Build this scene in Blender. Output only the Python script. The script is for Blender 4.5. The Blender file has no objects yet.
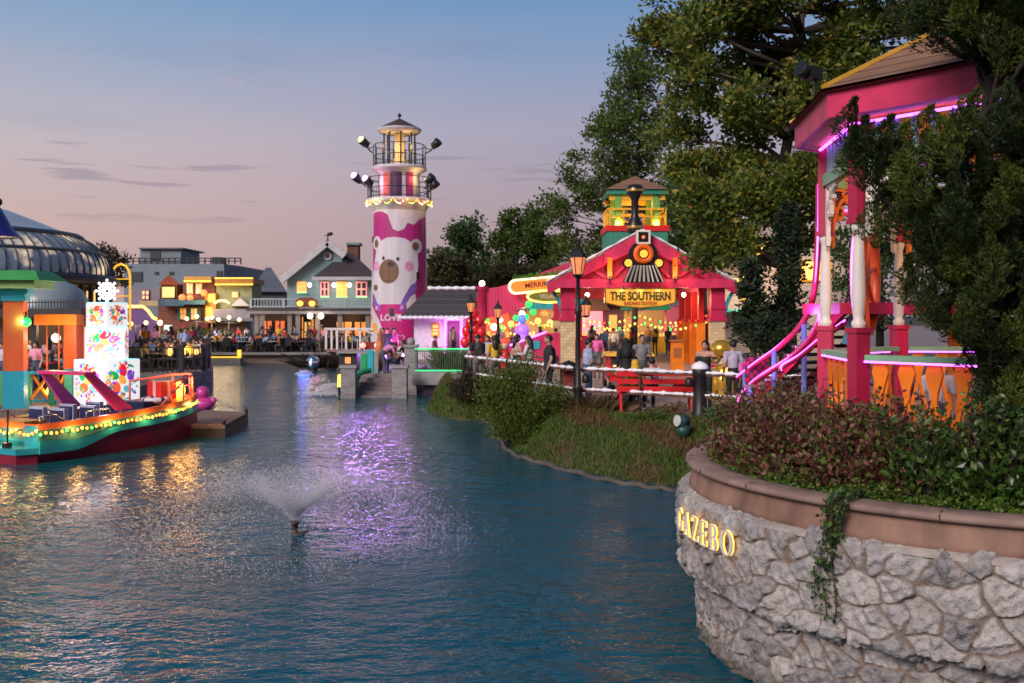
import bpy, bmesh, math, random
import numpy as np
from mathutils import Vector, Matrix

random.seed(7)
rng = np.random.default_rng(7)
S = bpy.context.scene
COL = S.collection
R = math.radians
PI = math.pi

# ------------------------------------------------------------------ camera, sky, sun, exposure
CAM_Z = 3.2                       # metres above the water
HOR = 315.0                       # picture row of the horizon
FPX = 1000.0
cd = bpy.data.cameras.new('camera')
cam = bpy.data.objects.new('camera', cd); COL.objects.link(cam)
cam.location = (0, 0, CAM_Z); cam.rotation_euler = (R(90), 0, 0)
cd.sensor_width = 36.0; cd.lens = 36.0 * FPX / 1024.0
cd.shift_y = -(341.5 - HOR) / 1024.0
cd.clip_start = 0.1; cd.clip_end = 4000
cd.dof.use_dof = True; cd.dof.focus_distance = 13.0; cd.dof.aperture_fstop = 2.6
S.camera = cam

W = bpy.data.worlds.new('World'); S.world = W; W.use_nodes = True
nt = W.node_tree; nt.nodes.clear()
def wn(t, **kw):
    n = nt.nodes.new(t)
    for k, v in kw.items(): setattr(n, k, v)
    return n
def wl(a, b): nt.links.new(a, b)
def ramp(n, stops):
    e = n.color_ramp.elements
    while len(e) > 1: e.remove(e[-1])
    e[0].position = stops[0][0]; e[0].color = (*stops[0][1], 1)
    for p, c in stops[1:]:
        x = e.new(p); x.color = (*c, 1)
def lin(r, g, b):
    f = lambda v: (v/255/12.92) if v/255 <= 0.04045 else ((v/255+0.055)/1.055)**2.4
    return (f(r), f(g), f(b))
out = wn('ShaderNodeOutputWorld'); bg = wn('ShaderNodeBackground')
wl(bg.outputs[0], out.inputs[0])
sky = wn('ShaderNodeTexSky'); sky.sky_type = 'NISHITA'; sky.sun_disc = False
SUN_EL, SUN_AZ = 30.0, 215.0      # soft afterglow, from the left and behind the camera
sky.sun_elevation = R(3.0); sky.sun_rotation = R(SUN_AZ)
tc = wn('ShaderNodeTexCoord'); sep = wn('ShaderNodeSeparateXYZ'); wl(tc.outputs['Generated'], sep.inputs[0])
rl = wn('ShaderNodeValToRGB'); rr = wn('ShaderNodeValToRGB')
ramp(rl, [(0.0, lin(196,160,158)), (0.09, lin(204,176,174)), (0.16, lin(197,184,192)), (0.23, lin(160,173,198)), (0.30, lin(124,160,198)), (0.40, lin(92,132,174)), (0.6, lin(70,104,148)), (1.0, lin(64,92,138))])
ramp(rr, [(0.0, lin(160,140,150)), (0.10, lin(172,153,165)), (0.18, lin(168,162,184)), (0.25, lin(136,156,192)), (0.31, lin(106,146,192)), (0.40, lin(84,122,168)), (0.6, lin(66,96,140)), (1.0, lin(60,84,128))])
wl(sep.outputs['Z'], rl.inputs[0]); wl(sep.outputs['Z'], rr.inputs[0])
mr = wn('ShaderNodeMapRange'); mr.interpolation_type = 'SMOOTHSTEP'
mr.inputs['From Min'].default_value = -0.52; mr.inputs['From Max'].default_value = 0.1
wl(sep.outputs['X'], mr.inputs['Value'])
mx = wn('ShaderNodeMixRGB'); wl(mr.outputs[0], mx.inputs[0]); wl(rl.outputs[0], mx.inputs[1]); wl(rr.outputs[0], mx.inputs[2])
# small dusk clouds: long soft pink streaks and a few grey lens shapes, as noise on the sky's own direction
def cloud(scale, sx, sz, thr, col, prev, amount, band=None, rot=0.0, off=(0,0,0)):
    mp = wn('ShaderNodeMapping'); mp.inputs['Scale'].default_value = (sx, sx, sz); mp.inputs['Rotation'].default_value = (0, rot, 0); mp.inputs['Location'].default_value = off
    wl(tc.outputs['Generated'], mp.inputs[0])
    nz = wn('ShaderNodeTexNoise'); nz.inputs['Scale'].default_value = scale; nz.inputs['Detail'].default_value = 5
    wl(mp.outputs[0], nz.inputs['Vector'])
    m = wn('ShaderNodeMapRange'); m.interpolation_type = 'SMOOTHSTEP'; m.inputs['From Min'].default_value = thr[0]; m.inputs['From Max'].default_value = thr[1]; m.inputs['To Max'].default_value = amount
    wl(nz.outputs['Fac'], m.inputs['Value'])
    fac = m.outputs[0]
    if band:
        b1 = wn('ShaderNodeMapRange'); b1.interpolation_type = 'SMOOTHSTEP'; b1.inputs['From Min'].default_value = band[0]; b1.inputs['From Max'].default_value = band[1]
        b2 = wn('ShaderNodeMapRange'); b2.interpolation_type = 'SMOOTHSTEP'; b2.inputs['From Min'].default_value = band[2]; b2.inputs['From Max'].default_value = band[3]; b2.inputs['To Min'].default_value = 1; b2.inputs['To Max'].default_value = 0
        wl(sep.outputs['Z'], b1.inputs['Value']); wl(sep.outputs['Z'], b2.inputs['Value'])
        for b in (b1, b2):
            q = wn('ShaderNodeMath', operation='MULTIPLY'); wl(fac, q.inputs[0]); wl(b.outputs[0], q.inputs[1]); fac = q.outputs[0]
    x = wn('ShaderNodeMixRGB'); wl(fac, x.inputs[0]); wl(prev, x.inputs[1]); x.inputs[2].default_value = (*col, 1)
    return x.outputs[0]
c = mx.outputs[0]
c = cloud(2.2, 1.0, 4.0, (0.5, 0.75), lin(206,172,180), c, 0.28, band=(0.05,0.12,0.2,0.30), rot=0.35, off=(.3,0,.2))
c = cloud(3.2, 1.0, 5.0, (0.52, 0.8), lin(98,128,166), c, 0.3, band=(0.12,0.22,0.5,0.9), rot=-0.3)
c = cloud(8.0, 1.0, 13.0, (0.60, 0.68), lin(140,130,150), c, 0.5, band=(0.08,0.10,0.15,0.18), off=(0.55,0,0.17))
c = cloud(9.0, 1.0, 4.0, (0.66, 0.74), lin(214,176,182), c, 0.7, band=(0.2,0.23,0.3,0.33), off=(0.1,0.3,0.0))
nm = wn('ShaderNodeMixRGB', blend_type='MIX'); nm.inputs[0].default_value = 0.08
sc_ = wn('ShaderNodeMixRGB', blend_type='MULTIPLY'); sc_.inputs[0].default_value = 1; sc_.inputs[2].default_value = (0.12, 0.12, 0.12, 1)
wl(sky.outputs[0], sc_.inputs[1]); wl(c, nm.inputs[1]); wl(sc_.outputs[0], nm.inputs[2])
wl(nm.outputs[0], bg.inputs[0]); bg.inputs[1].default_value = 0.62

sd = bpy.data.lights.new('sun', 'SUN'); sd.energy = 2.15; sd.angle = R(28); sd.color = (1.0, 0.86, 0.8)
sun = bpy.data.objects.new('sun', sd); COL.objects.link(sun)
_az, _el = R(SUN_AZ), R(SUN_EL)   # direction TOWARDS the sun
_d = Vector((math.sin(_az)*math.cos(_el), math.cos(_az)*math.cos(_el), math.sin(_el)))
sun.rotation_euler = _d.to_track_quat('Z', 'Y').to_euler()

S.view_settings.view_transform = 'Standard'; S.view_settings.look = 'None'
S.view_settings.gamma = 1.0; S.view_settings.exposure = 0.78; S.view_settings.use_curve_mapping = False
S.render.engine = 'CYCLES'
cy = S.cycles
cy.use_denoising = True; cy.max_bounces = 6; cy.diffuse_bounces = 2; cy.glossy_bounces = 3; cy.transmission_bounces = 4; cy.transparent_max_bounces = 6
cy.sample_clamp_indirect = 3.0; cy.sample_clamp_direct = 0.0; cy.caustics_reflective = False; cy.caustics_refractive = False
cy.use_adaptive_sampling = True; cy.adaptive_threshold = 0.015

# ------------------------------------------------------------------ placing by distance
def P(px, py, D):                 # a point D metres ahead that the photograph shows at (px, py)
    return Vector(((px-512)/FPX*D, D, CAM_Z-(py-HOR)/FPX*D))
def GX(px, D): return (px-512)/FPX*D
def GZ(py, D): return CAM_Z-(py-HOR)/FPX*D

# ------------------------------------------------------------------ materials
MATS = {}
def _new(name):
    m = bpy.data.materials.new(name); m.use_nodes = True
    t = m.node_tree; t.nodes.clear()
    o = t.nodes.new('ShaderNodeOutputMaterial'); b = t.nodes.new('ShaderNodeBsdfPrincipled')
    t.links.new(b.outputs[0], o.inputs[0]); MATS[name] = m
    return m, t, b
def pm(name, col, rough=0.55, var=0.18, scale=6.0, bump=0.08, metal=0.0, spec=0.4, streak=None, coat=0.0):
    """painted / plain surface: base colour broken up by two noises, light grime, fine bump"""
    if name in MATS: return MATS[name]
    m, t, b = _new(name)
    N = t.nodes.new; L = t.links.new
    tcn = N('ShaderNodeTexCoord'); mp = N('ShaderNodeMapping'); L(tcn.outputs['Object'], mp.inputs[0])
    if streak: mp.inputs['Scale'].default_value = streak
    n1 = N('ShaderNodeTexNoise'); n1.inputs['Scale'].default_value = scale; n1.inputs['Detail'].default_value = 4; L(mp.outputs[0], n1.inputs['Vector'])
    n2 = N('ShaderNodeTexNoise'); n2.inputs['Scale'].default_value = scale*0.23; n2.inputs['Detail'].default_value = 2; L(mp.outputs[0], n2.inputs['Vector'])
    ad = N('ShaderNodeMath'); ad.operation = 'ADD'; L(n1.outputs['Fac'], ad.inputs[0]); L(n2.outputs['Fac'], ad.inputs[1])
    r_ = N('ShaderNodeMapRange'); r_.inputs['From Min'].default_value = 0.7; r_.inputs['From Max'].default_value = 1.3
    r_.inputs['To Min'].default_value = 1-var; r_.inputs['To Max'].default_value = 1+var*0.7
    L(ad.outputs[0], r_.inputs['Value'])
    mu = N('ShaderNodeMixRGB'); mu.blend_type = 'MULTIPLY'; mu.inputs[0].default_value = 1; mu.inputs[1].default_value = (*col, 1)
    L(r_.outputs[0], mu.inputs[2]); L(mu.outputs[0], b.inputs['Base Color'])
    b.inputs['Roughness'].default_value = rough; b.inputs['Metallic'].default_value = metal; b.inputs['Specular IOR Level'].default_value = spec
    b.inputs['Coat Weight'].default_value = coat
    if bump:
        n3 = N('ShaderNodeTexNoise'); n3.inputs['Scale'].default_value = scale*4; L(mp.outputs[0], n3.inputs['Vector'])
        bp = N('ShaderNodeBump'); bp.inputs['Strength'].default_value = bump; bp.inputs['Distance'].default_value = 0.02
        L(n3.outputs['Fac'], bp.inputs['Height']); L(bp.outputs[0], b.inputs['Normal'])
    return m
def em(name, col, strength, base=None):
    if name in MATS: return MATS[name]
    m, t, b = _new(name)
    b.inputs['Base Color'].default_value = (*(base or col), 1); b.inputs['Emission Color'].default_value = (*col, 1)
    b.inputs['Emission Strength'].default_value = strength*0.7; b.inputs['Roughness'].default_value = 0.4
    return m
def board(name, col, pitch, axis='Z', rough=0.55, var=0.15, depth=0.5, gap=0.08, dark=0.45):
    """boards / siding / planks: grooves every `pitch` metres along one axis (object space), each board its own tone"""
    if name in MATS: return MATS[name]
    m, t, b = _new(name); N = t.nodes.new; L = t.links.new
    tcn = N('ShaderNodeTexCoord'); sp = N('ShaderNodeSeparateXYZ'); L(tcn.outputs['Object'], sp.inputs[0])
    src = sp.outputs[axis] if axis != 'XY' else None
    if src is None:
        a = N('ShaderNodeMath'); a.operation = 'ADD'; L(sp.outputs['X'], a.inputs[0]); L(sp.outputs['Y'], a.inputs[1]); src = a.outputs[0]
    dv = N('ShaderNodeMath'); dv.operation = 'DIVIDE'; L(src, dv.inputs[0]); dv.inputs[1].default_value = pitch
    fr = N('ShaderNodeMath'); fr.operation = 'FRACT'; L(dv.outputs[0], fr.inputs[0])
    fl = N('ShaderNodeMath'); fl.operation = 'FLOOR'; L(dv.outputs[0], fl.inputs[0])
    wn_ = N('ShaderNodeTexWhiteNoise'); wn_.noise_dimensions = '1D'; L(fl.outputs[0], wn_.inputs['W'])
    n1 = N('ShaderNodeTexNoise'); n1.inputs['Scale'].default_value = 5; n1.inputs['Detail'].default_value = 4; L(tcn.outputs['Object'], n1.inputs['Vector'])
    ad = N('ShaderNodeMath'); ad.operation = 'ADD'; L(wn_.outputs['Value'], ad.inputs[0]); L(n1.outputs['Fac'], ad.inputs[1])
    r_ = N('ShaderNodeMapRange'); r_.inputs['From Min'].default_value = 0.2; r_.inputs['From Max'].default_value = 1.7
    r_.inputs['To Min'].default_value = 1-var; r_.inputs['To Max'].default_value = 1+var; L(ad.outputs[0], r_.inputs['Value'])
    g = N('ShaderNodeMath'); g.operation = 'LESS_THAN'; L(fr.outputs[0], g.inputs[0]); g.inputs[1].default_value = gap
    mu = N('ShaderNodeMixRGB'); mu.blend_type = 'MULTIPLY'; mu.inputs[0].default_value = 1; mu.inputs[1].default_value = (*col, 1); L(r_.outputs[0], mu.inputs[2])
    m2 = N('ShaderNodeMixRGB'); L(g.outputs[0], m2.inputs[0]); L(mu.outputs[0], m2.inputs[1]); m2.inputs[2].default_value = (*[c_*dark for c_ in col], 1)
    L(m2.outputs[0], b.inputs['Base Color']); b.inputs['Roughness'].default_value = rough
    bp = N('ShaderNodeBump'); bp.inputs['Strength'].default_value = depth; bp.inputs['Distance'].default_value = 0.02
    L(fr.outputs[0], bp.inputs['Height']); L(bp.outputs[0], b.inputs['Normal'])
    return m
def brick(name, col, mortar, scale, rough=0.8, w=0.5, h=0.25, bump=0.5):
    if name in MATS: return MATS[name]
    m, t, b = _new(name); N = t.nodes.new; L = t.links.new
    tcn = N('ShaderNodeTexCoord'); sp = N('ShaderNodeSeparateXYZ'); L(tcn.outputs['Object'], sp.inputs[0])
    a = N('ShaderNodeMath'); a.operation = 'ADD'; L(sp.outputs['X'], a.inputs[0]); L(sp.outputs['Y'], a.inputs[1])
    cb = N('ShaderNodeCombineXYZ'); L(a.outputs[0], cb.inputs[0]); L(sp.outputs['Z'], cb.inputs[1])
    bt = N('ShaderNodeTexBrick'); L(cb.outputs[0], bt.inputs['Vector'])
    bt.inputs['Color1'].default_value = (*[c_*0.8 for c_ in col], 1); bt.inputs['Color2'].default_value = (*[min(1, c_*1.2) for c_ in col], 1); bt.inputs['Mortar'].default_value = (*mortar, 1)
    bt.inputs['Scale'].default_value = scale; bt.inputs['Brick Width'].default_value = w; bt.inputs['Row Height'].default_value = h; bt.inputs['Mortar Size'].default_value = 0.02
    L(bt.outputs['Color'], b.inputs['Base Color']); b.inputs['Roughness'].default_value = rough
    bp = N('ShaderNodeBump'); bp.inputs['Strength'].default_value = bump; bp.inputs['Distance'].default_value = 0.02; bp.invert = True
    L(bt.outputs['Fac'], bp.inputs['Height']); L(bp.outputs[0], b.inputs['Normal'])
    return m
def leafmat(name, stops, trans=0.3, rough=0.5, spec=0.3):
    """leaves: each leaf (mesh island) draws its own tone from the ramp"""
    if name in MATS: return MATS[name]
    m, t, b = _new(name); N = t.nodes.new; L = t.links.new
    g = N('ShaderNodeNewGeometry'); r_ = N('ShaderNodeValToRGB'); ramp(r_, stops); L(g.outputs['Random Per Island'], r_.inputs[0])
    L(r_.outputs[0], b.inputs['Base Color']); b.inputs['Roughness'].default_value = rough; b.inputs['Specular IOR Level'].default_value = spec
    tr = N('ShaderNodeBsdfTranslucent'); L(r_.outputs[0], tr.inputs[0])
    ms = N('ShaderNodeMixShader'); ms.inputs[0].default_value = trans; L(b.outputs[0], ms.inputs[1]); L(tr.outputs[0], ms.inputs[2])
    o = [n for n in t.nodes if n.type == 'OUTPUT_MATERIAL'][0]; L(ms.outputs[0], o.inputs[0])
    return m
def objcol(name, rough=0.8, var=0.2):
    """cloth whose colour is the object's own colour"""
    if name in MATS: return MATS[name]
    m, t, b = _new(name); N = t.nodes.new; L = t.links.new
    oi = N('ShaderNodeObjectInfo'); tcn = N('ShaderNodeTexCoord'); n1 = N('ShaderNodeTexNoise'); n1.inputs['Scale'].default_value = 9; L(tcn.outputs['Object'], n1.inputs['Vector'])
    r_ = N('ShaderNodeMapRange'); r_.inputs['To Min'].default_value = 1-var; r_.inputs['To Max'].default_value = 1+var; L(n1.outputs['Fac'], r_.inputs['Value'])
    mu = N('ShaderNodeMixRGB'); mu.blend_type = 'MULTIPLY'; mu.inputs[0].default_value = 1; L(oi.outputs['Color'], mu.inputs[1]); L(r_.outputs[0], mu.inputs[2])
    L(mu.outputs[0], b.inputs['Base Color']); b.inputs['Roughness'].default_value = rough
    return m
def randcol(name, stops, rough=0.8):
    if name in MATS: return MATS[name]
    m, t, b = _new(name); N = t.nodes.new; L = t.links.new
    oi = N('ShaderNodeObjectInfo'); r_ = N('ShaderNodeValToRGB'); ramp(r_, stops); r_.color_ramp.interpolation = 'CONSTANT'; L(oi.outputs['Random'], r_.inputs[0])
    L(r_.outputs[0], b.inputs['Base Color']); b.inputs['Roughness'].default_value = rough
    return m
def glass(name, col=(0.03,0.04,0.05), rough=0.06):
    if name in MATS: return MATS[name]
    m, t, b = _new(name); b.inputs['Base Color'].default_value = (*col, 1); b.inputs['Roughness'].default_value = rough; b.inputs['Specular IOR Level'].default_value = 0.8
    return m

# ------------------------------------------------------------------ mesh builder
WL = {}                           # world location of each parent made here
class MB:
    def __init__(s): s.v = []; s.f = []; s.mi = []; s.sm = []; s.cur = 0; s.smooth = False
    def mat(s, i): s.cur = i; return s
    def add(s, vs, fs, smooth=None):
        o = len(s.v); s.v.extend([tuple(v) for v in vs])
        sm = s.smooth if smooth is None else smooth
        for f in fs: s.f.append(tuple(i+o for i in f)); s.mi.append(s.cur); s.sm.append(sm)
        return s
    def box(s, c, d, rz=0.0, M=None, taper=1.0):
        x, y, z = d[0]/2, d[1]/2, d[2]/2
        vs = [Vector((sx*x*(taper if k else 1), sy*y*(taper if k else 1), (z if k else -z))) for k in (0,1) for sx, sy in ((-1,-1),(1,-1),(1,1),(-1,1))]
        m = Matrix.Translation(Vector(c)) @ (M.to_4x4() if M else Matrix.Rotation(rz, 4, 'Z'))
        return s.add([m @ v for v in vs], [(3,2,1,0),(4,5,6,7),(0,1,5,4),(1,2,6,5),(2,3,7,6),(3,0,4,7)], False)
    def span(s, x0, x1, y0, y1, z0, z1): return s.box(((x0+x1)/2,(y0+y1)/2,(z0+z1)/2), (abs(x1-x0),abs(y1-y0),abs(z1-z0)))
    def bar(s, p, q, w, h=None, up=(0,0,1)):
        p, q = Vector(p), Vector(q); h = h or w
        d = (q-p); L = d.length
        if L < 1e-6: return s
        d.normalize(); u = Vector(up)
        if abs(d.dot(u)) > 0.98: u = Vector((0,1,0))
        a = d.cross(u).normalized(); b = a.cross(d)
        M = Matrix((a, d, b)).transposed()
        return s.box((p+q)/2, (w, L, h), M=M)
    def tube(s, pts, r, n=8, caps=True, closed=False, smooth=True):
        pts = [Vector(p) for p in pts]; k = len(pts)
        rs = r if isinstance(r, (list, tuple)) else [r]*k
        vs = []; prev = None
        for i, p in enumerate(pts):
            a = pts[(i-1) % k] if (i or closed) else p; b = pts[(i+1) % k] if (i < k-1 or closed) else p
            d = (b-a); d = d.normalized() if d.length > 1e-9 else Vector((0,0,1))
            if prev is None:
                u = Vector((0,0,1)) if abs(d.z) < 0.9 else Vector((1,0,0))
                u = (u - d*u.dot(d)).normalized()
            else:
                u = prev - d*prev.dot(d); u = u.normalized() if u.length > 1e-6 else prev
            prev = u; w = d.cross(u)
            for j in range(n):
                t = 2*PI*j/n; vs.append(p + (u*math.cos(t)+w*math.sin(t))*rs[i])
        fs = []
        for i in range(k if closed else k-1):
            i2 = (i+1) % k
            for j in range(n): fs.append((i*n+j, i*n+(j+1)%n, i2*n+(j+1)%n, i2*n+j))
        s.add(vs, fs, smooth)
        if caps and not closed:
            o = len(s.v)-len(vs)
            for fc in (tuple(o+j for j in reversed(range(n))), tuple(o+(k-1)*n+j for j in range(n))):
                s.f.append(fc); s.mi.append(s.cur); s.sm.append(False)
        return s
    def lathe(s, prof, c=(0,0,0), n=16, a0=0.0, a1=2*PI, smooth=True, sx=1.0, sy=1.0):
        full = abs(a1-a0-2*PI) < 1e-6; m = n if full else n+1
        vs = [(c[0]+r*math.cos(a0+(a1-a0)*j/n)*sx, c[1]+r*math.sin(a0+(a1-a0)*j/n)*sy, c[2]+z) for r, z in prof for j in range(m)]
        fs = []
        for i in range(len(prof)-1):
            for j in range(n):
                j2 = (j+1) % m if full else j+1
                fs.append((i*m+j, i*m+j2, (i+1)*m+j2, (i+1)*m+j))
        return s.add(vs, fs, smooth)
    def ball(s, c, r, n=10, m=6, smooth=True, M=None):
        rx, ry, rz = r if isinstance(r, (tuple, list)) else (r, r, r)
        vs = [(0,0,-1)]; 
        for i in range(1, m):
            t = -PI/2+PI*i/m
            for j in range(n): vs.append((math.cos(t)*math.cos(2*PI*j/n), math.cos(t)*math.sin(2*PI*j/n), math.sin(t)))
        vs.append((0,0,1)); fs = []
        for j in range(n): fs.append((0, 1+(j+1)%n, 1+j))
        for i in range(m-2):
            for j in range(n): fs.append((1+i*n+j, 1+i*n+(j+1)%n, 1+(i+1)*n+(j+1)%n, 1+(i+1)*n+j))
        e = len(vs)-1; o = 1+(m-2)*n
        for j in range(n): fs.append((e, o+j, o+(j+1)%n))
        C = Vector(c)
        ps = [Vector((x*rx, y*ry, z*rz)) for x, y, z in vs]
        if M: ps = [M @ p for p in ps]
        return s.add([C+p for p in ps], fs, smooth)
    def prism(s, poly, o, u, w, th, smooth=False):
        """2D polygon in the plane (u, w) at o, thickness th along u x w, centred"""
        o, u, w = Vector(o), Vector(u), Vector(w); nrm = u.cross(w).normalized()
        k = len(poly)
        a = [o+u*x+w*y+nrm*th/2 for x, y in poly]; b = [o+u*x+w*y-nrm*th/2 for x, y in poly]
        fs = [tuple(range(k)), tuple(range(2*k-1, k-1, -1))] + [(i, i+k, (i+1)%k+k, (i+1)%k) for i in range(k)]
        return s.add(a+b, fs, smooth)
    def slab(s, poly, z0, z1):
        k = len(poly); vs = [(x,y,z1) for x, y in poly]+[(x,y,z0) for x, y in poly]
        ar = sum(poly[i][0]*poly[(i+1)%k][1]-poly[(i+1)%k][0]*poly[i][1] for i in range(k))
        top = tuple(range(k)) if ar > 0 else tuple(range(k-1,-1,-1))
        return s.add(vs, [top]+[((i+1)%k, i, i+k, (i+1)%k+k) if ar > 0 else (i, (i+1)%k, (i+1)%k+k, i+k) for i in range(k)], False)
    def poly(s, pts): return s.add(pts, [tuple(range(len(pts)))], False)
    def text(s, txt, o, u, w, size, depth=0.01, sx=1.0, bold=0.0, align='CENTER'):
        o, u, w = Vector(o), Vector(u).normalized(), Vector(w).normalized(); nr = u.cross(w)
        vs, fs = text_mesh(txt, size, depth, bold, align)
        return s.add([o+u*v.x*sx+w*v.y+nr*v.z for v in vs], fs, False)
    def build(s, name, mats, parent=None, local=False):
        me = bpy.data.meshes.new(name)
        off = Vector((0,0,0))
        if parent is not None and not local: off = WL.get(parent, Vector((0,0,0)))
        me.from_pydata([(a-off.x, b-off.y, c_-off.z) for a, b, c_ in s.v], [], s.f)
        ml = mats if isinstance(mats, (list, tuple)) else [mats]
        for m in ml: me.materials.append(m)
        me.polygons.foreach_set('material_index', s.mi); me.polygons.foreach_set('use_smooth', s.sm)
        me.update()
        o = bpy.data.objects.new(name, me); COL.objects.link(o)
        if parent is not None: o.parent = parent; WL[o] = off
        return o
    def thing(s, name, mats, label, cat, group=None, loc=None):
        """a top-level thing that is one mesh: origin at the middle of its base"""
        a = np.array(s.v)
        if loc is None: loc = ((a[:,0].min()+a[:,0].max())/2, (a[:,1].min()+a[:,1].max())/2, a[:,2].min())
        loc = Vector(loc)
        s.v = [(x-loc.x, y-loc.y, z-loc.z) for x, y, z in s.v]
        o = s.build(name, mats); o.location = loc; WL[o] = loc
        return tag(o, label, cat, group)
    def struct(s, name, mats):
        o = s.build(name, mats); o['kind'] = 'structure'; return o
_tc = {}
def text_mesh(txt, size, depth, bold, align):
    k = (txt, size, depth, bold, align)
    if k in _tc: return _tc[k]
    cu = bpy.data.curves.new('lettering', 'FONT'); cu.body = txt; cu.size = size; cu.extrude = depth/2; cu.offset = bold; cu.align_x = align; cu.align_y = 'CENTER'; cu.resolution_u = 3
    ob = bpy.data.objects.new('lettering', cu); COL.objects.link(ob)
    dg = bpy.context.evaluated_depsgraph_get(); dg.update()
    me = bpy.data.meshes.new_from_object(ob.evaluated_get(dg))
    r_ = ([v.co.copy() for v in me.vertices], [tuple(p.vertices) for p in me.polygons])
    bpy.data.objects.remove(ob); bpy.data.curves.remove(cu); bpy.data.meshes.remove(me)
    _tc[k] = r_
    return r_
def tag(o, label, cat, group=None):
    o['label'] = label; o['category'] = cat
    if group: o['group'] = group
    return o
def thing(name, label, cat, loc=(0,0,0), group=None, rz=0.0):
    o = bpy.data.objects.new(name, None); COL.objects.link(o); o.empty_display_size = 0.2
    o.location = loc; o.rotation_euler.z = rz; WL[o] = Vector(loc)
    return tag(o, label, cat, group)
def stuff(o): o['kind'] = 'stuff'; return o
def copy_part(ch, parent):
    c_ = ch.copy(); COL.objects.link(c_); c_.parent = parent
    for g in ch.children: copy_part(g, c_)
    return c_
def dup(root, loc, rz=0.0, label=None, group=None, scale=None, color=None):
    r_ = root.copy(); COL.objects.link(r_); r_.location = loc; r_.rotation_euler.z = rz; WL[r_] = Vector(loc)
    if label: r_['label'] = label
    if group: r_['group'] = group
    if scale: r_.scale = (scale,)*3 if isinstance(scale, (int, float)) else scale
    for ch in list(root.children): copy_part(ch, r_)
    if color: paint(r_, color)
    return r_
def paint(o, color):
    o.color = (*color, 1)
    for ch in o.children: paint(ch, color)
def lamp(name, loc, power, col, parent=None, r=0.08, spot=None, target=None):
    l = bpy.data.lights.new(name, 'SPOT' if spot else 'POINT'); l.energy = power; l.color = col; l.shadow_soft_size = r
    if spot: l.spot_size = R(spot); l.spot_blend = 0.6
    o = bpy.data.objects.new(name, l); COL.objects.link(o)
    loc = Vector(loc)
    if target is not None: o.rotation_euler = (loc-Vector(target)).to_track_quat('Z', 'Y').to_euler()
    if parent is not None: o.parent = parent; o.location = loc-WL.get(parent, Vector((0,0,0)))
    else: o.location = loc
    return o

def cards(centers, dirs, size, aspect=0.55, jitter=0.35, fold=0.25):
    """many leaf-sized faces (numpy): diamond leaves at centres, roughly along dirs; returns verts, quads"""
    n = len(centers)
    d = dirs + rng.normal(0, jitter, (n,3)); d /= np.linalg.norm(d, axis=1, keepdims=True)+1e-9
    r_ = rng.normal(0, 1, (n,3)); a = np.cross(d, r_); a /= np.linalg.norm(a, axis=1, keepdims=True)+1e-9
    nn = np.cross(a, d)
    sz = size*rng.uniform(0.65, 1.3, (n,1)) if np.isscalar(size) else np.asarray(size).reshape(n,1)*rng.uniform(0.7,1.25,(n,1))
    p0 = centers - d*sz*0.5; p2 = centers + d*sz*0.5
    p1 = centers + a*sz*aspect*0.5 + nn*sz*fold*0.3; p3 = centers - a*sz*aspect*0.5 + nn*sz*fold*0.3
    v = np.stack([p0,p1,p2,p3], 1).reshape(-1,3)
    f = np.arange(4*n).reshape(n,4)
    return v, f
def npmesh(name, v, f, mats, parent=None, mi=None, smooth=False):
    v = np.asarray(v, dtype=np.float32)
    off = WL.get(parent, Vector((0,0,0))) if parent is not None else Vector((0,0,0))
    v = v - np.array(off, dtype=np.float32)
    f = np.asarray(f, dtype=np.int32); k = f.shape[1]
    me = bpy.data.meshes.new(name)
    me.vertices.add(len(v)); me.vertices.foreach_set('co', v.ravel())
    me.loops.add(f.size); me.loops.foreach_set('vertex_index', f.ravel())
    me.polygons.add(len(f)); me.polygons.foreach_set('loop_start', np.arange(0, f.size, k, dtype=np.int32))
    try: me.polygons.foreach_set('loop_total', np.full(len(f), k, dtype=np.int32))
    except Exception: pass
    for m in (mats if isinstance(mats, (list,tuple)) else [mats]): me.materials.append(m)
    if mi is not None: me.polygons.foreach_set('material_index', np.asarray(mi, dtype=np.int32))
    me.polygons.foreach_set('use_smooth', np.full(len(f), smooth))
    me.update(calc_edges=True); me.validate()
    o = bpy.data.objects.new(name, me); COL.objects.link(o)
    if parent is not None: o.parent = parent; WL[o] = off
    return o
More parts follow.
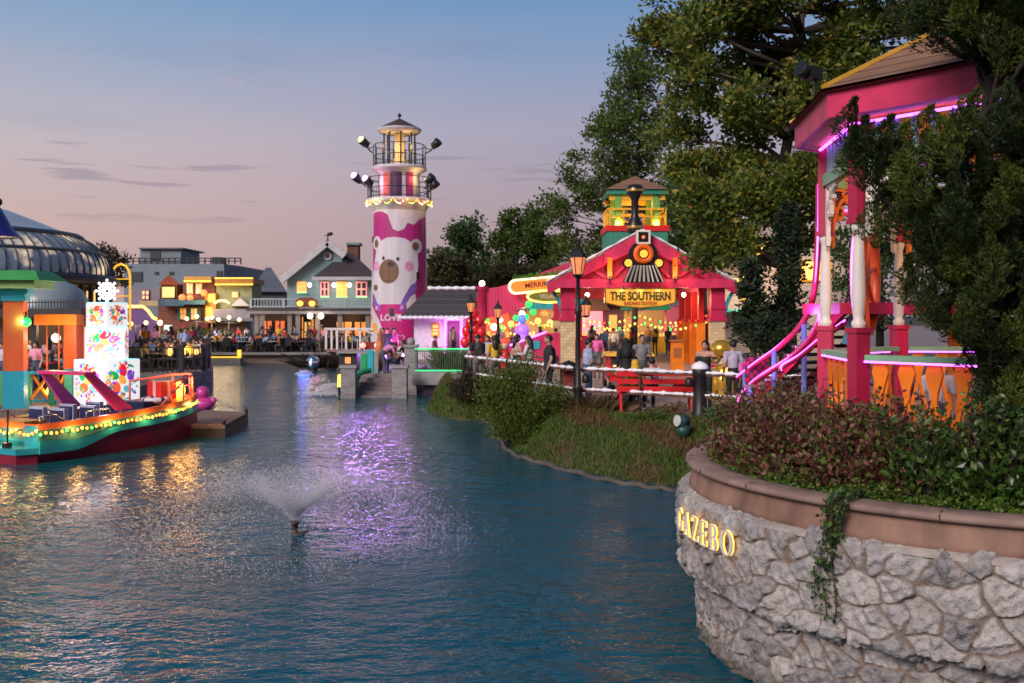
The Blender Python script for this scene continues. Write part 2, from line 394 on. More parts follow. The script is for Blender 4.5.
# ================================================================== THE SETTING
PL = 0.9                           # plaza level above the water
FX, FY = GX(295, 14.6), 14.6       # the fountain
def water_material():
    m, t, b = _new('lake_water'); N = t.nodes.new; L = t.links.new
    g = N('ShaderNodeNewGeometry')
    def noise(scale, sx, sy, det, rot=0.3):
        mp = N('ShaderNodeMapping'); mp.inputs['Scale'].default_value = (sx, sy, 1); mp.inputs['Rotation'].default_value = (0,0,rot); L(g.outputs['Position'], mp.inputs[0])
        n = N('ShaderNodeTexNoise'); n.inputs['Scale'].default_value = scale; n.inputs['Detail'].default_value = det; n.inputs['Roughness'].default_value = 0.55; L(mp.outputs[0], n.inputs['Vector'])
        return n.outputs['Fac']
    def math_(op, a, b_):
        n = N('ShaderNodeMath'); n.operation = op
        for i, x in enumerate((a, b_)):
            if isinstance(x, (int, float)): n.inputs[i].default_value = x
            else: L(x, n.inputs[i])
        return n.outputs[0]
    big = noise(0.9, 0.8, 1.15, 2.0); mid = noise(3.0, 0.85, 1.15, 3.0, 0.35); fine = noise(12.0, 0.8, 1.2, 3.0, -0.2)
    # the ring where the fountain's drops fall is choppier
    vd = N('ShaderNodeVectorMath'); vd.operation = 'DISTANCE'; L(g.outputs['Position'], vd.inputs[0]); vd.inputs[1].default_value = (FX, FY, 0)
    rg = N('ShaderNodeMapRange'); rg.interpolation_type = 'SMOOTHSTEP'; rg.inputs['From Min'].default_value = 1.0; rg.inputs['From Max'].default_value = 2.6; L(vd.outputs['Value'], rg.inputs['Value'])
    rg2 = N('ShaderNodeMapRange'); rg2.interpolation_type = 'SMOOTHSTEP'; rg2.inputs['From Min'].default_value = 2.8; rg2.inputs['From Max'].default_value = 5.5; rg2.inputs['To Min'].default_value = 1; rg2.inputs['To Max'].default_value = 0; L(vd.outputs['Value'], rg2.inputs['Value'])
    ring = math_('MULTIPLY', rg.outputs[0], rg2.outputs[0])
    drops = noise(19.0, 1, 1, 3.0)
    wv = N('ShaderNodeTexWave'); wv.wave_type = 'RINGS'; wv.rings_direction = 'SPHERICAL'; wv.inputs['Scale'].default_value = 0.9; wv.inputs['Distortion'].default_value = 2.5; wv.inputs['Detail'].default_value = 2
    sb = N('ShaderNodeVectorMath'); sb.operation = 'SUBTRACT'; L(g.outputs['Position'], sb.inputs[0]); sb.inputs[1].default_value = (FX, FY, 0); L(sb.outputs[0], wv.inputs['Vector'])
    calm = N('ShaderNodeMapRange'); calm.inputs['From Min'].default_value = 0.35; calm.inputs['From Max'].default_value = 0.65; calm.inputs['To Min'].default_value = 0.55; calm.inputs['To Max'].default_value = 1.25; L(noise(0.16, 0.6, 1.6, 2.0, 0.2), calm.inputs['Value'])
    h = math_('ADD', math_('MULTIPLY', big, 0.15), math_('MULTIPLY', math_('MULTIPLY', mid, 0.15), calm.outputs[0]))
    h = math_('ADD', h, math_('MULTIPLY', fine, 0.03))
    h = math_('ADD', h, math_('MULTIPLY', math_('MULTIPLY', drops, ring), 0.05))
    h = math_('ADD', h, math_('MULTIPLY', wv.outputs['Fac'], 0.006))
    bp = N('ShaderNodeBump'); bp.inputs['Strength'].default_value = 1.0; bp.inputs['Distance'].default_value = 0.46; L(h, bp.inputs['Height']); L(bp.outputs[0], b.inputs['Normal'])
    b.inputs['Base Color'].default_value = (0.001, 0.062, 0.092, 1); b.inputs['Roughness'].default_value = 0.07; b.inputs['IOR'].default_value = 1.33; b.inputs['Specular IOR Level'].default_value = 0.5
    return m
w = MB(); w.poly([(-90,-6,0),(60,-6,0),(60,80,0),(-90,80,0)]); w.struct('lake_water', water_material())
g = MB(); g.poly([(-1500,-400,-1.2),(1500,-400,-1.2),(1500,3000,-1.2),(-1500,3000,-1.2)]); g.struct('ground', pm('lakebed_earth', (0.05,0.045,0.035), 0.9))

paving = brick('paving', (0.25,0.18,0.15), (0.14,0.11,0.10), 2.2, 0.6, 0.5, 0.25, 0.2)
stonewall_m = brick('quay_stone', (0.2,0.2,0.21), (0.13,0.13,0.13), 1.6, 0.8, 0.6, 0.3, 0.6)
concrete = pm('concrete', (0.30,0.29,0.29), 0.8, 0.25, 3)
deckwood = board('deck_planks', (0.13,0.095,0.075), 0.16, 'X', 0.7)

# bank: waterline and upper edge, matched point for point
WLINE = [(-2.95,38.5),(-2.9,33.2),(-1.75,30.4),(-.85,30.2),(-.42,27.4),(-.05,23.4),(.6,21.6),(1.7,19.5),(2.55,18.5),(3.16,17.8),(3.1,15.5),(2.9,12.3)]
EDGE  = [(-2.4,38.5),(-2.0,34.0),(-1.35,32.6),(-.5,31.2),(.25,28.8),(1.0,26.0),(1.5,24.2),(2.6,22.9),(3.7,22.1),(4.6,21.5),(6.2,19.4),(6.0,12.8)]
def lerp_curve(pts, n):
    pts = [Vector((x,y,0)) for x, y in pts]; o = []
    k = len(pts)
    for i in range(n):
        t = i/(n-1)*(k-1); a = min(int(t), k-2); f = t-a
        p0, p1, p2, p3 = pts[max(a-1,0)], pts[a], pts[a+1], pts[min(a+2,k-1)]
        o.append(0.5*((2*p1)+(p2-p0)*f+(2*p0-5*p1+4*p2-p3)*f*f+(3*p1-p0-3*p2+p3)*f**3))
    return o
NW = 70
wc, ec = lerp_curve(WLINE, NW), lerp_curve(EDGE, NW)
def bank_pt(i, s):
    p = wc[i].lerp(ec[i], s)
    z = -0.25 + (PL+0.27)*(1-(1-s)**1.7) + 0.10*math.sin(PI*s)*(1+math.sin(i*0.55)+0.6*math.sin(i*1.7+s*5))*0.6
    if s > 0.97: z = PL+0.012
    # the grassy hump by the bridge
    hx = math.exp(-((p.x+1.0)**2/1.3+(p.y-31.6)**2/2.5)); z += 0.26*hx*math.sin(PI*min(1, s*0.9))
    return Vector((p.x, p.y, z))
b = MB(); NS = 14; b.smooth = True
b.add([bank_pt(i, j/(NS-1)) for i in range(NW) for j in range(NS)], [(i*NS+j, i*NS+j+1, (i+1)*NS+j+1, (i+1)*NS+j) for i in range(NW-1) for j in range(NS-1)], True)
def earth():
    m, t, bb = _new('bank_earth'); N = t.nodes.new; L = t.links.new
    tcn = N('ShaderNodeTexCoord'); n1 = N('ShaderNodeTexNoise'); n1.inputs['Scale'].default_value = 1.3; n1.inputs['Detail'].default_value = 6; L(tcn.outputs['Object'], n1.inputs['Vector'])
    r_ = N('ShaderNodeValToRGB'); ramp(r_, [(0.35,(0.03,0.055,0.012)),(0.5,(0.06,0.055,0.02)),(0.65,(0.10,0.06,0.03))]); L(n1.outputs['Fac'], r_.inputs[0]); L(r_.outputs[0], bb.inputs['Base Color']); bb.inputs['Roughness'].default_value = 0.95
    n2 = N('ShaderNodeTexNoise'); n2.inputs['Scale'].default_value = 22; L(tcn.outputs['Object'], n2.inputs['Vector']); bp = N('ShaderNodeBump'); bp.inputs['Distance'].default_value = 0.06; L(n2.outputs['Fac'], bp.inputs['Height']); L(bp.outputs[0], bb.inputs['Normal'])
    return m
b.struct('bank', earth())
pz = MB(); pz.slab([(p.x, p.y) for p in reversed(ec)]+[(-2.6,46),(-7.9,46),(-9.6,57),(-10.6,66),(-10.6,210),(140,210),(140,9),(8.2,9),(8.2,13.2)], -1.0, PL); pz.struct('plaza', [paving])
pz = MB(); pz.slab([(-7.0,40.9),(-3.95,40.9),(-3.95,46),(-7.9,46)], -1.0, PL-0.004); pz.struct('landing', [stonewall_m])
# far terrace, the left terrace, the wooden dock
pz = MB(); pz.slab([(-21.5,66),(-10.6,66),(-10.6,210),(-140,210),(-140,60),(-24,60),(-21.5,63)], -1.0, 0.72); pz.struct('far_terrace', [paving, stonewall_m])
pz = MB(); pz.slab([(-70,39.5),(-13.0,39.5),(-12.5,41.5),(-13.2,44.2),(-17.5,56),(-24,60),(-70,60)], -1.0, 0.9); pz.struct('terrace', [stonewall_m])
pz = MB(); pz.slab([(-70,27.3),(-13.3,27.3),(-10.9,28.1),(-10.7,30.6),(-13,33),(-14,39.4),(-70,39.4)], -0.6, 0.6); pz.struct('dock', [deckwood])
stone_edge = MB()
for (x0,y0),(x1,y1) in (((-21.5,65.9),(-10.6,65.9)),((-24,59.9),(-21.5,63))):
    stone_edge.bar((x0,y0,0.66),(x1,y1,0.66),0.5,0.16)
stone_edge.struct('terrace_kerb', concrete)
# pale kerb along the waterline
kb = MB(); kb.tube([(p.x-0.02, p.y-0.05, 0.02+0.03*math.sin(i*1.9)) for i, p in enumerate(wc[18:64])], 0.06, 6); kb.struct('bank_kerb', pm('wet_kerb', (0.085,0.075,0.06), 0.6, 0.5, 4))
# grass on the bank: uncountable
n = 34000
ii = rng.uniform(0, NW-1.001, n); ss = rng.uniform(0.1, 0.99, n)
pts = np.zeros((n,3))
for k in range(n):
    a = int(ii[k]); f = ii[k]-a; q = bank_pt(a, ss[k]).lerp(bank_pt(a+1, ss[k]), f); pts[k] = q
def blades(pts, h, wdt, lean=0.35):
    n = len(pts); hh = h*rng.uniform(0.5, 1.4, (n,1)); an = rng.uniform(0, 2*PI, n)
    a = np.stack([np.cos(an), np.sin(an), np.zeros(n)], 1)*wdt/2
    ln = rng.normal(0, lean, (n,3))*hh; ln[:,2] = 0
    top = pts+ln+np.array([0,0,1.0])*hh; mid = pts+ln*0.35+np.array([0,0,0.6])*hh
    v = np.stack([pts-a, pts+a, mid+a*0.7, top, mid-a*0.7], 1).reshape(-1,3)
    return v, np.arange(5*n).reshape(n,5)
patch = np.sin(pts[:,0]*2.1+1)*np.sin(pts[:,1]*1.3)+0.5*np.sin(pts[:,0]*5+pts[:,1]*3)+0.35*rng.normal(size=n)
dist_h = ((pts[:,0]+1.3)**2/4+(pts[:,1]-31)**2/9) < 1.2
kind_ = np.where((patch > 0.35) & ~dist_h, 1, 0)
hgt = np.where(kind_ == 1, 0.17, 0.12)
v, f = blades(pts, 0.10, 0.018); 
g_green = leafmat('grass_green', [(0,(0.03,0.07,0.01)),(0.5,(0.07,0.14,0.018)),(1,(0.14,0.18,0.035))], 0.25)
g_dry = leafmat('grass_dry', [(0,(0.09,0.045,0.02)),(0.5,(0.15,0.085,0.035)),(0.8,(0.17,0.12,0.05)),(1,(0.06,0.08,0.02))], 0.25)
o = npmesh('bank_grass', v, f, [g_green, g_dry], mi=kind_); stuff(o); o['label'] = 'rough green and dry brown grass growing down the bank to the water'; o['category'] = 'grass'

# ================================================================== PLANTER WITH THE SIGN WALL
PC = Vector((4.78, 9.8, 0)); PR = 3.0
def build_planter():
    root = thing('stone_planter', 'round planter wall of rough grey stones with a smooth terracotta coping, standing in the water', 'planter wall', (PC.x, PC.y, 0))
    prof = [(2.86,-0.35),(2.90,0.66),(3.07,0.715),(3.085,1.425),(3.0,1.465)]
    # walk the profile
    segs = []; L = 0
    for (r0,z0),(r1,z1) in zip(prof, prof[1:]):
        d = math.hypot(r1-r0, z1-z0); segs.append((L, L+d, r0, z0, r1, z1)); L += d
    du = 0.0115; nu = int(2*PI*PR/du); nv = int(L/0.0112)
    uu = np.linspace(0, 2*PI*PR, nu, endpoint=False); vv = np.linspace(0, L, nv)
    U, V = np.meshgrid(uu, vv, indexing='ij')
    split = 1.04                                 # path length where the upper, bulging band begins
    per = 2*PI*PR
    seeds = []
    for b0, b1 in ((0.0, split), (split, L)):
        rows = 6 if b0 == 0 else 4; rh = (b1-b0)/rows
        for r_ in range(rows):
            cw = rng.uniform(0.18, 0.24); nc = int(per/cw); cw = per/nc
            for k in range(nc):
                if rng.random() < 0.14: continue
                seeds.append((((k+0.5*(r_%2)+rng.uniform(-.36,.36))*cw) % per, b0+rh*(r_+0.5+rng.uniform(-.33,.33)), 0 if b0 == 0 else 1))
    seeds = np.array(seeds)
    best1 = np.full(U.shape, 9.0); best2 = np.full(U.shape, 9.0); idx = np.zeros(U.shape, int)
    band = (V > split).astype(float)
    wob = 0.014*np.sin(U*7.1+V*9)+0.010*np.sin(U*15.3-V*21)+0.008*np.sin(U*31+V*37); Uw = U+wob; Vw = V+0.014*np.sin(U*11+2)+0.010*np.sin(U*23+V*17)
    st = rng.uniform(0.8, 1.25, len(seeds))
    for i, (su, sv, sb) in enumerate(seeds):
        lo = int(((su-0.75) % per)/du); cols = (np.arange(lo, lo+int(1.5/du))) % nu
        duu = np.abs(Uw[cols]-su); duu = np.minimum(duu, per-duu)
        d = np.sqrt((duu/1.3)**2+((Vw[cols]-sv)*1.05)**2)*st[i] + np.where(band[cols] == sb, 0, 9)
        b1, b2 = best1[cols], best2[cols]; c1 = d < b1
        best2[cols] = np.where(c1, b1, np.minimum(b2, d)); best1[cols] = np.where(c1, d, b1); idx[cols] = np.where(c1, i, idx[cols])
    edge = best2-best1
    mask = np.clip((edge-0.007)/0.020, 0, 1); mask = mask*mask*(3-2*mask)
    k = len(seeds); tu, tv = rng.normal(0, 0.16, k), rng.normal(0, 0.16, k); dep = rng.uniform(0.026, 0.058, k)
    dU = U-seeds[idx,0]; dU = np.where(dU > per/2, dU-per, dU); dU = np.where(dU < -per/2, dU+per, dU); dV = V-seeds[idx,1]
    # chipped faces: the lowest of three random planes per stone
    f1 = dU*tu[idx]+dV*tv[idx]
    f2 = 0.018+dU*rng.normal(0,.55,k)[idx]+dV*rng.normal(0,.55,k)[idx]
    f3 = 0.02+dU*rng.normal(0,.7,k)[idx]+dV*rng.normal(0,.7,k)[idx]
    face = np.minimum(np.minimum(f1, f2), f3)
    rough = sum(a*np.sin(U*fu+V*fv+ph) for a, fu, fv, ph in [(0.004,60,33,0),(0.004,-41,72,1),(0.003,90,-55,2),(0.002,130,121,3)])
    rough = rough+rng.normal(0, 0.0018, U.shape)
    H = mask*(dep[idx]+np.clip(face,-0.03,0.028)+rough)+(1-mask)*(rng.normal(0,0.0025,U.shape)-0.004)
    rad = np.zeros(nv); zz = np.zeros(nv); nr = np.zeros(nv); nz = np.zeros(nv)
    for j, q in enumerate(vv):
        for a, b_, r0, z0, r1, z1 in segs:
            if q <= b_+1e-6:
                t = (q-a)/(b_-a); rad[j] = r0+(r1-r0)*t; zz[j] = z0+(z1-z0)*t; d = (b_-a); nr[j] = (z1-z0)/d; nz[j] = -(r1-r0)/d; break
    ker = np.ones(5)/5; nr = np.convolve(np.pad(nr,2,'edge'),ker,'valid'); nz = np.convolve(np.pad(nz,2,'edge'),ker,'valid')
    # near the edges of the face the displacement fades so the courses close
    TH = U/PR; RR = rad[None,:]+H*nr[None,:]; Z = zz[None,:]+H*nz[None,:]
    X = PC.x+RR*np.cos(TH); Y = PC.y+RR*np.sin(TH)
    v = np.stack([X,Y,Z],-1).reshape(-1,3)
    i0 = np.arange(nu)[:,None]; j0 = np.arange(nv-1)[None,:]; i1 = (i0+1) % nu
    f = np.stack(np.broadcast_arrays(i0*nv+j0, i1*nv+j0, i1*nv+j0+1, i0*nv+j0+1),-1).reshape(-1,4)
    m, t, bb = _new('rough_stone'); N = t.nodes.new; Lk = t.links.new
    at = N('ShaderNodeAttribute'); at.attribute_name = 'stone'; tn = N('ShaderNodeAttribute'); tn.attribute_name = 'tone'
    tcn = N('ShaderNodeTexCoord')
    n1 = N('ShaderNodeTexNoise'); n1.inputs['Scale'].default_value = 11; n1.inputs['Detail'].default_value = 10; n1.inputs['Roughness'].default_value = 0.72; Lk(tcn.outputs['Object'], n1.inputs['Vector'])
    r1 = N('ShaderNodeValToRGB'); ramp(r1, [(0.27,(0.12,0.112,0.116)),(0.41,(0.225,0.213,0.215)),(0.55,(0.325,0.305,0.30)),(0.72,(0.45,0.42,0.395))])
    ad = N('ShaderNodeMath'); ad.operation = 'MULTIPLY_ADD'; Lk(tn.outputs['Fac'], ad.inputs[0]); ad.inputs[1].default_value = 0.26; Lk(n1.outputs['Fac'], ad.inputs[2])
    sb = N('ShaderNodeMath'); sb.operation = 'SUBTRACT'; Lk(ad.outputs[0], sb.inputs[0]); sb.inputs[1].default_value = 0.13; Lk(sb.outputs[0], r1.inputs[0])
    # rusty stains
    n2 = N('ShaderNodeTexNoise'); n2.inputs['Scale'].default_value = 3.1; n2.inputs['Detail'].default_value = 5; Lk(tcn.outputs['Object'], n2.inputs['Vector'])
    mr2 = N('ShaderNodeMapRange'); mr2.inputs['From Min'].default_value = 0.55; mr2.inputs['From Max'].default_value = 0.72; mr2.inputs['To Max'].default_value = 0.45; Lk(n2.outputs['Fac'], mr2.inputs['Value'])
    mxx = N('ShaderNodeMixRGB'); Lk(mr2.outputs[0], mxx.inputs[0]); Lk(r1.outputs[0], mxx.inputs[1]); mxx.inputs[2].default_value = (0.27,0.19,0.14,1)
    mm = N('ShaderNodeMixRGB'); Lk(at.outputs['Fac'], mm.inputs[0]); mm.inputs[1].default_value = (0.17,0.125,0.098,1); Lk(mxx.outputs[0], mm.inputs[2])
    # green-black damp line just above the water
    gz = N('ShaderNodeSeparateXYZ'); Lk(tcn.outputs['Object'], gz.inputs[0]); mz = N('ShaderNodeMapRange'); mz.inputs['From Min'].default_value = 0.02; mz.inputs['From Max'].default_value = 0.2; mz.inputs['To Min'].default_value = 0.75; mz.inputs['To Max'].default_value = 0; Lk(gz.outputs['Z'], mz.inputs['Value'])
    md = N('ShaderNodeMixRGB'); Lk(mz.outputs[0], md.inputs[0]); Lk(mm.outputs[0], md.inputs[1]); md.inputs[2].default_value = (0.06,0.055,0.035,1)
    Lk(md.outputs[0], bb.inputs['Base Color']); bb.inputs['Roughness'].default_value = 0.85
    n3 = N('ShaderNodeTexNoise'); n3.inputs['Scale'].default_value = 55; n3.inputs['Detail'].default_value = 6; Lk(tcn.outputs['Object'], n3.inputs['Vector'])
    vo = N('ShaderNodeTexVoronoi'); vo.inputs['Scale'].default_value = 13; Lk(tcn.outputs['Object'], vo.inputs['Vector']); hs = N('ShaderNodeMath'); hs.operation = 'MULTIPLY_ADD'; Lk(vo.outputs['Distance'], hs.inputs[0]); hs.inputs[1].default_value = 1.1; Lk(n3.outputs['Fac'], hs.inputs[2])
    bp = N('ShaderNodeBump'); bp.inputs['Strength'].default_value = 1.0; bp.inputs['Distance'].default_value = 0.017; Lk(hs.outputs[0], bp.inputs['Height']); Lk(bp.outputs[0], bb.inputs['Normal'])
    o = npmesh('stone_wall', v, f, m, root, smooth=True)
    tone = rng.uniform(0, 1, k)[idx]
    for nm_, arr in (('stone', mask), ('tone', tone)):
        a = o.data.attributes.new(nm_, 'FLOAT', 'POINT'); a.data.foreach_set('value', arr.reshape(-1).astype(np.float32))
    terr = pm('terracotta_render', (0.25,0.145,0.105), 0.75, 0.45, 5, 0.15, streak=(1,1,.35))
    c_ = MB(); c_.lathe([(2.96,1.455),(3.0,1.485),(2.985,1.53),(2.955,1.692)], (PC.x,PC.y,0), 128); c_.build('coping_band', terr, root)
    c_ = MB(); c_.lathe([(2.95,1.690),(3.01,1.693),(3.035,1.712),(3.032,1.738),(3.005,1.756),(2.86,1.764),(2.72,1.755),(2.70,1.70),(2.70,1.60)], (PC.x,PC.y,0), 128); cp_ = c_.build('coping', pm('coping_cement', (0.235,0.155,0.125), 0.8, 0.4, 5, 0.2), root)
    c_ = MB()
    for k in range(22):
        a = 2*PI*k/22+.13; c_.bar((PC.x+2.72*math.cos(a),PC.y+2.72*math.sin(a),1.759),(PC.x+3.0*math.cos(a),PC.y+3.0*math.sin(a),1.757),.012,.008); c_.bar((PC.x+3.034*math.cos(a),PC.y+3.034*math.sin(a),1.70),(PC.x+3.034*math.cos(a),PC.y+3.034*math.sin(a),1.75),.012,.008,up=(1,0,0))
    c_.build('joints', pm('dark_joint', (0.06,0.045,0.035), 0.9), cp_)
    c_ = MB()
    c_.lathe([(3.09,1.438),(3.085,1.463),(2.97,1.488)], (PC.x,PC.y,0), 160); c_.build('mortar_line', pm('pale_mortar', (0.33,0.285,0.26), 0.9, 0.3, 12, 0.3), root)
    c_ = MB(); c_.lathe([(2.71,1.69),(1.5,1.76),(0.02,1.78)], (PC.x,PC.y,0), 48); c_.build('soil', pm('planter_soil', (0.035,0.025,0.018), 0.95, 0.4, 8, 0.4), root)
    return root
build_planter()

# lettering on the wall: serif capitals with light behind them
def glyphs():
    thin, thick, s = 0.042, 0.115, 0.045      # stroke weights and serif height for a letter 1 high
    def stroke(p, q, w): return ('bar', p, q, w)
    E = [stroke((.15,0),(.15,1),thick), stroke((.0,.02),(.62,.02),s), stroke((.0,.98),(.6,.98),s), stroke((.2,.5),(.5,.5),s), stroke((.6,.02),(.62,.24),s), stroke((.58,.98),(.6,.78),s), stroke((.5,.4),(.5,.6),s)]
    Z = [stroke((.03,.975),(.62,.975),s), stroke((.0,.025),(.62,.025),s), stroke((.55,.96),(.08,.04),thick), stroke((.03,.98),(.0,.76),s), stroke((.62,.02),(.66,.25),s)]
    A = [stroke((.08,.03),(.40,.98),thin+.01), stroke((.38,.98),(.68,.03),thick), stroke((.18,.34),(.56,.34),thin), stroke((-.02,.02),(.2,.02),s), stroke((.52,.02),(.82,.02),s)]
    def arc(cx, cy, rx, ry, a0, a1, w0, w1, n=18): return ('arc', cx, cy, rx, ry, a0, a1, w0, w1, n)
    O = [arc(.42,.5,.36,.46,0,360,0.05,0.16,30)]
    G = [arc(.42,.5,.36,.46,40,330,0.05,0.16,26), stroke((.72,.05),(.72,.42),.12), stroke((.56,.42),(.84,.42),s)]
    Bq = [stroke((.15,0),(.15,1),thick), stroke((.0,.02),(.35,.02),s), stroke((.0,.98),(.32,.98),s), stroke((.2,.53),(.35,.53),s), arc(.32,.755,.2,.225,-90,90,0.05,0.13,12), arc(.34,.275,.25,.255,-90,90,0.05,0.14,12)]
    return dict(G=(G,.9), A=(A,.84), Z=(Z,.68), E=(E,.66), B=(Bq,.68), O=(O,.9))
def letter(mb, gl, place, depth_in, depth_out, grow=0.0):
    def poly(pts):
        k = len(pts); a = [place(x, y, depth_out) for x, y in pts]; b_ = [place(x, y, depth_in) for x, y in pts]
        mb.add(a+b_, [tuple(range(k)), tuple(range(2*k-1,k-1,-1))]+[(i, i+k, (i+1)%k+k, (i+1)%k) for i in range(k)], False)
    for g_ in gl:
        if g_[0] == 'bar':
            (x0,y0),(x1,y1),w_ = g_[1:]; dx, dy = x1-x0, y1-y0; l = math.hypot(dx,dy); ox, oy = -dy/l*(w_/2+grow), dx/l*(w_/2+grow); ex, ey = dx/l*grow, dy/l*grow
            poly([(x0+ox-ex,y0+oy-ey),(x0-ox-ex,y0-oy-ey),(x1-ox+ex,y1-oy+ey),(x1+ox+ex,y1+oy+ey)])
        else:
            _, cx, cy_, rx, ry, a0, a1, w0, w1, n_ = g_
            for i in range(n_):
                q = []
                for t, sgn in ((i,1),(i+1,1),(i+1,-1),(i,-1)):
                    a = R(a0+(a1-a0)*t/n_); wd = (w0+(w1-w0)*abs(math.cos(a)))/2+grow
                    q.append((cx+math.cos(a)*(rx+sgn*wd), cy_+math.sin(a)*(ry+sgn*wd)))
                poly(q)
GLY = glyphs()
gz_root = thing('gazebo_lettering', 'pale serif letters spelling GAZEBO on the stone wall, glowing yellow from behind', 'sign', (PC.x+3.1*math.cos(R(182)), PC.y+3.1*math.sin(R(182)), 0.98))
let_m = pm('letter_face', (0.60,0.55,0.55), 0.5, 0.1); glow_m = em('letter_backlight', (1.0,0.50,0.05), 2.2)
a_deg = 181.5
for ch in 'GAZEBO':
    gl, adv = GLY[ch]; H_ = 0.222
    def place(x, y, d, a0=a_deg): 
        a = R(a0)+x*H_*.9/3.12; r_ = 3.155+d
        return (PC.x+r_*math.cos(a), PC.y+r_*math.sin(a), 1.125+y*H_)
    l = MB(); letter(l, gl, place, 0.008, 0.022); o = l.build('letter', let_m, gz_root)
    l = MB(); letter(l, gl, place, -0.006, 0.002, -0.004); l.build('backlight', glow_m, o)
    a_deg += (adv*.9+0.26)*H_/3.12*180/PI

for aa in (185, 191, 197, 203):
    lamp('letter_glow', (PC.x+3.165*math.cos(R(aa)), PC.y+3.165*math.sin(R(aa)), 1.30), 0.07, (1.0,0.5,0.06), gz_root, 0.02)

# ================================================================== GAZEBO
GC = Vector((5.37,10.43,0)); GR = 2.04; FLZ = 1.80
def octa(k, r, z): a = R(151.5+45*k); return Vector((GC.x+r*math.cos(a), GC.y+r*math.sin(a), z))
pink = pm('pink_paint', (0.44,0.012,0.065), 0.5, 0.3, 3, 0.08, streak=(1,1,.3))
pinkl = pm('light_pink_paint', (0.53,0.028,0.10), 0.5, 0.28, 3, 0.08)
orange = pm('orange_paint', (0.80,0.20,0.01), 0.5, 0.25, 4, 0.08)
white_p = pm('cream_white_paint', (0.72,0.66,0.62), 0.4, 0.08, 5, 0.02)
mint = pm('mint_green_paint', (0.22,0.42,0.27), 0.45, 0.12)
skyblue = pm('pale_blue_paint', (0.22,0.42,0.52), 0.45, 0.12)
teal = pm('teal_paint', (0.02,0.26,0.34), 0.45, 0.14)
yellow = pm('yellow_paint', (0.75,0.40,0.03), 0.45, 0.12)
black_m = pm('black_iron', (0.012,0.012,0.014), 0.45, 0.2, 8, 0.05)
led_p = em('purple_led', (0.62,0.10,1.0), 5.0); led_m = em('magenta_led', (1.0,0.10,0.62), 3.0)
warm = em('warm_bulb', (1.0,0.56,0.18), 9.0); warm_soft = em('warm_diffuser', (1.0,0.58,0.22), 4.0); white_l = em('white_lamp', (1.0,0.88,0.72), 7.0)
shingle = board('brown_shingles', (0.22,0.115,0.065), 0.13, 'Z', 0.8, 0.3, 0.8, 0.15, 0.35)
gaz = thing('gazebo', 'octagonal pink gazebo with orange cut-out railings and a shingled roof behind the dark evergreen', 'gazebo', (GC.x,GC.y,FLZ))
m = MB(); m.slab([tuple(octa(k,GR+0.12,0))[:2] for k in range(8)][::-1], FLZ-0.1, FLZ); m.build('floor', deckwood, gaz)
for k in range(8):
    c0 = octa(k, GR, 0); ang = R(151.5+45*k)
    p = MB(); p.box((c0.x,c0.y,FLZ+0.62), (0.155,0.155,1.24), ang); p.box((c0.x,c0.y,FLZ+1.25),(0.185,0.185,0.05), ang)
    pier = p.build('pier', pink, gaz)
    p = MB(); p.lathe([(.060,0),(.068,.02),(.070,.05),(.046,.09),(.056,.13),(.066,.3),(.062,.5),(.052,.8),(.046,.92),(.058,.95),(.07,.99),(.07,1.03)], (c0.x,c0.y,FLZ+1.275), 16); p.build('column', white_p, gaz)
    p = MB(); p.box((c0.x,c0.y,4.62),(0.145,0.145,1.03), ang); p.box((c0.x,c0.y,4.125),(0.17,0.17,0.05), ang); p.build('upper_post', pink, gaz)
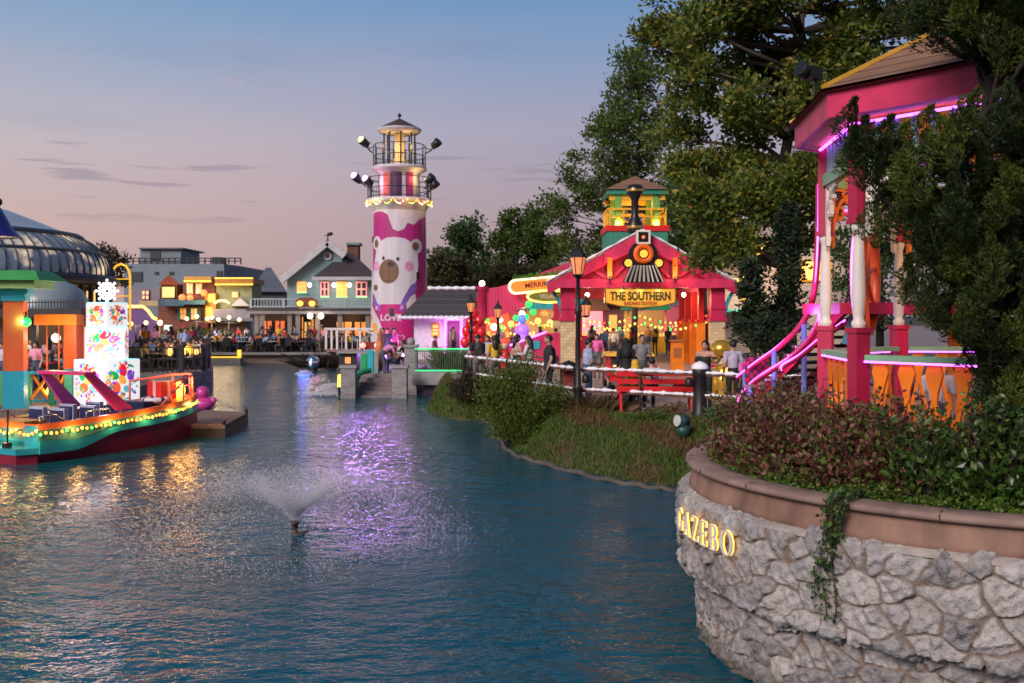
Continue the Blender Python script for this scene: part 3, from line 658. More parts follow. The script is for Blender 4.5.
for k in range(8):
    a, b_ = octa(k,GR,0), octa(k+1,GR,0); u = (b_-a).normalized(); nrm = Vector((u.y,-u.x,0))
    if nrm.dot(a-GC) < 0: nrm = -nrm
    L_ = (b_-a).length
    # railing with flat cut-out balusters
    r_ = MB(); r_.bar(a+u*.11+Vector((0,0,FLZ+.985)), b_-u*.11+Vector((0,0,FLZ+.985)), 0.15, 0.055); rail = r_.build('rail', mint, gaz)
    r_ = MB(); r_.bar(a+u*.1+nrm*.062+Vector((0,0,FLZ+.945)), b_-u*.1+nrm*.062+Vector((0,0,FLZ+.945)), 0.016, 0.018); r_.build('led_strip', led_p, rail)
    bl = MB(); nb = 5
    for i in range(nb):
        c_ = a+u*(0.1+(L_-0.2)*(i+0.5)/nb)
        hs = [0,.06,.16,.3,.45,.58,.7,.8,.9,1.0]; ws = [.05,.085,.105,.095,.06,.03,.035,.06,.085,.06]
        ins = [0,0,.055,.05,.02,0,0,0,0,0]; H_ = 0.86
        for sg in (-1,1):
            outl = [(sg*w_, FLZ+.07+h*H_) for h, w_ in zip(hs, ws)]; inn = [(sg*i_, FLZ+.07+h*H_) for h, i_ in zip(hs, ins)]
            for q in range(len(hs)-1):
                p4 = [inn[q], outl[q], outl[q+1], inn[q+1]]
                if abs(p4[0][0]-p4[1][0]) < 1e-6: continue
                bl.prism(p4 if sg > 0 else p4[::-1], c_, u, (0,0,1), 0.03)
    bl.bar(a+u*.1+Vector((0,0,FLZ+.06)), b_-u*.1+Vector((0,0,FLZ+.06)), 0.05, 0.07, )
    bl.build('balustrade', orange, gaz)
    # frieze
    f_ = MB(); f_.bar(a+Vector((0,0,4.72)), b_+Vector((0,0,4.72)), 0.10, 0.13); f_.build('beam', mint, gaz)
    f_ = MB()
    for i in range(7):
        c_ = a+u*(0.12+(L_-0.24)*(i+0.5)/7); f_.box((c_.x,c_.y,4.93),(0.05,0.05,0.3), math.atan2(u.y,u.x))
    f_.build('frieze', skyblue, gaz)
    f_ = MB(); f_.bar(a+nrm*.07+Vector((0,0,5.075)), b_+nrm*.07+Vector((0,0,5.075)), 0.03, 0.022); f_.build('led_strip', led_p, gaz)
    # scroll brackets below the beam
    for (e, d_, mt) in ((a, u, white_p), (b_, -u, orange)):
        br = MB(); o_ = e+d_*0.1
        def rib(pts, w_):
            for (x0,z0),(x1,z1) in zip(pts, pts[1:]):
                br.bar(o_+d_*x0+Vector((0,0,z0)), o_+d_*x1+Vector((0,0,z1)), 0.045, w_, up=tuple(nrm)) if False else br.bar(o_+d_*x0+Vector((0,0,z0)), o_+d_*x1+Vector((0,0,z1)), w_, 0.045, up=tuple(nrm))
        rib([(0.02,3.98),(0.03,4.2),(0.08,4.38),(0.17,4.5),(0.3,4.58),(0.46,4.63)], 0.055)
        rib([(0.02,4.6),(0.05,4.4),(0.12,4.3),(0.2,4.32),(0.22,4.42),(0.16,4.46)], 0.05)
        rib([(0.2,4.62),(0.26,4.52),(0.36,4.5)], 0.04); rib([(0.01,4.64),(0.48,4.64)], 0.03); rib([(0.005,3.96),(0.005,4.64)], 0.03)
        br.build('bracket', mt, gaz)
    # fascia, soffit, roof facet
    s = 2.39; e0, e1 = octa(k,s,0), octa(k+1,s,0)
    f_ = MB(); Z = lambda p, z: Vector((p.x,p.y,z))
    i0, i1 = octa(k,s-0.05,0), octa(k+1,s-0.05,0)
    f_.add([Z(e0,5.12),Z(e1,5.12),Z(e1,5.39),Z(e0,5.39),Z(i0,5.12),Z(i1,5.12),Z(i1,5.39),Z(i0,5.39)], [(0,1,2,3),(5,4,7,6),(1,0,4,5),(3,2,6,7)])
    f_.build('fascia', pinkl, gaz)
rf = MB(); n_ = 8; ap = (GC.x,GC.y,6.62)
e_ = [octa(k,2.46,5.40) for k in range(8)]
for k in range(8): rf.add([e_[k], e_[(k+1)%8], ap], [(0,1,2)] if False else [(1,0,2)])
rf.add([v_-Vector((0,0,.03)) for v_ in e_], [tuple(range(8))])
roof = rf.build('roof', shingle, gaz)
h_ = MB()
for k in range(8): h_.bar(octa(k,2.44,5.425), (GC.x,GC.y,6.645), 0.07, 0.035)
h_.build('hip_trim', pm('hip_trim_yellow', (0.62,0.34,0.04), 0.5), roof)
h_ = MB(); h_.add([octa(k,2.33,5.125) for k in range(8)]+[octa(k,1.9,5.11) for k in range(8)], [(k,(k+1)%8,8+(k+1)%8,8+k) for k in range(8)]); h_.add([octa(k,1.95,5.13) for k in range(8)], [tuple(range(8))]); h_.build('ceiling', board('orange_ceiling', (0.55,0.19,0.03), 0.12, 'X'), gaz)
lamp('gazebo_lamp', (GC.x,GC.y,4.6), 60, (1.0,0.6,0.28), gaz, 0.15)
# floodlight on the eave
fl = thing('floodlight', 'small black floodlight fixed on the left corner of the gazebo eave', 'floodlight', octa(0.85,2.38,5.42))
q = octa(0.85,2.36,5.42); m = MB(); m.bar(q, q+Vector((0,0,.14)), .03); m.build('bracket', black_m, fl)
m = MB(); m.box(q+Vector((-.03,0,.2)), (.16,.12,.12), 0.5); m.tube([q+Vector((-.1,-.03,.21)), q+Vector((-.18,-.06,.24))], [.07,.085], 10); m.build('head', black_m, fl)
# ================================================================== TREES AND PLANTS
bark = pm('bark', (0.09,0.065,0.05), 0.9, 0.35, 7, 0.5, streak=(1,1,0.25))
bark_d = pm('dark_bark', (0.035,0.026,0.02), 0.9, 0.35, 7, 0.4, streak=(1,1,0.25))
junip_m = leafmat('evergreen_scales', [(0,(0.012,0.03,0.006)),(0.4,(0.030,0.060,0.010)),(0.75,(0.065,0.095,0.014)),(0.93,(0.11,0.12,0.02)),(1,(0.12,0.07,0.02))], 0.2, 0.6)
olive_m = leafmat('olive_leaves', [(0,(0.035,0.075,0.014)),(0.4,(0.085,0.14,0.022)),(0.72,(0.16,0.195,0.03)),(0.93,(0.27,0.25,0.04)),(1,(0.34,0.19,0.04))], 0.35)
green_m = leafmat('green_leaves', [(0,(0.03,0.07,0.016)),(0.5,(0.065,0.125,0.024)),(0.85,(0.11,0.155,0.03)),(1,(0.16,0.15,0.04))], 0.35)
dgreen_m = leafmat('dark_green_leaves', [(0,(0.018,0.05,0.016)),(0.6,(0.042,0.095,0.024)),(1,(0.08,0.125,0.03))], 0.3)
dusk_m = leafmat('dry_olive_leaves', [(0,(0.045,0.045,0.02)),(0.6,(0.07,0.07,0.03)),(1,(0.10,0.09,0.04))], 0.3)
conif_m = leafmat('conifer_needles', [(0,(0.010,0.02,0.010)),(0.7,(0.02,0.04,0.015)),(1,(0.04,0.05,0.02))], 0.15)
burg_m = leafmat('burgundy_leaves', [(0,(0.06,0.02,0.02)),(0.28,(0.14,0.045,0.04)),(0.5,(0.25,0.095,0.075)),(0.62,(0.12,0.11,0.03)),(0.85,(0.09,0.16,0.028)),(1,(0.36,0.18,0.14))], 0.3, 0.4)
glossy_m = leafmat('glossy_green_leaves', [(0,(0.014,0.04,0.008)),(0.5,(0.035,0.085,0.014)),(0.85,(0.08,0.14,0.024)),(1,(0.15,0.18,0.04))], 0.3, 0.35, 0.5)
lime_m = leafmat('lime_ground_leaves', [(0,(0.04,0.09,0.012)),(0.6,(0.09,0.17,0.02)),(1,(0.16,0.22,0.04))], 0.35)

def unit(v): return v/(np.linalg.norm(v, axis=-1, keepdims=True)+1e-9)
def inpoly(x, y, poly):
    c_ = False; k = len(poly)
    for i in range(k):
        x0,y0 = poly[i]; x1,y1 = poly[i-1]
        if (y0 > y) != (y1 > y) and x < (x1-x0)*(y-y0)/(y1-y0)+x0: c_ = not c_
    return c_

# dark twisting juniper on the planter
jroot = thing('evergreen_tree', 'dark twisting evergreen tree with ropy plumes of foliage in front of the pink gazebo', 'tree', (3.98,8.0,1.77))
outline = [(836,110),(850,66),(866,90),(884,124),(905,104),(925,92),(948,116),(972,104),(990,80),(978,58),(955,52),(930,52),(908,30),(898,0),(900,-70),(1070,-90),(1190,60),(1200,400),(1050,445),(965,436),(958,400),(968,376),(950,342),(930,320),(905,298),(884,262),(858,222),(852,176),(830,140)]
def jtrunk(t):
    return Vector((4.02-0.25*math.sin(t*2.6)+0.15*t, 8.12+0.12*math.sin(t*4), 1.7+t*4.6))
tb = MB(); tb.tube([jtrunk(t/14) for t in range(15)], [0.09*(1-0.8*t/14)+0.01 for t in range(15)], 10); tb.build('trunk', bark_d, jroot)
plumes = []
tries = 0
while len(plumes) < 420 and tries < 30000:
    tries += 1
    px, py = random.uniform(830,1200), random.uniform(-95,445)
    if not inpoly(px-24, py, outline) or not inpoly(px, py+12, outline) or (px < 970 and not inpoly(px-6, py-30, outline)): continue
    D = 7.86+random.gauss(0,0.26)
    c_ = P(px,py,8.0); c_.y = D
    if any((c_-q[0]).length < 0.165 for q in plumes): continue
    plumes.append((c_, px, py))
lb = MB(); V_, F_, I_ = [], [], []; off = 0
for i, (c_, px, py) in enumerate(plumes):
    t = max(0.02, min(0.95, (c_.z-0.55-1.7)/4.6)); a = jtrunk(t)
    out_ = Vector((c_.x-a.x, c_.y-a.y, 0)); ou = out_.normalized() if out_.length > .05 else Vector((0,0,1))
    ax = (ou*random.uniform(0.15,0.75)+Vector((random.gauss(0,.25),random.gauss(0,.25),0.9))).normalized()
    Ln = random.uniform(0.36,0.56); rad = random.uniform(0.125,0.185)
    base = c_-ax*Ln*0.5
    if i % 3 == 0: lb.tube([a, a.lerp(base,0.5)+Vector((0,0,-.06)), base, base+ax*Ln*0.7], [0.035,0.025,0.014,0.005], 5)
    k = 1150
    s = rng.random(k)**0.85; th = rng.uniform(0,2*PI,k)
    pr = rad*np.sin(np.clip(s,0.02,1)**0.75*PI*0.93+0.15)*(0.72+0.4*np.sin(th*3+s*11+i)*0.6+0.25*np.sin(s*23+th*2))
    u = ax.orthogonal().normalized(); w_ = ax.cross(u)
    bend = np.array(ou)*0.10*np.sin(s*PI*1.3)[:,None]
    U_, W_, A_ = np.array(u), np.array(w_), np.array(ax)
    rd = np.cos(th)[:,None]*U_+np.sin(th)[:,None]*W_
    rr_ = pr*np.sqrt(rng.uniform(0.45,1.0,k))
    ctr = np.array(base)+A_*(s*Ln)[:,None]+rd*rr_[:,None]+bend
    v, f = cards(ctr, unit(rd*0.75+A_*0.8), 0.042, 0.24, 0.4)
    V_.append(v); F_.append(f+off); off += len(v); I_.append(np.full(len(f), (0,1,1,2)[i % 4]))
lb.build('limbs', bark_d, jroot)
npmesh('foliage', np.concatenate(V_), np.concatenate(F_), [junip_m, leafmat('evergreen_dark_scales', [(0,(0.006,0.015,0.004)),(0.6,(0.015,0.032,0.007)),(1,(0.045,0.06,0.012))], .15, .6), leafmat('evergreen_pale_scales', [(0,(0.03,0.055,0.009)),(0.5,(0.075,0.11,0.016)),(1,(0.16,0.18,0.025))], .25, .6)], jroot, mi=np.concatenate(I_))  # plumes take turns between dark, middle and pale green scales

# generic broadleaf tree: trunk, limbs to clumps, leaves spread through each clump
def tree(name, label, base, clumps, leaf, mat, nleaf, trunk_r, bark_=bark, group=None, trunk_pts=None, cluster=0.0, aspect=0.55, droop=0.0, limbs=True, cat='tree'):
    """clumps: list of (centre Vector, radius)"""
    root = thing(name, label, cat, base, group)
    B = Vector(base)
    cz = [c_.z for c_, r_ in clumps]; top = max(cz); cx = sum(c_.x for c_, r_ in clumps)/len(clumps); cyy = sum(c_.y for c_, r_ in clumps)/len(clumps)
    tp = trunk_pts or [B, B.lerp(Vector((cx,cyy,top)),0.35)+Vector((random.gauss(0,.1),random.gauss(0,.1),0)), B.lerp(Vector((cx,cyy,top)),0.7)+Vector((random.gauss(0,.15),0,0)), Vector((cx,cyy,top))]
    tm = MB(); n_ = len(tp); tm.tube(tp, [trunk_r*(1-0.85*i/(n_-1)) for i in range(n_)], 9)
    if limbs:
        for c_, r_ in clumps:
            best = None
            for i in range(n_-1):
                for q in range(5):
                    p_ = tp[i].lerp(tp[i+1], q/5)
                    if p_.z < c_.z-0.25*r_ or i == 0:
                        d_ = (p_-c_).length+abs(p_.z-(c_.z-1.1*r_))*0.5
                        if best is None or d_ < best[0]: best = (d_, p_)
            p_ = best[1]; midp = p_.lerp(c_,0.5)+Vector((random.gauss(0,.12),random.gauss(0,.12),random.uniform(-.15,.2)))*r_
            tm.tube([p_, midp, c_], [max(0.012, trunk_r*0.3), trunk_r*0.18, trunk_r*0.06], 5)
            for q in range(4):
                e_ = c_+Vector((random.gauss(0,.5),random.gauss(0,.5),random.gauss(0,.45)))*r_
                tm.tube([midp.lerp(c_,random.random()), e_], [trunk_r*0.09, trunk_r*0.03], 4)
    tm.build('trunk', bark_, root)
    tot = sum(r_**2 for c_, r_ in clumps); C_ = []; D_ = []
    for c_, r_ in clumps:
        k = max(30, int(nleaf*r_**2/tot))
        ns = max(4, int(14*(r_/0.9)**0.5)); sub = unit(rng.normal(0,1,(ns,3)))*(rng.random((ns,1))**0.45)*r_*0.85
        sub[:,2] *= 0.8
        j = rng.integers(0, ns, k); sp = rng.normal(0, 0.24*r_, (k,3)); sp[:,2] *= 0.7
        ctr = np.array(c_)+sub[j]+sp
        dd = unit(sp+sub[j]*0.4+np.array([0,0,0.25-droop])*r_)
        C_.append(ctr); D_.append(dd)
    v, f = cards(np.concatenate(C_), np.concatenate(D_), leaf, aspect, 0.5)
    npmesh('crown', v, f, mat, root)
    return root
def clumps_in(poly, D, dD, n, r0, r1, mind=0.6):
    xs = [p[0] for p in poly]; ys = [p[1] for p in poly]; o = []; t = 0
    while len(o) < n and t < 20000:
        t += 1
        x, y = random.uniform(min(xs),max(xs)), random.uniform(min(ys),max(ys))
        if not inpoly(x, y, poly): continue
        r_ = random.uniform(r0,r1); c_ = P(x,y,D); c_.y += random.uniform(-dD,dD)
        if any((c_-q).length < mind*(r_+s_)*0.5 for q, s_ in o): continue
        o.append((c_, r_))
    return o
# the big olive-green tree that arches over the plaza
poly = [(668,-70),(652,8),(668,30),(690,70),(668,100),(690,130),(684,165),(690,200),(705,232),(716,246),(745,250),(770,262),(805,252),(850,230),(990,120),(990,-80)]
tp = [Vector((8.6,31,PL)), Vector((8.5,31,4)), Vector((8.2,30.5,7.2)), Vector((8.6,30,10.5)), Vector((8.8,30,13.5))]
tree('broadleaf_tree', 'huge olive green tree with yellowing leaves arching high over the gazebo roof', (8.6,31,PL), clumps_in(poly, 30, 2.2, 125, 0.6, 1.05, 0.58), 0.18, olive_m, 100000, 0.32, bark, trunk_pts=tp)
# tall tree behind the station
poly = [(622,58),(655,38),(662,100),(672,150),(676,200),(690,250),(660,262),(560,262),(556,240),(548,205),(566,160),(584,132),(598,118),(610,88)]
TD = 60.0
tp = [Vector((GX(634,TD),TD,PL)), P(636,260,TD), P(637,190,TD), P(640,140,TD), P(640,90,TD)]
tree('broadleaf_tree', 'tall thin-leaved green tree with bare pale trunks behind the orange cupola', (GX(634,TD),TD,PL), clumps_in(poly, TD, 2.6, 150, 0.6, 1.15, 0.6), 0.24, leafmat('airy_leaves', [(0,(0.035,0.075,0.018)),(0.5,(0.075,0.135,0.028)),(0.85,(0.12,0.17,0.035)),(1,(0.17,0.17,0.04))], 0.4), 26000, 0.2, bark, trunk_pts=tp)
# distant trees left of it
def far_tree(label, poly, D, n, r0, r1, leaf, mat, nl, tx, tr=0.28, group=None):
    tp = [Vector((GX(tx,D),D,PL)), P(tx,290,D), P(tx+2,255,D), P(tx,min(p[1] for p in poly)+8,D)]
    return tree('broadleaf_tree', label, (GX(tx,D),D,PL), clumps_in(poly, D, 1.5, n, r0, r1), leaf, mat, nl, tr, bark_d, trunk_pts=tp, group=group)
far_tree('dense dark green round-topped tree beyond the low white cottage', [(436,262),(446,245),(452,232),(462,228),(474,222),(486,238),(488,262),(484,285),(444,285)], 92, 26, 1.0, 1.5, 0.36, dgreen_m, 7000, 468)
far_tree('tall open-crowned green tree on the left of a pair beyond the pink gateway', [(492,230),(500,216),(510,212),(518,222),(522,250),(518,275),(494,275),(490,255)], 85, 22, 0.75, 1.25, 0.32, green_m, 5000, 506)
far_tree('taller open-crowned green tree on the right of a pair beyond the pink gateway', [(520,220),(530,206),(540,210),(548,225),(553,238),(562,250),(556,268),(540,275),(524,278),(520,255)], 85, 26, 0.75, 1.25, 0.32, green_m, 6500, 536)
far_tree('low greyish olive tree spreading behind the dark cottage roof', [(428,268),(440,258),(456,262),(470,270),(472,292),(428,296)], 74, 20, 0.8, 1.2, 0.3, dusk_m, 5500, 450)
far_tree('feathery olive brown tree behind the pink gateway panel', [(478,276),(500,268),(530,270),(552,272),(560,290),(478,296)], 72, 26, 0.7, 1.1, 0.28, dusk_m, 6500, 515)
far_tree('sparse dark tree behind the glass conservatory, wound with yellow fairy lights', [(97,246),(104,240),(112,252),(122,262),(124,285),(108,290),(98,270)], 58, 18, 0.4, 0.7, 0.2, leafmat('winter_leaves', [(0,(0.03,0.025,0.02)),(1,(0.08,0.05,0.03))], 0.2), 1500, 106, 0.2)
far_tree('dark leafy tree standing behind the gabled pavilion on its right', [(672,190),(700,180),(730,205),(735,240),(700,262),(676,245)], 56, 24, 0.9, 1.4, 0.26, dgreen_m, 8000, 704, 0.22)
for tx_, D_, w_, lab in ((880,50,45,'dark leafy tree far behind the gazebo columns, nearest the cream sided building'),(965,46,55,'broad dark tree hidden behind the evergreen and the gazebo'),(1060,50,60,'tall dark tree behind the gazebo on its far side'),(1150,42,60,'dark bushy tree at the far end of the plaza beyond the gazebo')):
    far_tree(lab, [(tx_-w_,295),(tx_-w_*.8,230),(tx_-w_*.3,185),(tx_+w_*.3,180),(tx_+w_*.8,225),(tx_+w_,300),(tx_,325)], D_, 26, 0.9, 1.5, 0.26, dgreen_m, 6000, tx_, 0.22)
# dark slim conifers by the stairs
def conifer(px0, top, bot, D, wid, label, nl=4200):
    b_ = Vector((GX(px0,D),D,PL)); zt = GZ(top,D); root = thing('conifer', label, 'conifer', b_)
    t_ = MB(); t_.tube([b_, Vector((b_.x+.05,D,(zt+PL)/2)), Vector((b_.x,D,zt))], [0.11,0.07,0.01], 7); t_.build('trunk', bark_d, root)
    zb = GZ(bot,D); C_ = []; D_ = []; k = 46
    for i in range(k):
        s = (i+random.random())/k; z = zb+(zt-zb)*s; r_ = wid*(1-s)**0.7*random.uniform(0.5,1.1); a = random.uniform(0,2*PI)
        m_ = nl//k; q = rng.random(m_); sp = rng.normal(0,0.12,(m_,3))
        d_ = np.array([math.cos(a),math.sin(a),0.35]); C_.append(np.array([b_.x,D,z])+d_*(q*r_)[:,None]+sp*np.array([1,1,.6])); D_.append(np.tile(d_,(m_,1)))
    v, f = cards(np.concatenate(C_), np.concatenate(D_), 0.15, 0.4, 0.6); npmesh('crown', v, f, conif_m, root)
conifer(752, 262, 345, 24, 0.5, 'short dark conifer, left of two in front of the cream sided building', 3300)
conifer(787, 205, 335, 25, 0.66, 'tall dark conifer with see-through branches behind the purple lit stair rails', 4800)
conifer(768, 318, 352, 21.5, 0.5, 'low dark bushy conifer at the foot of the two taller ones', 2500)

# planting in the round planter
def shrub(name, label, c_, rx, ry, rz, n_, leaf, mat, group=None, stems=True, aspect=0.55, cat='shrub', upright=0.4, rough=1.0, sprigs=0):
    c_ = Vector(c_); root = thing(name, label, cat, c_, group)
    if stems:
        t_ = MB()
        for i in range(9):
            a = random.uniform(0,2*PI); e_ = c_+Vector((math.cos(a)*rx*random.uniform(.2,.9), math.sin(a)*ry*random.uniform(.2,.9), rz*random.uniform(.6,1.5)))
            t_.tube([c_+Vector((math.cos(a)*.03,math.sin(a)*.03,-.03)), c_.lerp(e_,.5)+Vector((0,0,rz*.15)), e_], [.012,.009,.004], 4)
        t_.build('stems', bark_d, root)
    ns = 30; sub = unit(rng.normal(0,1,(ns,3)))*rng.uniform(0.45,1.0,(ns,1))*rough; sub[:,2] = np.abs(sub[:,2])*1.15-0.12
    j = rng.integers(0,ns,n_); sp = rng.normal(0,0.17,(n_,3)); q = sub[j]+sp; q[:,2] = np.maximum(q[:,2], -0.15)
    ctr = np.array(c_)+q*np.array([rx,ry,rz])+np.array([0,0,rz*0.25])
    dd = unit(sp+sub[j]*0.5+np.array([0,0,upright]))
    if sprigs:
        t_ = MB(); C2, D2 = [], []
        for i in range(sprigs):
            a = random.uniform(0,2*PI); b0 = c_+Vector((math.cos(a)*rx*random.uniform(.1,.8), math.sin(a)*ry*random.uniform(.1,.8), rz*.6)); e0 = b0+Vector((random.gauss(0,.10)+math.cos(a)*.08, random.gauss(0,.10)+math.sin(a)*.08, random.uniform(.22,.52)))
            t_.tube([b0, b0.lerp(e0,.5)+Vector((random.gauss(0,.02),0,0)), e0], [.006,.005,.003], 4)
            for q in range(26):
                tq = random.uniform(.1,1.05); an = random.uniform(0,2*PI); o_ = Vector((math.cos(an),math.sin(an),.5)); C2.append(np.array(b0.lerp(e0,tq)+o_*leaf*.5)); D2.append(np.array(o_))
        t_.build('sprigs', bark_d, root); ctr = np.concatenate([ctr, np.array(C2)]); dd = np.concatenate([dd, unit(np.array(D2))])
    v, f = cards(ctr, dd, leaf, aspect, 0.5)
    npmesh('foliage', v, f, mat, root); return root
def ring(a, r_, z=1.76): return (PC.x+r_*math.cos(R(a)), PC.y+r_*math.sin(R(a)), z)
GB = 'burgundy shrubs planted round the gazebo'
spots = [(158,2.35,.42,.34),(168,2.2,.46,.40),(178,2.42,.42,.36),(187,2.15,.5,.48),(196,2.4,.44,.42),(204,2.05,.5,.5),(212,2.35,.46,.44),(219,2.0,.46,.5),(226,2.3,.42,.42),(233,2.1,.42,.46),(150,2.1,.45,.42),(140,2.2,.5,.42)]
for i, (a, r_, w_, h_) in enumerate(spots):
    shrub('burgundy_shrub', 'burgundy leaved shrub growing in the stone planter round the gazebo', ring(a,r_), w_, w_, h_*random.uniform(.75,1.1), 1900, 0.056, burg_m, GB, aspect=0.6, sprigs=13)
GG = 'glossy green shrubs along the front of the planter'
for i, (a, r_, w_, h_) in enumerate([(232,2.45,.30,.36),(238,2.3,.34,.5),(244,2.4,.34,.52),(250,2.35,.36,.46),(257,2.4,.4,.5),(266,2.3,.42,.5)]):
    shrub('green_shrub', 'glossy green leafy shrub at the front right of the stone planter', ring(a,r_), w_, w_, h_, 800, 0.070, glossy_m, GG, aspect=0.62, sprigs=9)
# low creeping cover along the coping: uncountable
n = 6500; aa = rng.uniform(R(165),R(285),n); rr_ = rng.uniform(2.42,2.82,n); lump = 0.6+0.4*np.sin(aa*23)+0.3*np.sin(aa*61+rr_*9)
ctr = np.stack([PC.x+rr_*np.cos(aa), PC.y+rr_*np.sin(aa), 1.75+np.abs(rng.normal(0,0.065,n))*np.clip(lump,0.1,2)], 1)
v, f = cards(ctr, unit(rng.normal(0,1,(n,3))+np.array([0,0,.6])), 0.034, 0.7, 0.5); o = npmesh('creeping_cover', v, f, lime_m); stuff(o); o['label'] = 'bright green creeping plants spilling along the inside of the coping'; o['category'] = 'ground cover'
# trailing vine over the wall
vr = thing('trailing_vine', 'green vine trailing from the planter down over the rough stone wall', 'vine', ring(223.5,3.05,1.78)); vb = MB(); C_ = []; D_ = []
for k in range(7):
    a0 = 222.5+random.uniform(-1.2,1.6); ln = random.choice([.35,.55,.8,.95,.7,.5,.98]); pts_ = []
    for s in range(11):
        t = s/10; a = a0+math.sin(t*5+k)*0.5-t*1.3
        if t < 0.25: r_, z = 2.75+0.36*t/0.25, 1.80
        else: r_, z = 3.13+0.03*math.sin(t*9+k), 1.80-(t-0.25)/0.75*ln
        pts_.append(Vector(ring(a,r_,z)))
    vb.tube(pts_, .005, 4)
    for q in range(int(90*ln)+30):
        t = random.random()*10; i0 = min(9,int(t)); p_ = pts_[i0].lerp(pts_[i0+1],t-i0)
        C_.append(np.array(p_)+rng.normal(0,0.028,3)); D_.append(np.array([-0.4,-0.5,-0.5]))
vb.build('stems', bark_d, vr); v, f = cards(np.array(C_), np.array(D_), 0.042, 0.75, 0.5); npmesh('leaves', v, f, glossy_m, vr)
# shrubs on the bank
shrub('round_shrub', 'big rounded olive green shrub overhanging the water on the bank', (.28,24.2,0.10), 1.05,1.0,1.5, 24000, 0.07, leafmat('shrub_olive', [(0,(0.04,0.08,0.012)),(0.6,(0.085,0.13,0.018)),(1,(0.16,0.18,0.03))],0.3), aspect=0.5)
def tuft(label, c_, h, sp, n_, mat, wdt=0.02):
    pts_ = np.array(c_)+rng.normal(0,1,(n_,3))*np.array([sp*.45,sp*.45,0]); d_ = pts_-np.array(c_)
    an = rng.uniform(0,2*PI,n_); a_ = np.stack([np.cos(an),np.sin(an),np.zeros(n_)],1)*wdt/2; hh = h*rng.uniform(.45,1.1,(n_,1))
    ln = d_*0.9+rng.normal(0,.22,(n_,3))*hh; ln[:,2] = 0; top = pts_+ln+np.array([0,0,1.])*hh; mid = pts_+ln*.3+np.array([0,0,.6])*hh
    v = np.stack([pts_-a_,pts_+a_,mid+a_*.7,top,mid-a_*.7],1).reshape(-1,3); o = npmesh('ornamental_grass', v-np.array(c_), np.arange(5*n_).reshape(n_,5), mat); o.location = c_
    return tag(o, label, 'ornamental grass')
dark_g = leafmat('purple_grass', [(0,(0.02,0.016,0.012)),(0.6,(0.05,0.035,0.025)),(1,(0.09,0.07,0.035))], 0.2)
shrub('ornamental_grass', 'rounded dark brown fountain grass clump on the grassy hump beside the bridge', (-1.2,30.9,0.62), .72,.7,.78, 9000, .16, dark_g, aspect=.10, upright=1.1, cat='ornamental grass')
tuft('dry brown grass tuft at the foot of the black lamp post', (1.95,24.2,0.75), 0.55, .6, 1500, g_dry, .018)
tuft('pale reed-like grass clump behind the green railed bridge', (-2.6,43,PL), 0.95, .7, 1200, leafmat('pale_reeds', [(0,(0.10,0.09,0.04)),(1,(0.22,0.20,0.09))],.3), .03)
for i,(px,D,lab) in enumerate([(612,24.1,'low scrubby brown shrub on the bank below the lower fence rail'),(672,22.9,'low rust brown shrub on the bank below the red bench'),(655,21.8,'small green shrub halfway down the bank')]):
    shrub('low_shrub', lab, (GX(px,D),D,0.75), .55,.4,.34, 1300, .06, [dusk_m,burg_m,green_m][i])
for i,(px,D) in enumerate([(736,19.5),(760,18.2),(800,17.5)]):
    shrub('hedge_shrub', ['leafy green shrub beside the foot of the slide','leafy green shrub below the purple stair rails','leafy green shrub against the left gazebo post'][i], (GX(px,D),D,PL), .6,.5,.55, 1800, .075, green_m)
# ================================================================== PLAZA ON THE RIGHT: FENCE, LAMPS, PAVILION, STAIRS, STALLS
snow_m = pm('snow_trim', (0.74,0.74,0.78), 0.8, 0.08, 9, 0.3)
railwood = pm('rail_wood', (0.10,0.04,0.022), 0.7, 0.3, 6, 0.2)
red_p = pm('red_paint', (0.62,0.02,0.02), 0.4, 0.14, 4, 0.04)
cream = brick('cream_brick', (0.55,0.42,0.24), (0.42,0.32,0.18), 1.9, 0.6, 0.5, 0.25, 0.3)
creamp = pm('cream_paint', (0.58,0.47,0.30), 0.6)
pinkboard = board('pink_boards', (0.50,0.015,0.085), 0.16, 'X', 0.5, 0.12, 0.8, 0.1, 0.5)
# fence: black posts, two rails with melting fake snow along the top
FPTS = [Vector((-1.48,31.5,PL)), Vector((-.1,28.4,PL)), Vector((1.57,24.4,PL)), Vector((4.23,22.5,PL)), Vector((6.4,20.7,PL)), Vector((7.4,18.6,PL))]
fence = thing('rail_fence', 'low rail fence with black posts and white snow trim, between plaza and bank', 'fence', FPTS[3])
for i, p_ in enumerate(FPTS):
    big = i == 3
    m = MB(); rr0 = 0.16 if big else 0.07
    m.lathe([(rr0*1.15,0),(rr0*1.15,.12),(rr0,.16),(rr0*.95,.9),(rr0*1.1,.96),(rr0*1.1,1.1),(rr0*.8,1.16),(.001,1.2)] if big else [(rr0,0),(rr0,1.0),(rr0*1.2,1.02),(.001,1.08)], p_, 14)
    po = m.build('post', black_m, fence)
    if big:
        m = MB(); m.lathe([(rr0*1.2,1.09),(rr0*1.25,1.14),(rr0*.9,1.2),(rr0*.3,1.25),(.001,1.26)], p_, 14); m.build('snow_cap', snow_m, po)
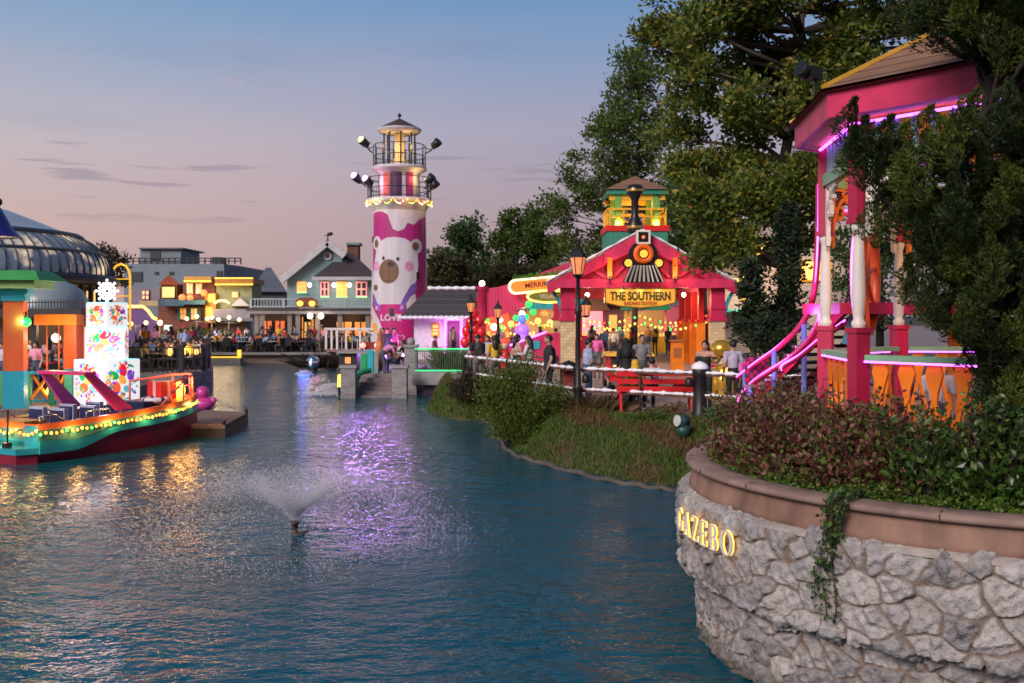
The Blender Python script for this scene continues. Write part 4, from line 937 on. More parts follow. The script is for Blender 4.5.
for i in range(len(FPTS)-1):
    a, b_ = FPTS[i], FPTS[i+1]; L_ = (b_-a).length; u = (b_-a).normalized()
    for h in (0.47,0.97):
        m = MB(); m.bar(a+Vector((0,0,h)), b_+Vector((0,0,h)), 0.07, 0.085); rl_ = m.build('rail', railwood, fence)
        m = MB(); k = int(L_/0.07); pts_ = []; rs = []
        side = Vector((u.y,-u.x,0)); side = side if side.y < 0 else -side
        for j in range(k+1):
            t = 0.03+0.94*j/k; q = a.lerp(b_,t)+Vector((0,0,h+0.035))+side*0.025; lum = 0.036+0.014*math.sin(j*1.1+i)+0.011*math.sin(j*2.7+h*9)+random.uniform(-.008,.008)
            pts_.append(q); rs.append(max(0.012,lum))
        m.tube(pts_, rs, 7); m.build('snow_trim', snow_m, rl_)
# thin post in the middle of the long bay
m = MB(); m.lathe([(.03,0),(.03,1.02),(.001,1.06)], P(640,410,24.3)*0+Vector((GX(640,23.42),23.42,PL)), 8); m.build('post', black_m, fence)
# red lantern hanging at the thick post
def small_lantern(c_, label):
    r_ = thing('lantern', label, 'lantern', c_); m = MB(); m.lathe([(.02,.2),(.09,.16),(.10,.0),(.08,-.02)], c_, 10); m.build('case', black_m, r_)
    m = MB(); m.lathe([(.07,.14),(.085,.02),(.001,.0)], c_, 10); m.build('glass', em('red_lantern_glow', (1.0,0.16,0.08), 1.2), r_)
small_lantern(P(689,386,22.4), 'small dark lantern with a reddish glass hung beside the thick black fence post')
small_lantern(P(586,382,24.0), 'small dark lantern with a reddish glass beside the tall lamp post')

# street lamps
lampglass = em('lamp_glass_warm', (1.0,0.30,0.08), 0.6, (0.3,0.16,0.1))
def lantern_head(m, g_, c_, s):
    m.lathe([(.05*s,0),(.11*s,.04*s),(.12*s,.07*s)], c_, 6, smooth=False)
    g_.lathe([(.10*s,.07*s),(.17*s,.42*s)], c_, 6, smooth=False)
    for k in range(6):
        a = 2*PI*k/6; m.bar(c_+Vector((math.cos(a)*.105*s,math.sin(a)*.105*s,.07*s)), c_+Vector((math.cos(a)*.175*s,math.sin(a)*.175*s,.43*s)), .016*s)
    m.lathe([(.19*s,.42*s),(.17*s,.46*s),(.10*s,.58*s),(.05*s,.63*s),(.03*s,.66*s),(.045*s,.70*s),(.02*s,.76*s),(.001,.82*s)], c_, 6, smooth=False)
def street_lamp(b_, H_, label, s=1.0, side=False):
    r_ = thing('street_lamp', label, 'street lamp', b_); b_ = Vector(b_)
    m = MB(); m.lathe([(.16,0),(.16,.12),(.12,.2),(.10,.5),(.13,.55),(.075,.62),(.06,1.2),(.055,H_*.72),(.08,H_*.73),(.08,H_*.76),(.05,H_*.78),(.045,H_-.02),(.07,H_)], b_, 10); 
    m.build('pole', black_m, r_)
    m = MB(); g_ = MB(); lantern_head(m, g_, b_+Vector((0,0,H_)), s)
    h_ = m.build('lantern_frame', black_m, r_); g_.build('lantern_glass', lampglass, h_)
    if side:
        c_ = b_+Vector((.2,0,H_*.70)); m = MB(); g_ = MB(); lantern_head(m, g_, c_, s*.62); m.bar(b_+Vector((0,0,H_*.72)), c_+Vector((0,0,-.0)), .03); h_ = m.build('side_lantern_frame', black_m, r_); g_.build('side_lantern_glass', lampglass, h_)
    lamp('lamp_light', b_+Vector((0,-.0,H_+.28*s)), 12, (1.0,0.5,0.25), r_, .12)
    return r_
street_lamp((GX(578,24.1),24.1,PL), 3.2, 'tall black lamp post with an orange lantern and a smaller side lantern at the fence', 1.15, True)
street_lamp((GX(471,34),34,PL), 2.35, 'black lamp post nearest the white cottage, in front of the pink gateway post', .85)
street_lamp((GX(498,35),35,PL), 2.15, 'black lamp post standing in front of the pink gateway panel', .85)

# the gabled pavilion
SD = 44.0; SX = GX(641,SD)
sx = lambda px: GX(px,SD)
sz = lambda py: GZ(py,SD)
st = thing('gabled_pavilion', 'pink gabled station pavilion with cream brick pillar bases and a yellow colonnade', 'pavilion', (SX,SD,PL))
apexz = sz(231); eavez = sz(282); xl, xr = sx(547), sx(735); DEP = 9.0
for X0 in (xl, xr):
    m = MB(); d = 1 if X0 == xr else -1
    a = Vector((SX,SD-.35,apexz)); e = Vector((X0,SD-.35,eavez)); n3 = Vector((0,DEP,0)); th = Vector((0,0,-.09))
    m.add([a,e,e+n3,a+n3,a+th,e+th,e+n3+th,a+n3+th], [(0,1,2,3),(7,6,5,4),(0,4,5,1),(1,5,6,2),(2,6,7,3),(3,7,4,0)])
    m.build('roof_slope', board('slate_roof_pale', (0.30,0.27,0.27), 0.25, 'X', 0.7, 0.2, 0.6), st)
    # rafter fascia and the inner raised piece
    m = MB(); dz = Vector((0,0,-.11)); m.add([a+dz,e+dz,e+Vector((0,0,-.55)),a+Vector((0,0,-.72)),a+dz+Vector((0,.14,0)),e+dz+Vector((0,.14,0)),e+Vector((0,.14,-.55)),a+Vector((0,.14,-.72))], [(0,1,2,3),(7,6,5,4),(0,4,5,1),(1,5,6,2),(2,6,7,3),(3,7,4,0)]); m.build('rafter', pink, st)
    m = MB(); q = a.lerp(e,0.40); sh = Vector((0,-.14,0)); m.add([a+sh+Vector((0,0,-.06)),q+sh+Vector((0,0,-.06)),q+sh+Vector((0,0,-.58)),a+sh+Vector((0,0,-.78)),a+Vector((0,-.005,-.06)),q+Vector((0,-.005,-.06)),q+Vector((0,-.005,-.58)),a+Vector((0,-.005,-.78))], [(0,1,2,3),(7,6,5,4),(0,4,5,1),(1,5,6,2),(2,6,7,3),(3,7,4,0)]); m.build('rafter_cap', pinkl, st)
    # snow line on the roof edge
    m = MB(); m.tube([a.lerp(e,j/30)+Vector((0,-.02,.03)) for j in range(31)], [.045+.02*math.sin(j*1.3) for j in range(31)], 6); m.build('snow_edge', snow_m, st)
m = MB(); m.span(xl+.05,xr-.05,SD-.36,SD-.12,sz(288),sz(279.5)); m.build('tie_beam', pinkl, st)
m = MB(); m.prism([(xl+.6,sz(280)),(xr-.6,sz(280)),(SX,apexz-.2)], (0,SD+.05,0), (1,0,0), (0,0,1), .08); m.build('gable_panel', pinkboard, st)
for dx in (-1,1):
    m = MB(); m.span(SX+dx*.0+dx*1.42-.1, SX+dx*1.42+.1, SD-.52, SD-.33, sz(279), sz(258)); m.build('hanging_post', orange, st)
    m = MB(); m.bar((SX+dx*1.55,SD-.1,sz(278)), (SX+dx*2.4,SD-.1,sz(266)), .12, .12); m.bar((SX+dx*1.25,SD-.1,sz(278)), (SX+dx*.75,SD-.1,sz(266)), .12,.12); m.build('brace', pinkl, st)
    # corner pillars: cream brick below, pink above
    for yy in (0, DEP-1.2):
        X0 = sx(584 if False else 568) if dx < 0 else sx(718); 
        m = MB(); m.box((X0,SD+yy+.3,(PL+sz(321))/2), (.62,.62,sz(321)-PL)); pb = m.build('pillar_base', cream, st); m = MB(); m.box((X0,SD+yy+.3,PL+.06),(.74,.74,.12)); m.build('plinth', pink, pb)
        m = MB(); m.box((X0,SD+yy+.3,sz(319.5)), (.78,.78,.12)); m.box((X0,SD+yy+.3,sz(308)), (.70,.70,.10)); m.box((X0,SD+yy+.3,(sz(319)+sz(287))/2), (.62,.62,sz(287)-sz(319))); m.build('pillar', pink, st)
# side colonnade on the right
for k, px in enumerate((678,688,698,707)):
    X0 = sx(707)-.08; y_ = SD+1.0+(3-k)*1.75
    m = MB(); m.box((X0,y_,(PL+sz(322))/2), (.34,.34,sz(322)-PL)); lo = m.build('colonnade_post', orange, st)
    m = MB(); m.box((X0,y_,(sz(322)+sz(290))/2), (.24,.24,sz(290)-sz(322))); m.box((X0,y_,sz(321)),(.44,.44,.1)); m.build('upper_post', red_p, lo)
for x_ in (sx(707)-.07, sx(568)): m = MB(); m.span(x_-.2,x_+.2,SD+.6,SD+DEP-.6,sz(291),sz(286)); m.build('side_beam', pink, st)
m = MB(); m.span(xl+.5,xr-.5,SD+DEP-1,SD+DEP-.8,sz(296),sz(284)); m.build('rear_beam', pink, st)
m = MB(); m.add([(xl+.4,SD+.2,sz(284)),(xr-.4,SD+.2,sz(284)),(xr-.4,SD+DEP-.4,sz(284)),(xl+.4,SD+DEP-.4,sz(284))], [(0,1,2,3)]); m.build('ceiling', board('dark_ceiling', (0.16,0.05,0.03), 0.2, 'X'), st)
# curved blue brackets under the eaves
for X0, d in ((sx(563),-1),(sx(724),1)):
    m = MB(); pts_ = [Vector((X0+d*.0,SD+.1,sz(318))), Vector((X0+d*.12,SD+.1,sz(305))), Vector((X0+d*.3,SD+.1,sz(296))), Vector((X0+d*.62,SD+.1,sz(286)))]
    for p0, p1 in zip(pts_, pts_[1:]): m.bar(p0, p1, .14, .14, up=(0,1,0))
    m.build('eave_bracket', teal, st)
# locomotive front in the gable: an ornament of its own
lo = thing('locomotive_front', 'black locomotive front with an orange ring and striped cowcatcher mounted in the pink gable', 'ornament', (SX,SD-.6,sz(284)))
cY = SD-.55
m = MB(); m.tube([(SX,cY-.28,sz(256)),(SX,cY+.2,sz(256))], .62, 28); m.build('boiler', pm('black_paint', (0.012,0.012,0.013), 0.35), lo)
def ringmesh(mb, c_, R_, r_, axis='Y', n=32, k=10):
    c_ = Vector(c_); pts_ = [c_+Vector((math.cos(2*PI*i/n)*R_,0,math.sin(2*PI*i/n)*R_)) for i in range(n)]; mb.tube(pts_, r_, k, closed=True)
m = MB(); ringmesh(m, (SX,cY-.30,sz(255)), .33, .115); m.build('ring', pm('bright_orange', (0.75,0.13,0.015), 0.4), lo)
m = MB(); m.tube([(SX,cY-.34,sz(255)),(SX,cY-.42,sz(255))], .17, 18); m.build('headlamp', em('yellow_headlamp', (1.0,0.45,0.05), 0.7), lo)
for dx in (-1,1):
    m = MB(); m.tube([(SX+dx*.66,cY-.3,sz(264)),(SX+dx*.66,cY-.1,sz(264))], .24, 18); hh = m.build('lamp_case', MATS['black_paint'], lo)
    m = MB(); m.tube([(SX+dx*.66,cY-.36,sz(264)),(SX+dx*.66,cY-.30,sz(264))], .16, 18); m.build('lamp_glass', MATS['yellow_headlamp'], hh)
m = MB(); m.prism([(SX-.55,sz(266)),(SX+.55,sz(266)),(SX+.9,sz(283)),(SX-.9,sz(283))], (0,cY-.32,0), (1,0,0), (0,0,1), .1); cow = m.build('cowcatcher', MATS['black_paint'], lo)
m = MB()
for k in range(-4,5): m.bar((SX+k*.125,cY-.40,sz(266.4)), (SX+k*.205,cY-.46,sz(282.6)), .085, .05)
m.build('slats', pm('steel_slat', (0.62,0.58,0.5), 0.3, 0.15, metal=0.5), cow)
ch = thing('smokestack', 'black flared locomotive smokestack standing on the ridge of the pink gable', 'ornament', (SX,SD-.2,sz(233)))
m = MB(); c_ = (SX-.28,SD-.1,sz(233)); m.lathe([(.32,0),(.36,.2),(.34,.42),(.2,.62),(.165,.8),(.165,1.45),(.26,1.62),(.38,1.78),(.38,1.95),(.30,2.08),(.16,2.12),(.001,2.13)], c_, 20); m.build('stack', MATS['black_paint'], ch)
m = MB(); m.lathe([(.39,1.80),(.395,1.86),(.39,1.90)], c_, 20); m.lathe([(.365,.18),(.37,.24),(.365,.3)], c_, 20); m.build('band', pm('brass', (0.6,0.36,0.1), 0.3, metal=0.8), ch)
fb = thing('framed_lamp', 'square white framed black lamp box at the peak of the pink gable', 'lamp', (SX,SD-.8,sz(244)))
m = MB(); fx, fz = SX, sz(238.5)
for (x0,x1,z0,z1) in ((-.3,.3,.22,.3),(-.3,.3,-.3,-.22),(-.3,-.22,-.22,.22),(.22,.3,-.22,.22)): m.span(fx+x0,fx+x1,SD-.85,SD-.55,fz+z0,fz+z1)
m.build('frame', white_p, fb); m = MB(); m.span(fx-.215,fx+.215,SD-.78,SD-.56,fz-.215,fz+.215); m.build('box', MATS['black_paint'], fb)
m = MB(); m.tube([(fx,SD-.83,fz),(fx,SD-.785,fz)], .07, 12); m.build('lens', em('red_lens', (1,0.15,0.08), 1.0), fb)
# the yellow sign
sg = thing('station_sign', 'yellow illuminated board reading THE SOUTHERN hung under the tie beam', 'sign', (SX-.1,SD-.4,sz(308)))
x0, x1 = sx(605), sx(673); zt, zb, zm = sz(289.5), sz(307.5), sz(302.5); xm = (x0+x1)/2
outl = [(x0,zt),(x1,zt),(x1,zm),(xm+.9,zb+.08),(xm,zb),(xm-.9,zb+.08),(x0,zm)]
m = MB(); m.prism([((x-xm)*1.045+xm, (z-(zt+zb)/2)*1.12+(zt+zb)/2) for x, z in outl], (0,SD-.42,0), (1,0,0), (0,0,1), .14); m.build('frame', pm('bronze_frame', (0.25,0.11,0.03), 0.4, metal=.3), sg)
m = MB(); m.prism(outl, (0,SD-.50,0), (1,0,0), (0,0,1), .05); m.build('face', em('sign_face_yellow', (1.0,0.40,0.03), 0.22, (0.5,0.29,0.035)), sg)
dk = pm('dark_green_lettering', (0.03,0.035,0.008), 0.5); rd = pm('red_lettering', (0.35,0.05,0.02), 0.5)
m = MB(); m.text('THE SOUTHERN', (xm,SD-.54,sz(296.6)), (1,0,0), (0,0,1), .50, .03, .72, .018); m.build('lettering', dk, sg)
m = MB(); m.text('CURIO EXTRA' if False else 'RAILWAY STATION', (xm,SD-.54,sz(303.6)), (1,0,0), (0,0,1), .21, .03, .78, .006); m.build('small_lettering', rd, sg)
m = MB()
for dx in (-.8,.0,.8):
    m.tube([(xm+dx,SD-.44,sz(289)),(xm+dx,SD-.62,sz(287)),(xm+dx,SD-.78,sz(288.5))], .03, 6); m.lathe([(.09,0),(.03,.12)], (xm+dx,SD-.8,sz(289.5)), 8)
m.build('sign_lamp', black_m, sg)
for dx in (-.8,.0,.8): lamp('sign_spot', (xm+dx,SD-.86,sz(289)), 9, (1,.75,.4), sg, .04)
# lights inside and on the front of the pavilion (lamps hang under its ceiling)
for (px, yy, pw) in ((590,1.6,60),(641,3.0,65),(690,1.6,60),(641,6.5,60)):
    r_ = thing('pendant_lamp', {590:'glowing pendant lamp under the pavilion ceiling on the left', 690:'glowing pendant lamp under the pavilion ceiling beside the colonnade'}.get(px, 'glowing pendant lamp hung %s under the pavilion ceiling' % ('mid way' if yy < 4 else 'far back')), 'lamp', (sx(px),SD+yy,sz(295)))
    m = MB(); m.tube([(sx(px),SD+yy,sz(284.5)),(sx(px),SD+yy,sz(292))], .02, 5); m.build('cord', black_m, r_)
    m = MB(); m.ball((sx(px),SD+yy,sz(294)), .10, 10, 6); m.build('globe', white_l, r_)
    lamp('pendant_light', (sx(px),SD+yy,sz(299)), pw, (1.0,0.6,0.32), r_, .2)
for dx, c3 in ((-1.42,(1,.38,.2)),(1.42,(1,.38,.2))):
    r_ = thing('wall_uplight', 'small black uplight on the tie beam %s of the locomotive front' % ('left' if dx < 0 else 'right'), 'lamp', (SX+dx,SD-.75,sz(280)))
    m = MB(); m.tube([(SX+dx,SD-.8,sz(281)),(SX+dx,SD-.74,sz(277.5))], [.05,.08], 8); m.bar((SX+dx,SD-.78,sz(281)),(SX+dx,SD-.35,sz(283)),.03); m.build('head', black_m, r_)
    lamp('uplight', (SX+dx,SD-1.0,sz(276)), 24, c3, r_, .1)

# the orange cupola behind
cu = thing('lookout_cupola', 'yellow and green lookout cupola with a brown pyramid roof behind the pink gable', 'cupola', (GX(634,50),50,GZ(250,50)))
c2 = 50.0; cx_ = GX(634,c2); hw = 1.42
z = lambda py: GZ(py,c2)
m = MB(); m.add([(cx_-hw-.15,c2-hw-.15,z(193)),(cx_+hw+.15,c2-hw-.15,z(193)),(cx_+hw+.15,c2+hw+.15,z(193)),(cx_-hw-.15,c2+hw+.15,z(193)),(cx_,c2,z(176))], [(0,1,4),(1,2,4),(2,3,4),(3,0,4),(3,2,1,0)]); m.build('roof', shingle, cu)
m = MB(); m.span(cx_-hw-.05,cx_+hw+.05,c2-hw-.05,c2-hw+.1,z(197.5),z(193.3)); m.span(cx_-hw-.05,cx_+hw+.05,c2+hw-.1,c2+hw+.05,z(197.5),z(193.3)); m.span(cx_-hw-.05,cx_-hw+.1,c2-hw+.11,c2+hw-.11,z(197.5),z(193.3)); m.span(cx_+hw-.1,cx_+hw+.05,c2-hw+.11,c2+hw-.11,z(197.5),z(193.3)); m.build('fascia', pm('emerald_paint', (0.02,0.22,0.14), 0.5), cu)
for y_ in (c2-hw+.16, c2+hw-.16): m = MB(); m.span(cx_-hw+.05,cx_+hw-.05,y_-.04,y_+.04,z(203),z(197.6)); m.build('valance', yellow, cu)
for dx in (-1,1):
    for dy in (-1,1): m = MB(); m.box((cx_+dx*.92,c2+dy*1.15,(z(230)+z(197))/2), (.34,.34,z(197)-z(230))); m.build('post', pm('leaf_green_paint', (0.16,0.34,0.06), 0.5), cu)
m = MB()
for s_ in (-1,1):
    m.span(cx_-hw,cx_+hw,c2+s_*hw-.04,c2+s_*hw+.04,z(213),z(211)); m.span(cx_-hw,cx_+hw,c2+s_*hw-.03,c2+s_*hw+.03,z(220),z(218.5))
    m.span(cx_+s_*hw-.04,cx_+s_*hw+.04,c2-hw+.05,c2+hw-.05,z(213),z(211))
    for k in range(5): m.box((cx_-hw+.06+k*(2*hw-.12)/4,c2+s_*hw,(z(228)+z(211))/2), (.09,.1,z(211)-z(228)))
    for k in range(1,4): m.box((cx_+s_*hw,c2-hw+k*2*hw/4,(z(228)+z(211))/2), (.1,.09,z(211)-z(228)))
m.build('railing', yellow, cu)
m = MB(); m.span(cx_-hw-.12,cx_+hw+.12,c2-hw-.12,c2+hw+.12,z(233.5),z(228)); m.build('floor_band', red_p, cu)
m = MB(); m.span(cx_-hw-.05,cx_+hw+.05,c2-hw-.05,c2+hw+.05,z(262),z(233.6)); m.build('base', board('green_boards', (0.03,0.20,0.13), .2, 'X'), cu)
m = MB(); m.tube([(cx_,c2,z(176.5)),(cx_,c2,z(166))], [.05,.03], 6); m.build('finial', black_m, cu)
for dx in (-1,1): lamp('cupola_uplight', (cx_+dx*.92,c2-1.35,z(226)), 26, (1.0,.85,.3), cu, .08)
lamp('cupola_light', (cx_,c2,z(205)), 60, (1.0,.6,.2), cu, .15)

GD = 48.0
# pink gateway with its signs
gt = thing('gateway', 'pink boarded gateway beam on a pink post topped with a glowing bulb', 'gateway', (GX(482,GD),GD,PL))
m = MB(); m.lathe([(.26,0),(.26,.3),(.2,.35),(.2,GZ(290,GD)-PL),(.28,GZ(288,GD)-PL),(.24,GZ(286,GD)-PL)], (GX(482,GD),GD,PL), 12); m.build('post', pink, gt)
m = MB(); m.ball((GX(482,GD),GD,GZ(283.5,GD)), .14, 10, 6); m.build('bulb', white_l, gt)
top = [(485,289),(500,286.5),(520,281),(545,271),(570,262)]; bot = [(485,319),(505,314),(525,307),(548,296),(570,288)]
pl_ = [(GX(x,GD),GZ(y,GD)) for x, y in bot]+[(GX(x,GD),GZ(y,GD)) for x, y in top[::-1]]
m = MB(); m.prism(pl_, (0,GD+.1,0), (1,0,0), (0,0,1), .16); m.build('panel', pinkboard, gt)
def stadium(cx, cz, hw_, r_, n=10): return [(cx+hw_+math.cos(-PI/2+PI*i/n)*r_, cz+math.sin(-PI/2+PI*i/n)*r_) for i in range(n+1)]+[(cx-hw_+math.cos(PI/2+PI*i/n)*r_, cz+math.sin(PI/2+PI*i/n)*r_) for i in range(n+1)]
s1 = thing('shop_sign', 'orange rounded sign with a glowing white border on the pink gateway, partly behind the gable', 'sign', (GX(535,GD-.4),GD-.4,GZ(294,GD-.4)))
tl = R(5.5); U_ = Vector((math.cos(tl),0,math.sin(tl))); V_2 = Vector((-math.sin(tl),0,math.cos(tl)))
o_ = P(543,284.2,GD-.4)
m = MB(); m.prism(stadium(0,0,1.15*1.14,.33*1.1), o_, U_, V_2, .16); m.build('border', em('border_white_glow', (1,.74,.42), 1.3), s1)
m = MB(); m.prism(stadium(0,0,1.13*1.14,.235*1.1), o_+Vector((0,-.1,0)), U_, V_2, .05); m.build('face', em('orange_face', (1.0,.22,.02), .55, (.7,.2,.03)), s1)
m = MB(); m.text('MERRIMENT', o_+Vector((0,-.14,0)), U_, V_2, .34, .02, .95, .008); m.build('lettering', pm('maroon_lettering', (.16,.03,.02), .5), s1)
s2 = thing('oval_sign', 'green oval sign edged with yellow bulbs below the orange sign', 'sign', (GX(548,GD-.7),GD-.7,GZ(302,GD-.7)))
o_ = P(549,296.5,GD-.7); el = lambda a_, b_: [(math.cos(2*PI*i/28)*a_, math.sin(2*PI*i/28)*b_) for i in range(28)]
m = MB(); m.prism(el(1.08,.33), o_, (1,0,0), (0,0,1), .12); m.build('border', em('border_yellow_glow', (1,.66,.15), 1.3), s2)
m = MB(); m.prism(el(.96,.23), o_+Vector((0,-.08,0)), (1,0,0), (0,0,1), .05); m.build('face', pm('olive_sign', (.16,.19,.02), .5), s2)
m = MB(); m.text('VILLAGE', o_+Vector((0,-.12,0)), (1,0,0), (0,0,1), .26, .02, .9, .006); m.build('lettering', pm('pale_lettering', (.6,.55,.35), .5), s2)
hg = thing('sign_hedge', 'bright green leafy trim along the top of the orange sign', 'garland', P(540,277,GD-.3)); q = rng.uniform(-1.3,1.3,600); ctr = np.array(P(540,277.5,GD-.3))+np.stack([q, rng.normal(0,.08,600), q*.1+np.abs(rng.normal(0,.12,600))],1)
v, f = cards(ctr, unit(rng.normal(0,1,(600,3))), .12, .6, .5); npmesh('leaves', v, f, leafmat('lit_green', [(0,(.05,.16,.02)),(1,(.12,.34,.05))], .3), hg)

# market stalls, lanterns and decorations seen past the gateway and through the pavilion
def stall(px, D, w_, d_, roof_m, body_m, label, counter=1.0, H_=2.6, glow=None, name='market_stall'):
    X0 = GX(px,D); r_ = thing(name, label, 'stall', (X0,D,PL))
    m = MB(); m.span(X0-w_/2,X0+w_/2,D-d_/2,D-d_/2+.12,PL,PL+counter); m.span(X0-w_/2,X0-w_/2+.1,D-d_/2+.13,D+d_/2,PL,PL+counter); m.span(X0+w_/2-.1,X0+w_/2,D-d_/2+.13,D+d_/2,PL,PL+counter); m.build('counter', body_m, r_)
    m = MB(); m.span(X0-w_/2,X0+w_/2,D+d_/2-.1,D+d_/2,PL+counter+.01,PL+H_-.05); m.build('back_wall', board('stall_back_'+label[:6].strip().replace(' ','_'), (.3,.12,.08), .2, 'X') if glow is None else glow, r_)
    for dx in (-1,1): m = MB(); m.box((X0+dx*(w_/2-.06),D-d_/2+.06,PL+(counter+H_)/2), (.1,.1,H_-counter-.02)); m.build('post', body_m, r_)
    m = MB(); m.add([(X0-w_/2-.25,D-d_/2-.45,PL+H_),(X0+w_/2+.25,D-d_/2-.45,PL+H_),(X0+w_/2+.25,D+d_/2+.1,PL+H_),(X0-w_/2-.25,D+d_/2+.1,PL+H_),(X0-w_/2,D,PL+H_+.8),(X0+w_/2,D,PL+H_+.8)], [(0,1,5,4),(2,3,4,5),(1,2,5),(3,0,4),(3,2,1,0)]); m.build('roof', roof_m, r_)
    m = MB()
    for k in range(9): hh_ = random.uniform(.12,.3); m.box((X0-w_/2+w_*(k+.5)/9, D-d_/2+.1, PL+counter+.03+hh_/2), (w_/14,.16,hh_))
    m.box((X0,D-d_/2+.1,PL+counter+.015),(w_*.98,.2,.03))
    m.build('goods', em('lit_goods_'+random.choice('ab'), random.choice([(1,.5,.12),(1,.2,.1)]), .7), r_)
    lamp('stall_light', (X0,D-d_/2+.1,PL+H_-.3), 22, (1,.55,.25), r_, .15)
    return r_
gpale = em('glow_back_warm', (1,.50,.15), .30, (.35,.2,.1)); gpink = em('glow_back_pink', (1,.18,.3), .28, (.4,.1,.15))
red_str = board('red_striped_awning', (.6,.03,.03), .3, 'X', .7, .5, .1, .45, 2.5)
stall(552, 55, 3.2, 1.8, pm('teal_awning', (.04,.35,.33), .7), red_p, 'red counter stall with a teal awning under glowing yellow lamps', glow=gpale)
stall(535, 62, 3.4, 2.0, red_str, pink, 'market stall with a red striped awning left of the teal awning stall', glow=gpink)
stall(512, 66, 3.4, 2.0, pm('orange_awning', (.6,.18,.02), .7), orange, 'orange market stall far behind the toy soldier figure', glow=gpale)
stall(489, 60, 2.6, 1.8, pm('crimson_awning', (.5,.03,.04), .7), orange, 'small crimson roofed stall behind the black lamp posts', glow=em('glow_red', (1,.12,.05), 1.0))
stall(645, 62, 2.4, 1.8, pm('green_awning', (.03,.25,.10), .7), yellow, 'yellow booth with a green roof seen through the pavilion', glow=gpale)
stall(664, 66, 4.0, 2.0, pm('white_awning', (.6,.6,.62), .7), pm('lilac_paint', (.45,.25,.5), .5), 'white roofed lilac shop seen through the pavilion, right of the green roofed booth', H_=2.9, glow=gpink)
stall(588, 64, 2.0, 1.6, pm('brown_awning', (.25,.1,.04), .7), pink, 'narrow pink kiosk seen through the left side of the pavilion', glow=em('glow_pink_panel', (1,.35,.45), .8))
# pink float with a purple light line
pf = thing('pink_float', 'pink parade float with a purple neon line along its sloping roof', 'float', (GX(535,46),46,PL))
m = MB(); m.prism([(GX(506,46),PL+.25),(GX(562,46),PL+.25),(GX(562,46),GZ(333,46)),(GX(545,46),GZ(333,46)),(GX(506,46),GZ(348,46))], (0,46,0), (1,0,0), (0,0,1), 1.5); bd = m.build('body', pinkl, pf)
m = MB(); m.bar((GX(508,45.2),45.2,GZ(346,45.2)), (GX(546,45.2),45.2,GZ(332,45.2)), .06, .08); m.build('neon_line', led_p, pf)
m = MB(); m.span(GX(533,45.2),GX(540,45.2),45.2,45.24,GZ(349,45.2),GZ(341,45.2)); m.build('window', pm('teal_panel', (.04,.35,.42), .3), bd)
for px in (514,552): m = MB(); m.tube([(GX(px,45.2),45.15,PL+.28),(GX(px,45.2),46.0,PL+.28)], .28, 14); m.build('wheel', black_m, pf)
# purple snow figure and the toy soldier figure
sf = thing('inflatable_figure', 'glowing purple inflatable figure with a blue cap standing behind the float', 'inflatable', (GX(522,48),48,PL+.9))
m = MB(); m.ball((GX(522,48),48,GZ(331,48)), .36, 14, 9); m.ball((GX(522,48),48,GZ(342,48)), .48, 14, 9); m.build('body', em('violet_glow', (.3,.08,1), .6, (.4,.2,.7)), sf)
m = MB(); m.ball((GX(522,48),47.9,GZ(319,48)), (.2,.2,.24), 12, 8); m.build('cap', em('blue_glow', (.1,.2,1), .7), sf)
m = MB(); m.ball((GX(522,48),48,GZ(313.5,48)), .14, 10, 6); m.build('pompom', white_l, sf)
ts = thing('toy_soldier', 'red and white toy soldier figure with a round red hat by the black lamp post', 'statue', (GX(505.5,36),36,PL))
tx, ty = GX(505.5,36), 36
m = MB(); m.lathe([(.17,.0),(.19,.4),(.15,.5),(.2,.55),(.2,.85),(.14,1.0),(.08,1.05)], (tx,ty,PL), 12); m.build('body', red_p, ts)
m = MB(); m.ball((tx,ty,PL+1.2), .16, 12, 8); m.build('head', pm('painted_face', (.7,.45,.36), .5), ts)
m = MB(); m.ball((tx,ty,PL+1.36), (.19,.19,.12), 12, 8); m.build('hat', em('red_hat', (1,.12,.05), .5, (.6,.05,.03)), ts)
m = MB()
for dx in (-1,1): m.tube([(tx+dx*.19,ty,PL+.9),(tx+dx*.26,ty-.05,PL+.6)], .06, 8); m.ball((tx+dx*.1,ty-.17,PL+.75), .05, 8, 6)
m.build('arms', white_p, ts)
# red balloon bunch
br_ = thing('balloon_bunch', 'bunch of shiny red balloons beside the pink gateway post', 'balloons', (GX(474,40.5),40.5,PL))
for (dx,dz) in ((-.3,.0),(.05,.1),(.3,-.05),(-.15,.35),(.2,.4),(-.1,-.3),(.25,-.35),(.0,.7),(-.35,-.45)):
    m = MB(); m.ball((GX(474,40.5)+dx,40.5+random.uniform(-.2,.2),GZ(331,40.5)+dz), (.2,.2,.24), 12, 8); m.build('balloon', pm('red_balloon', (.7,.02,.03), .2, .05, spec=.6), br_)
m = MB()
for k in range(4): m.tube([(GX(474,40.5),40.5,PL+.05),(GX(474,40.5)+random.uniform(-.2,.2),40.5,GZ(336,40.5))], .01, 4)
m.ball((GX(474,40.5),40.5,PL+.1), .12, 8, 6); m.build('strings', black_m, br_)
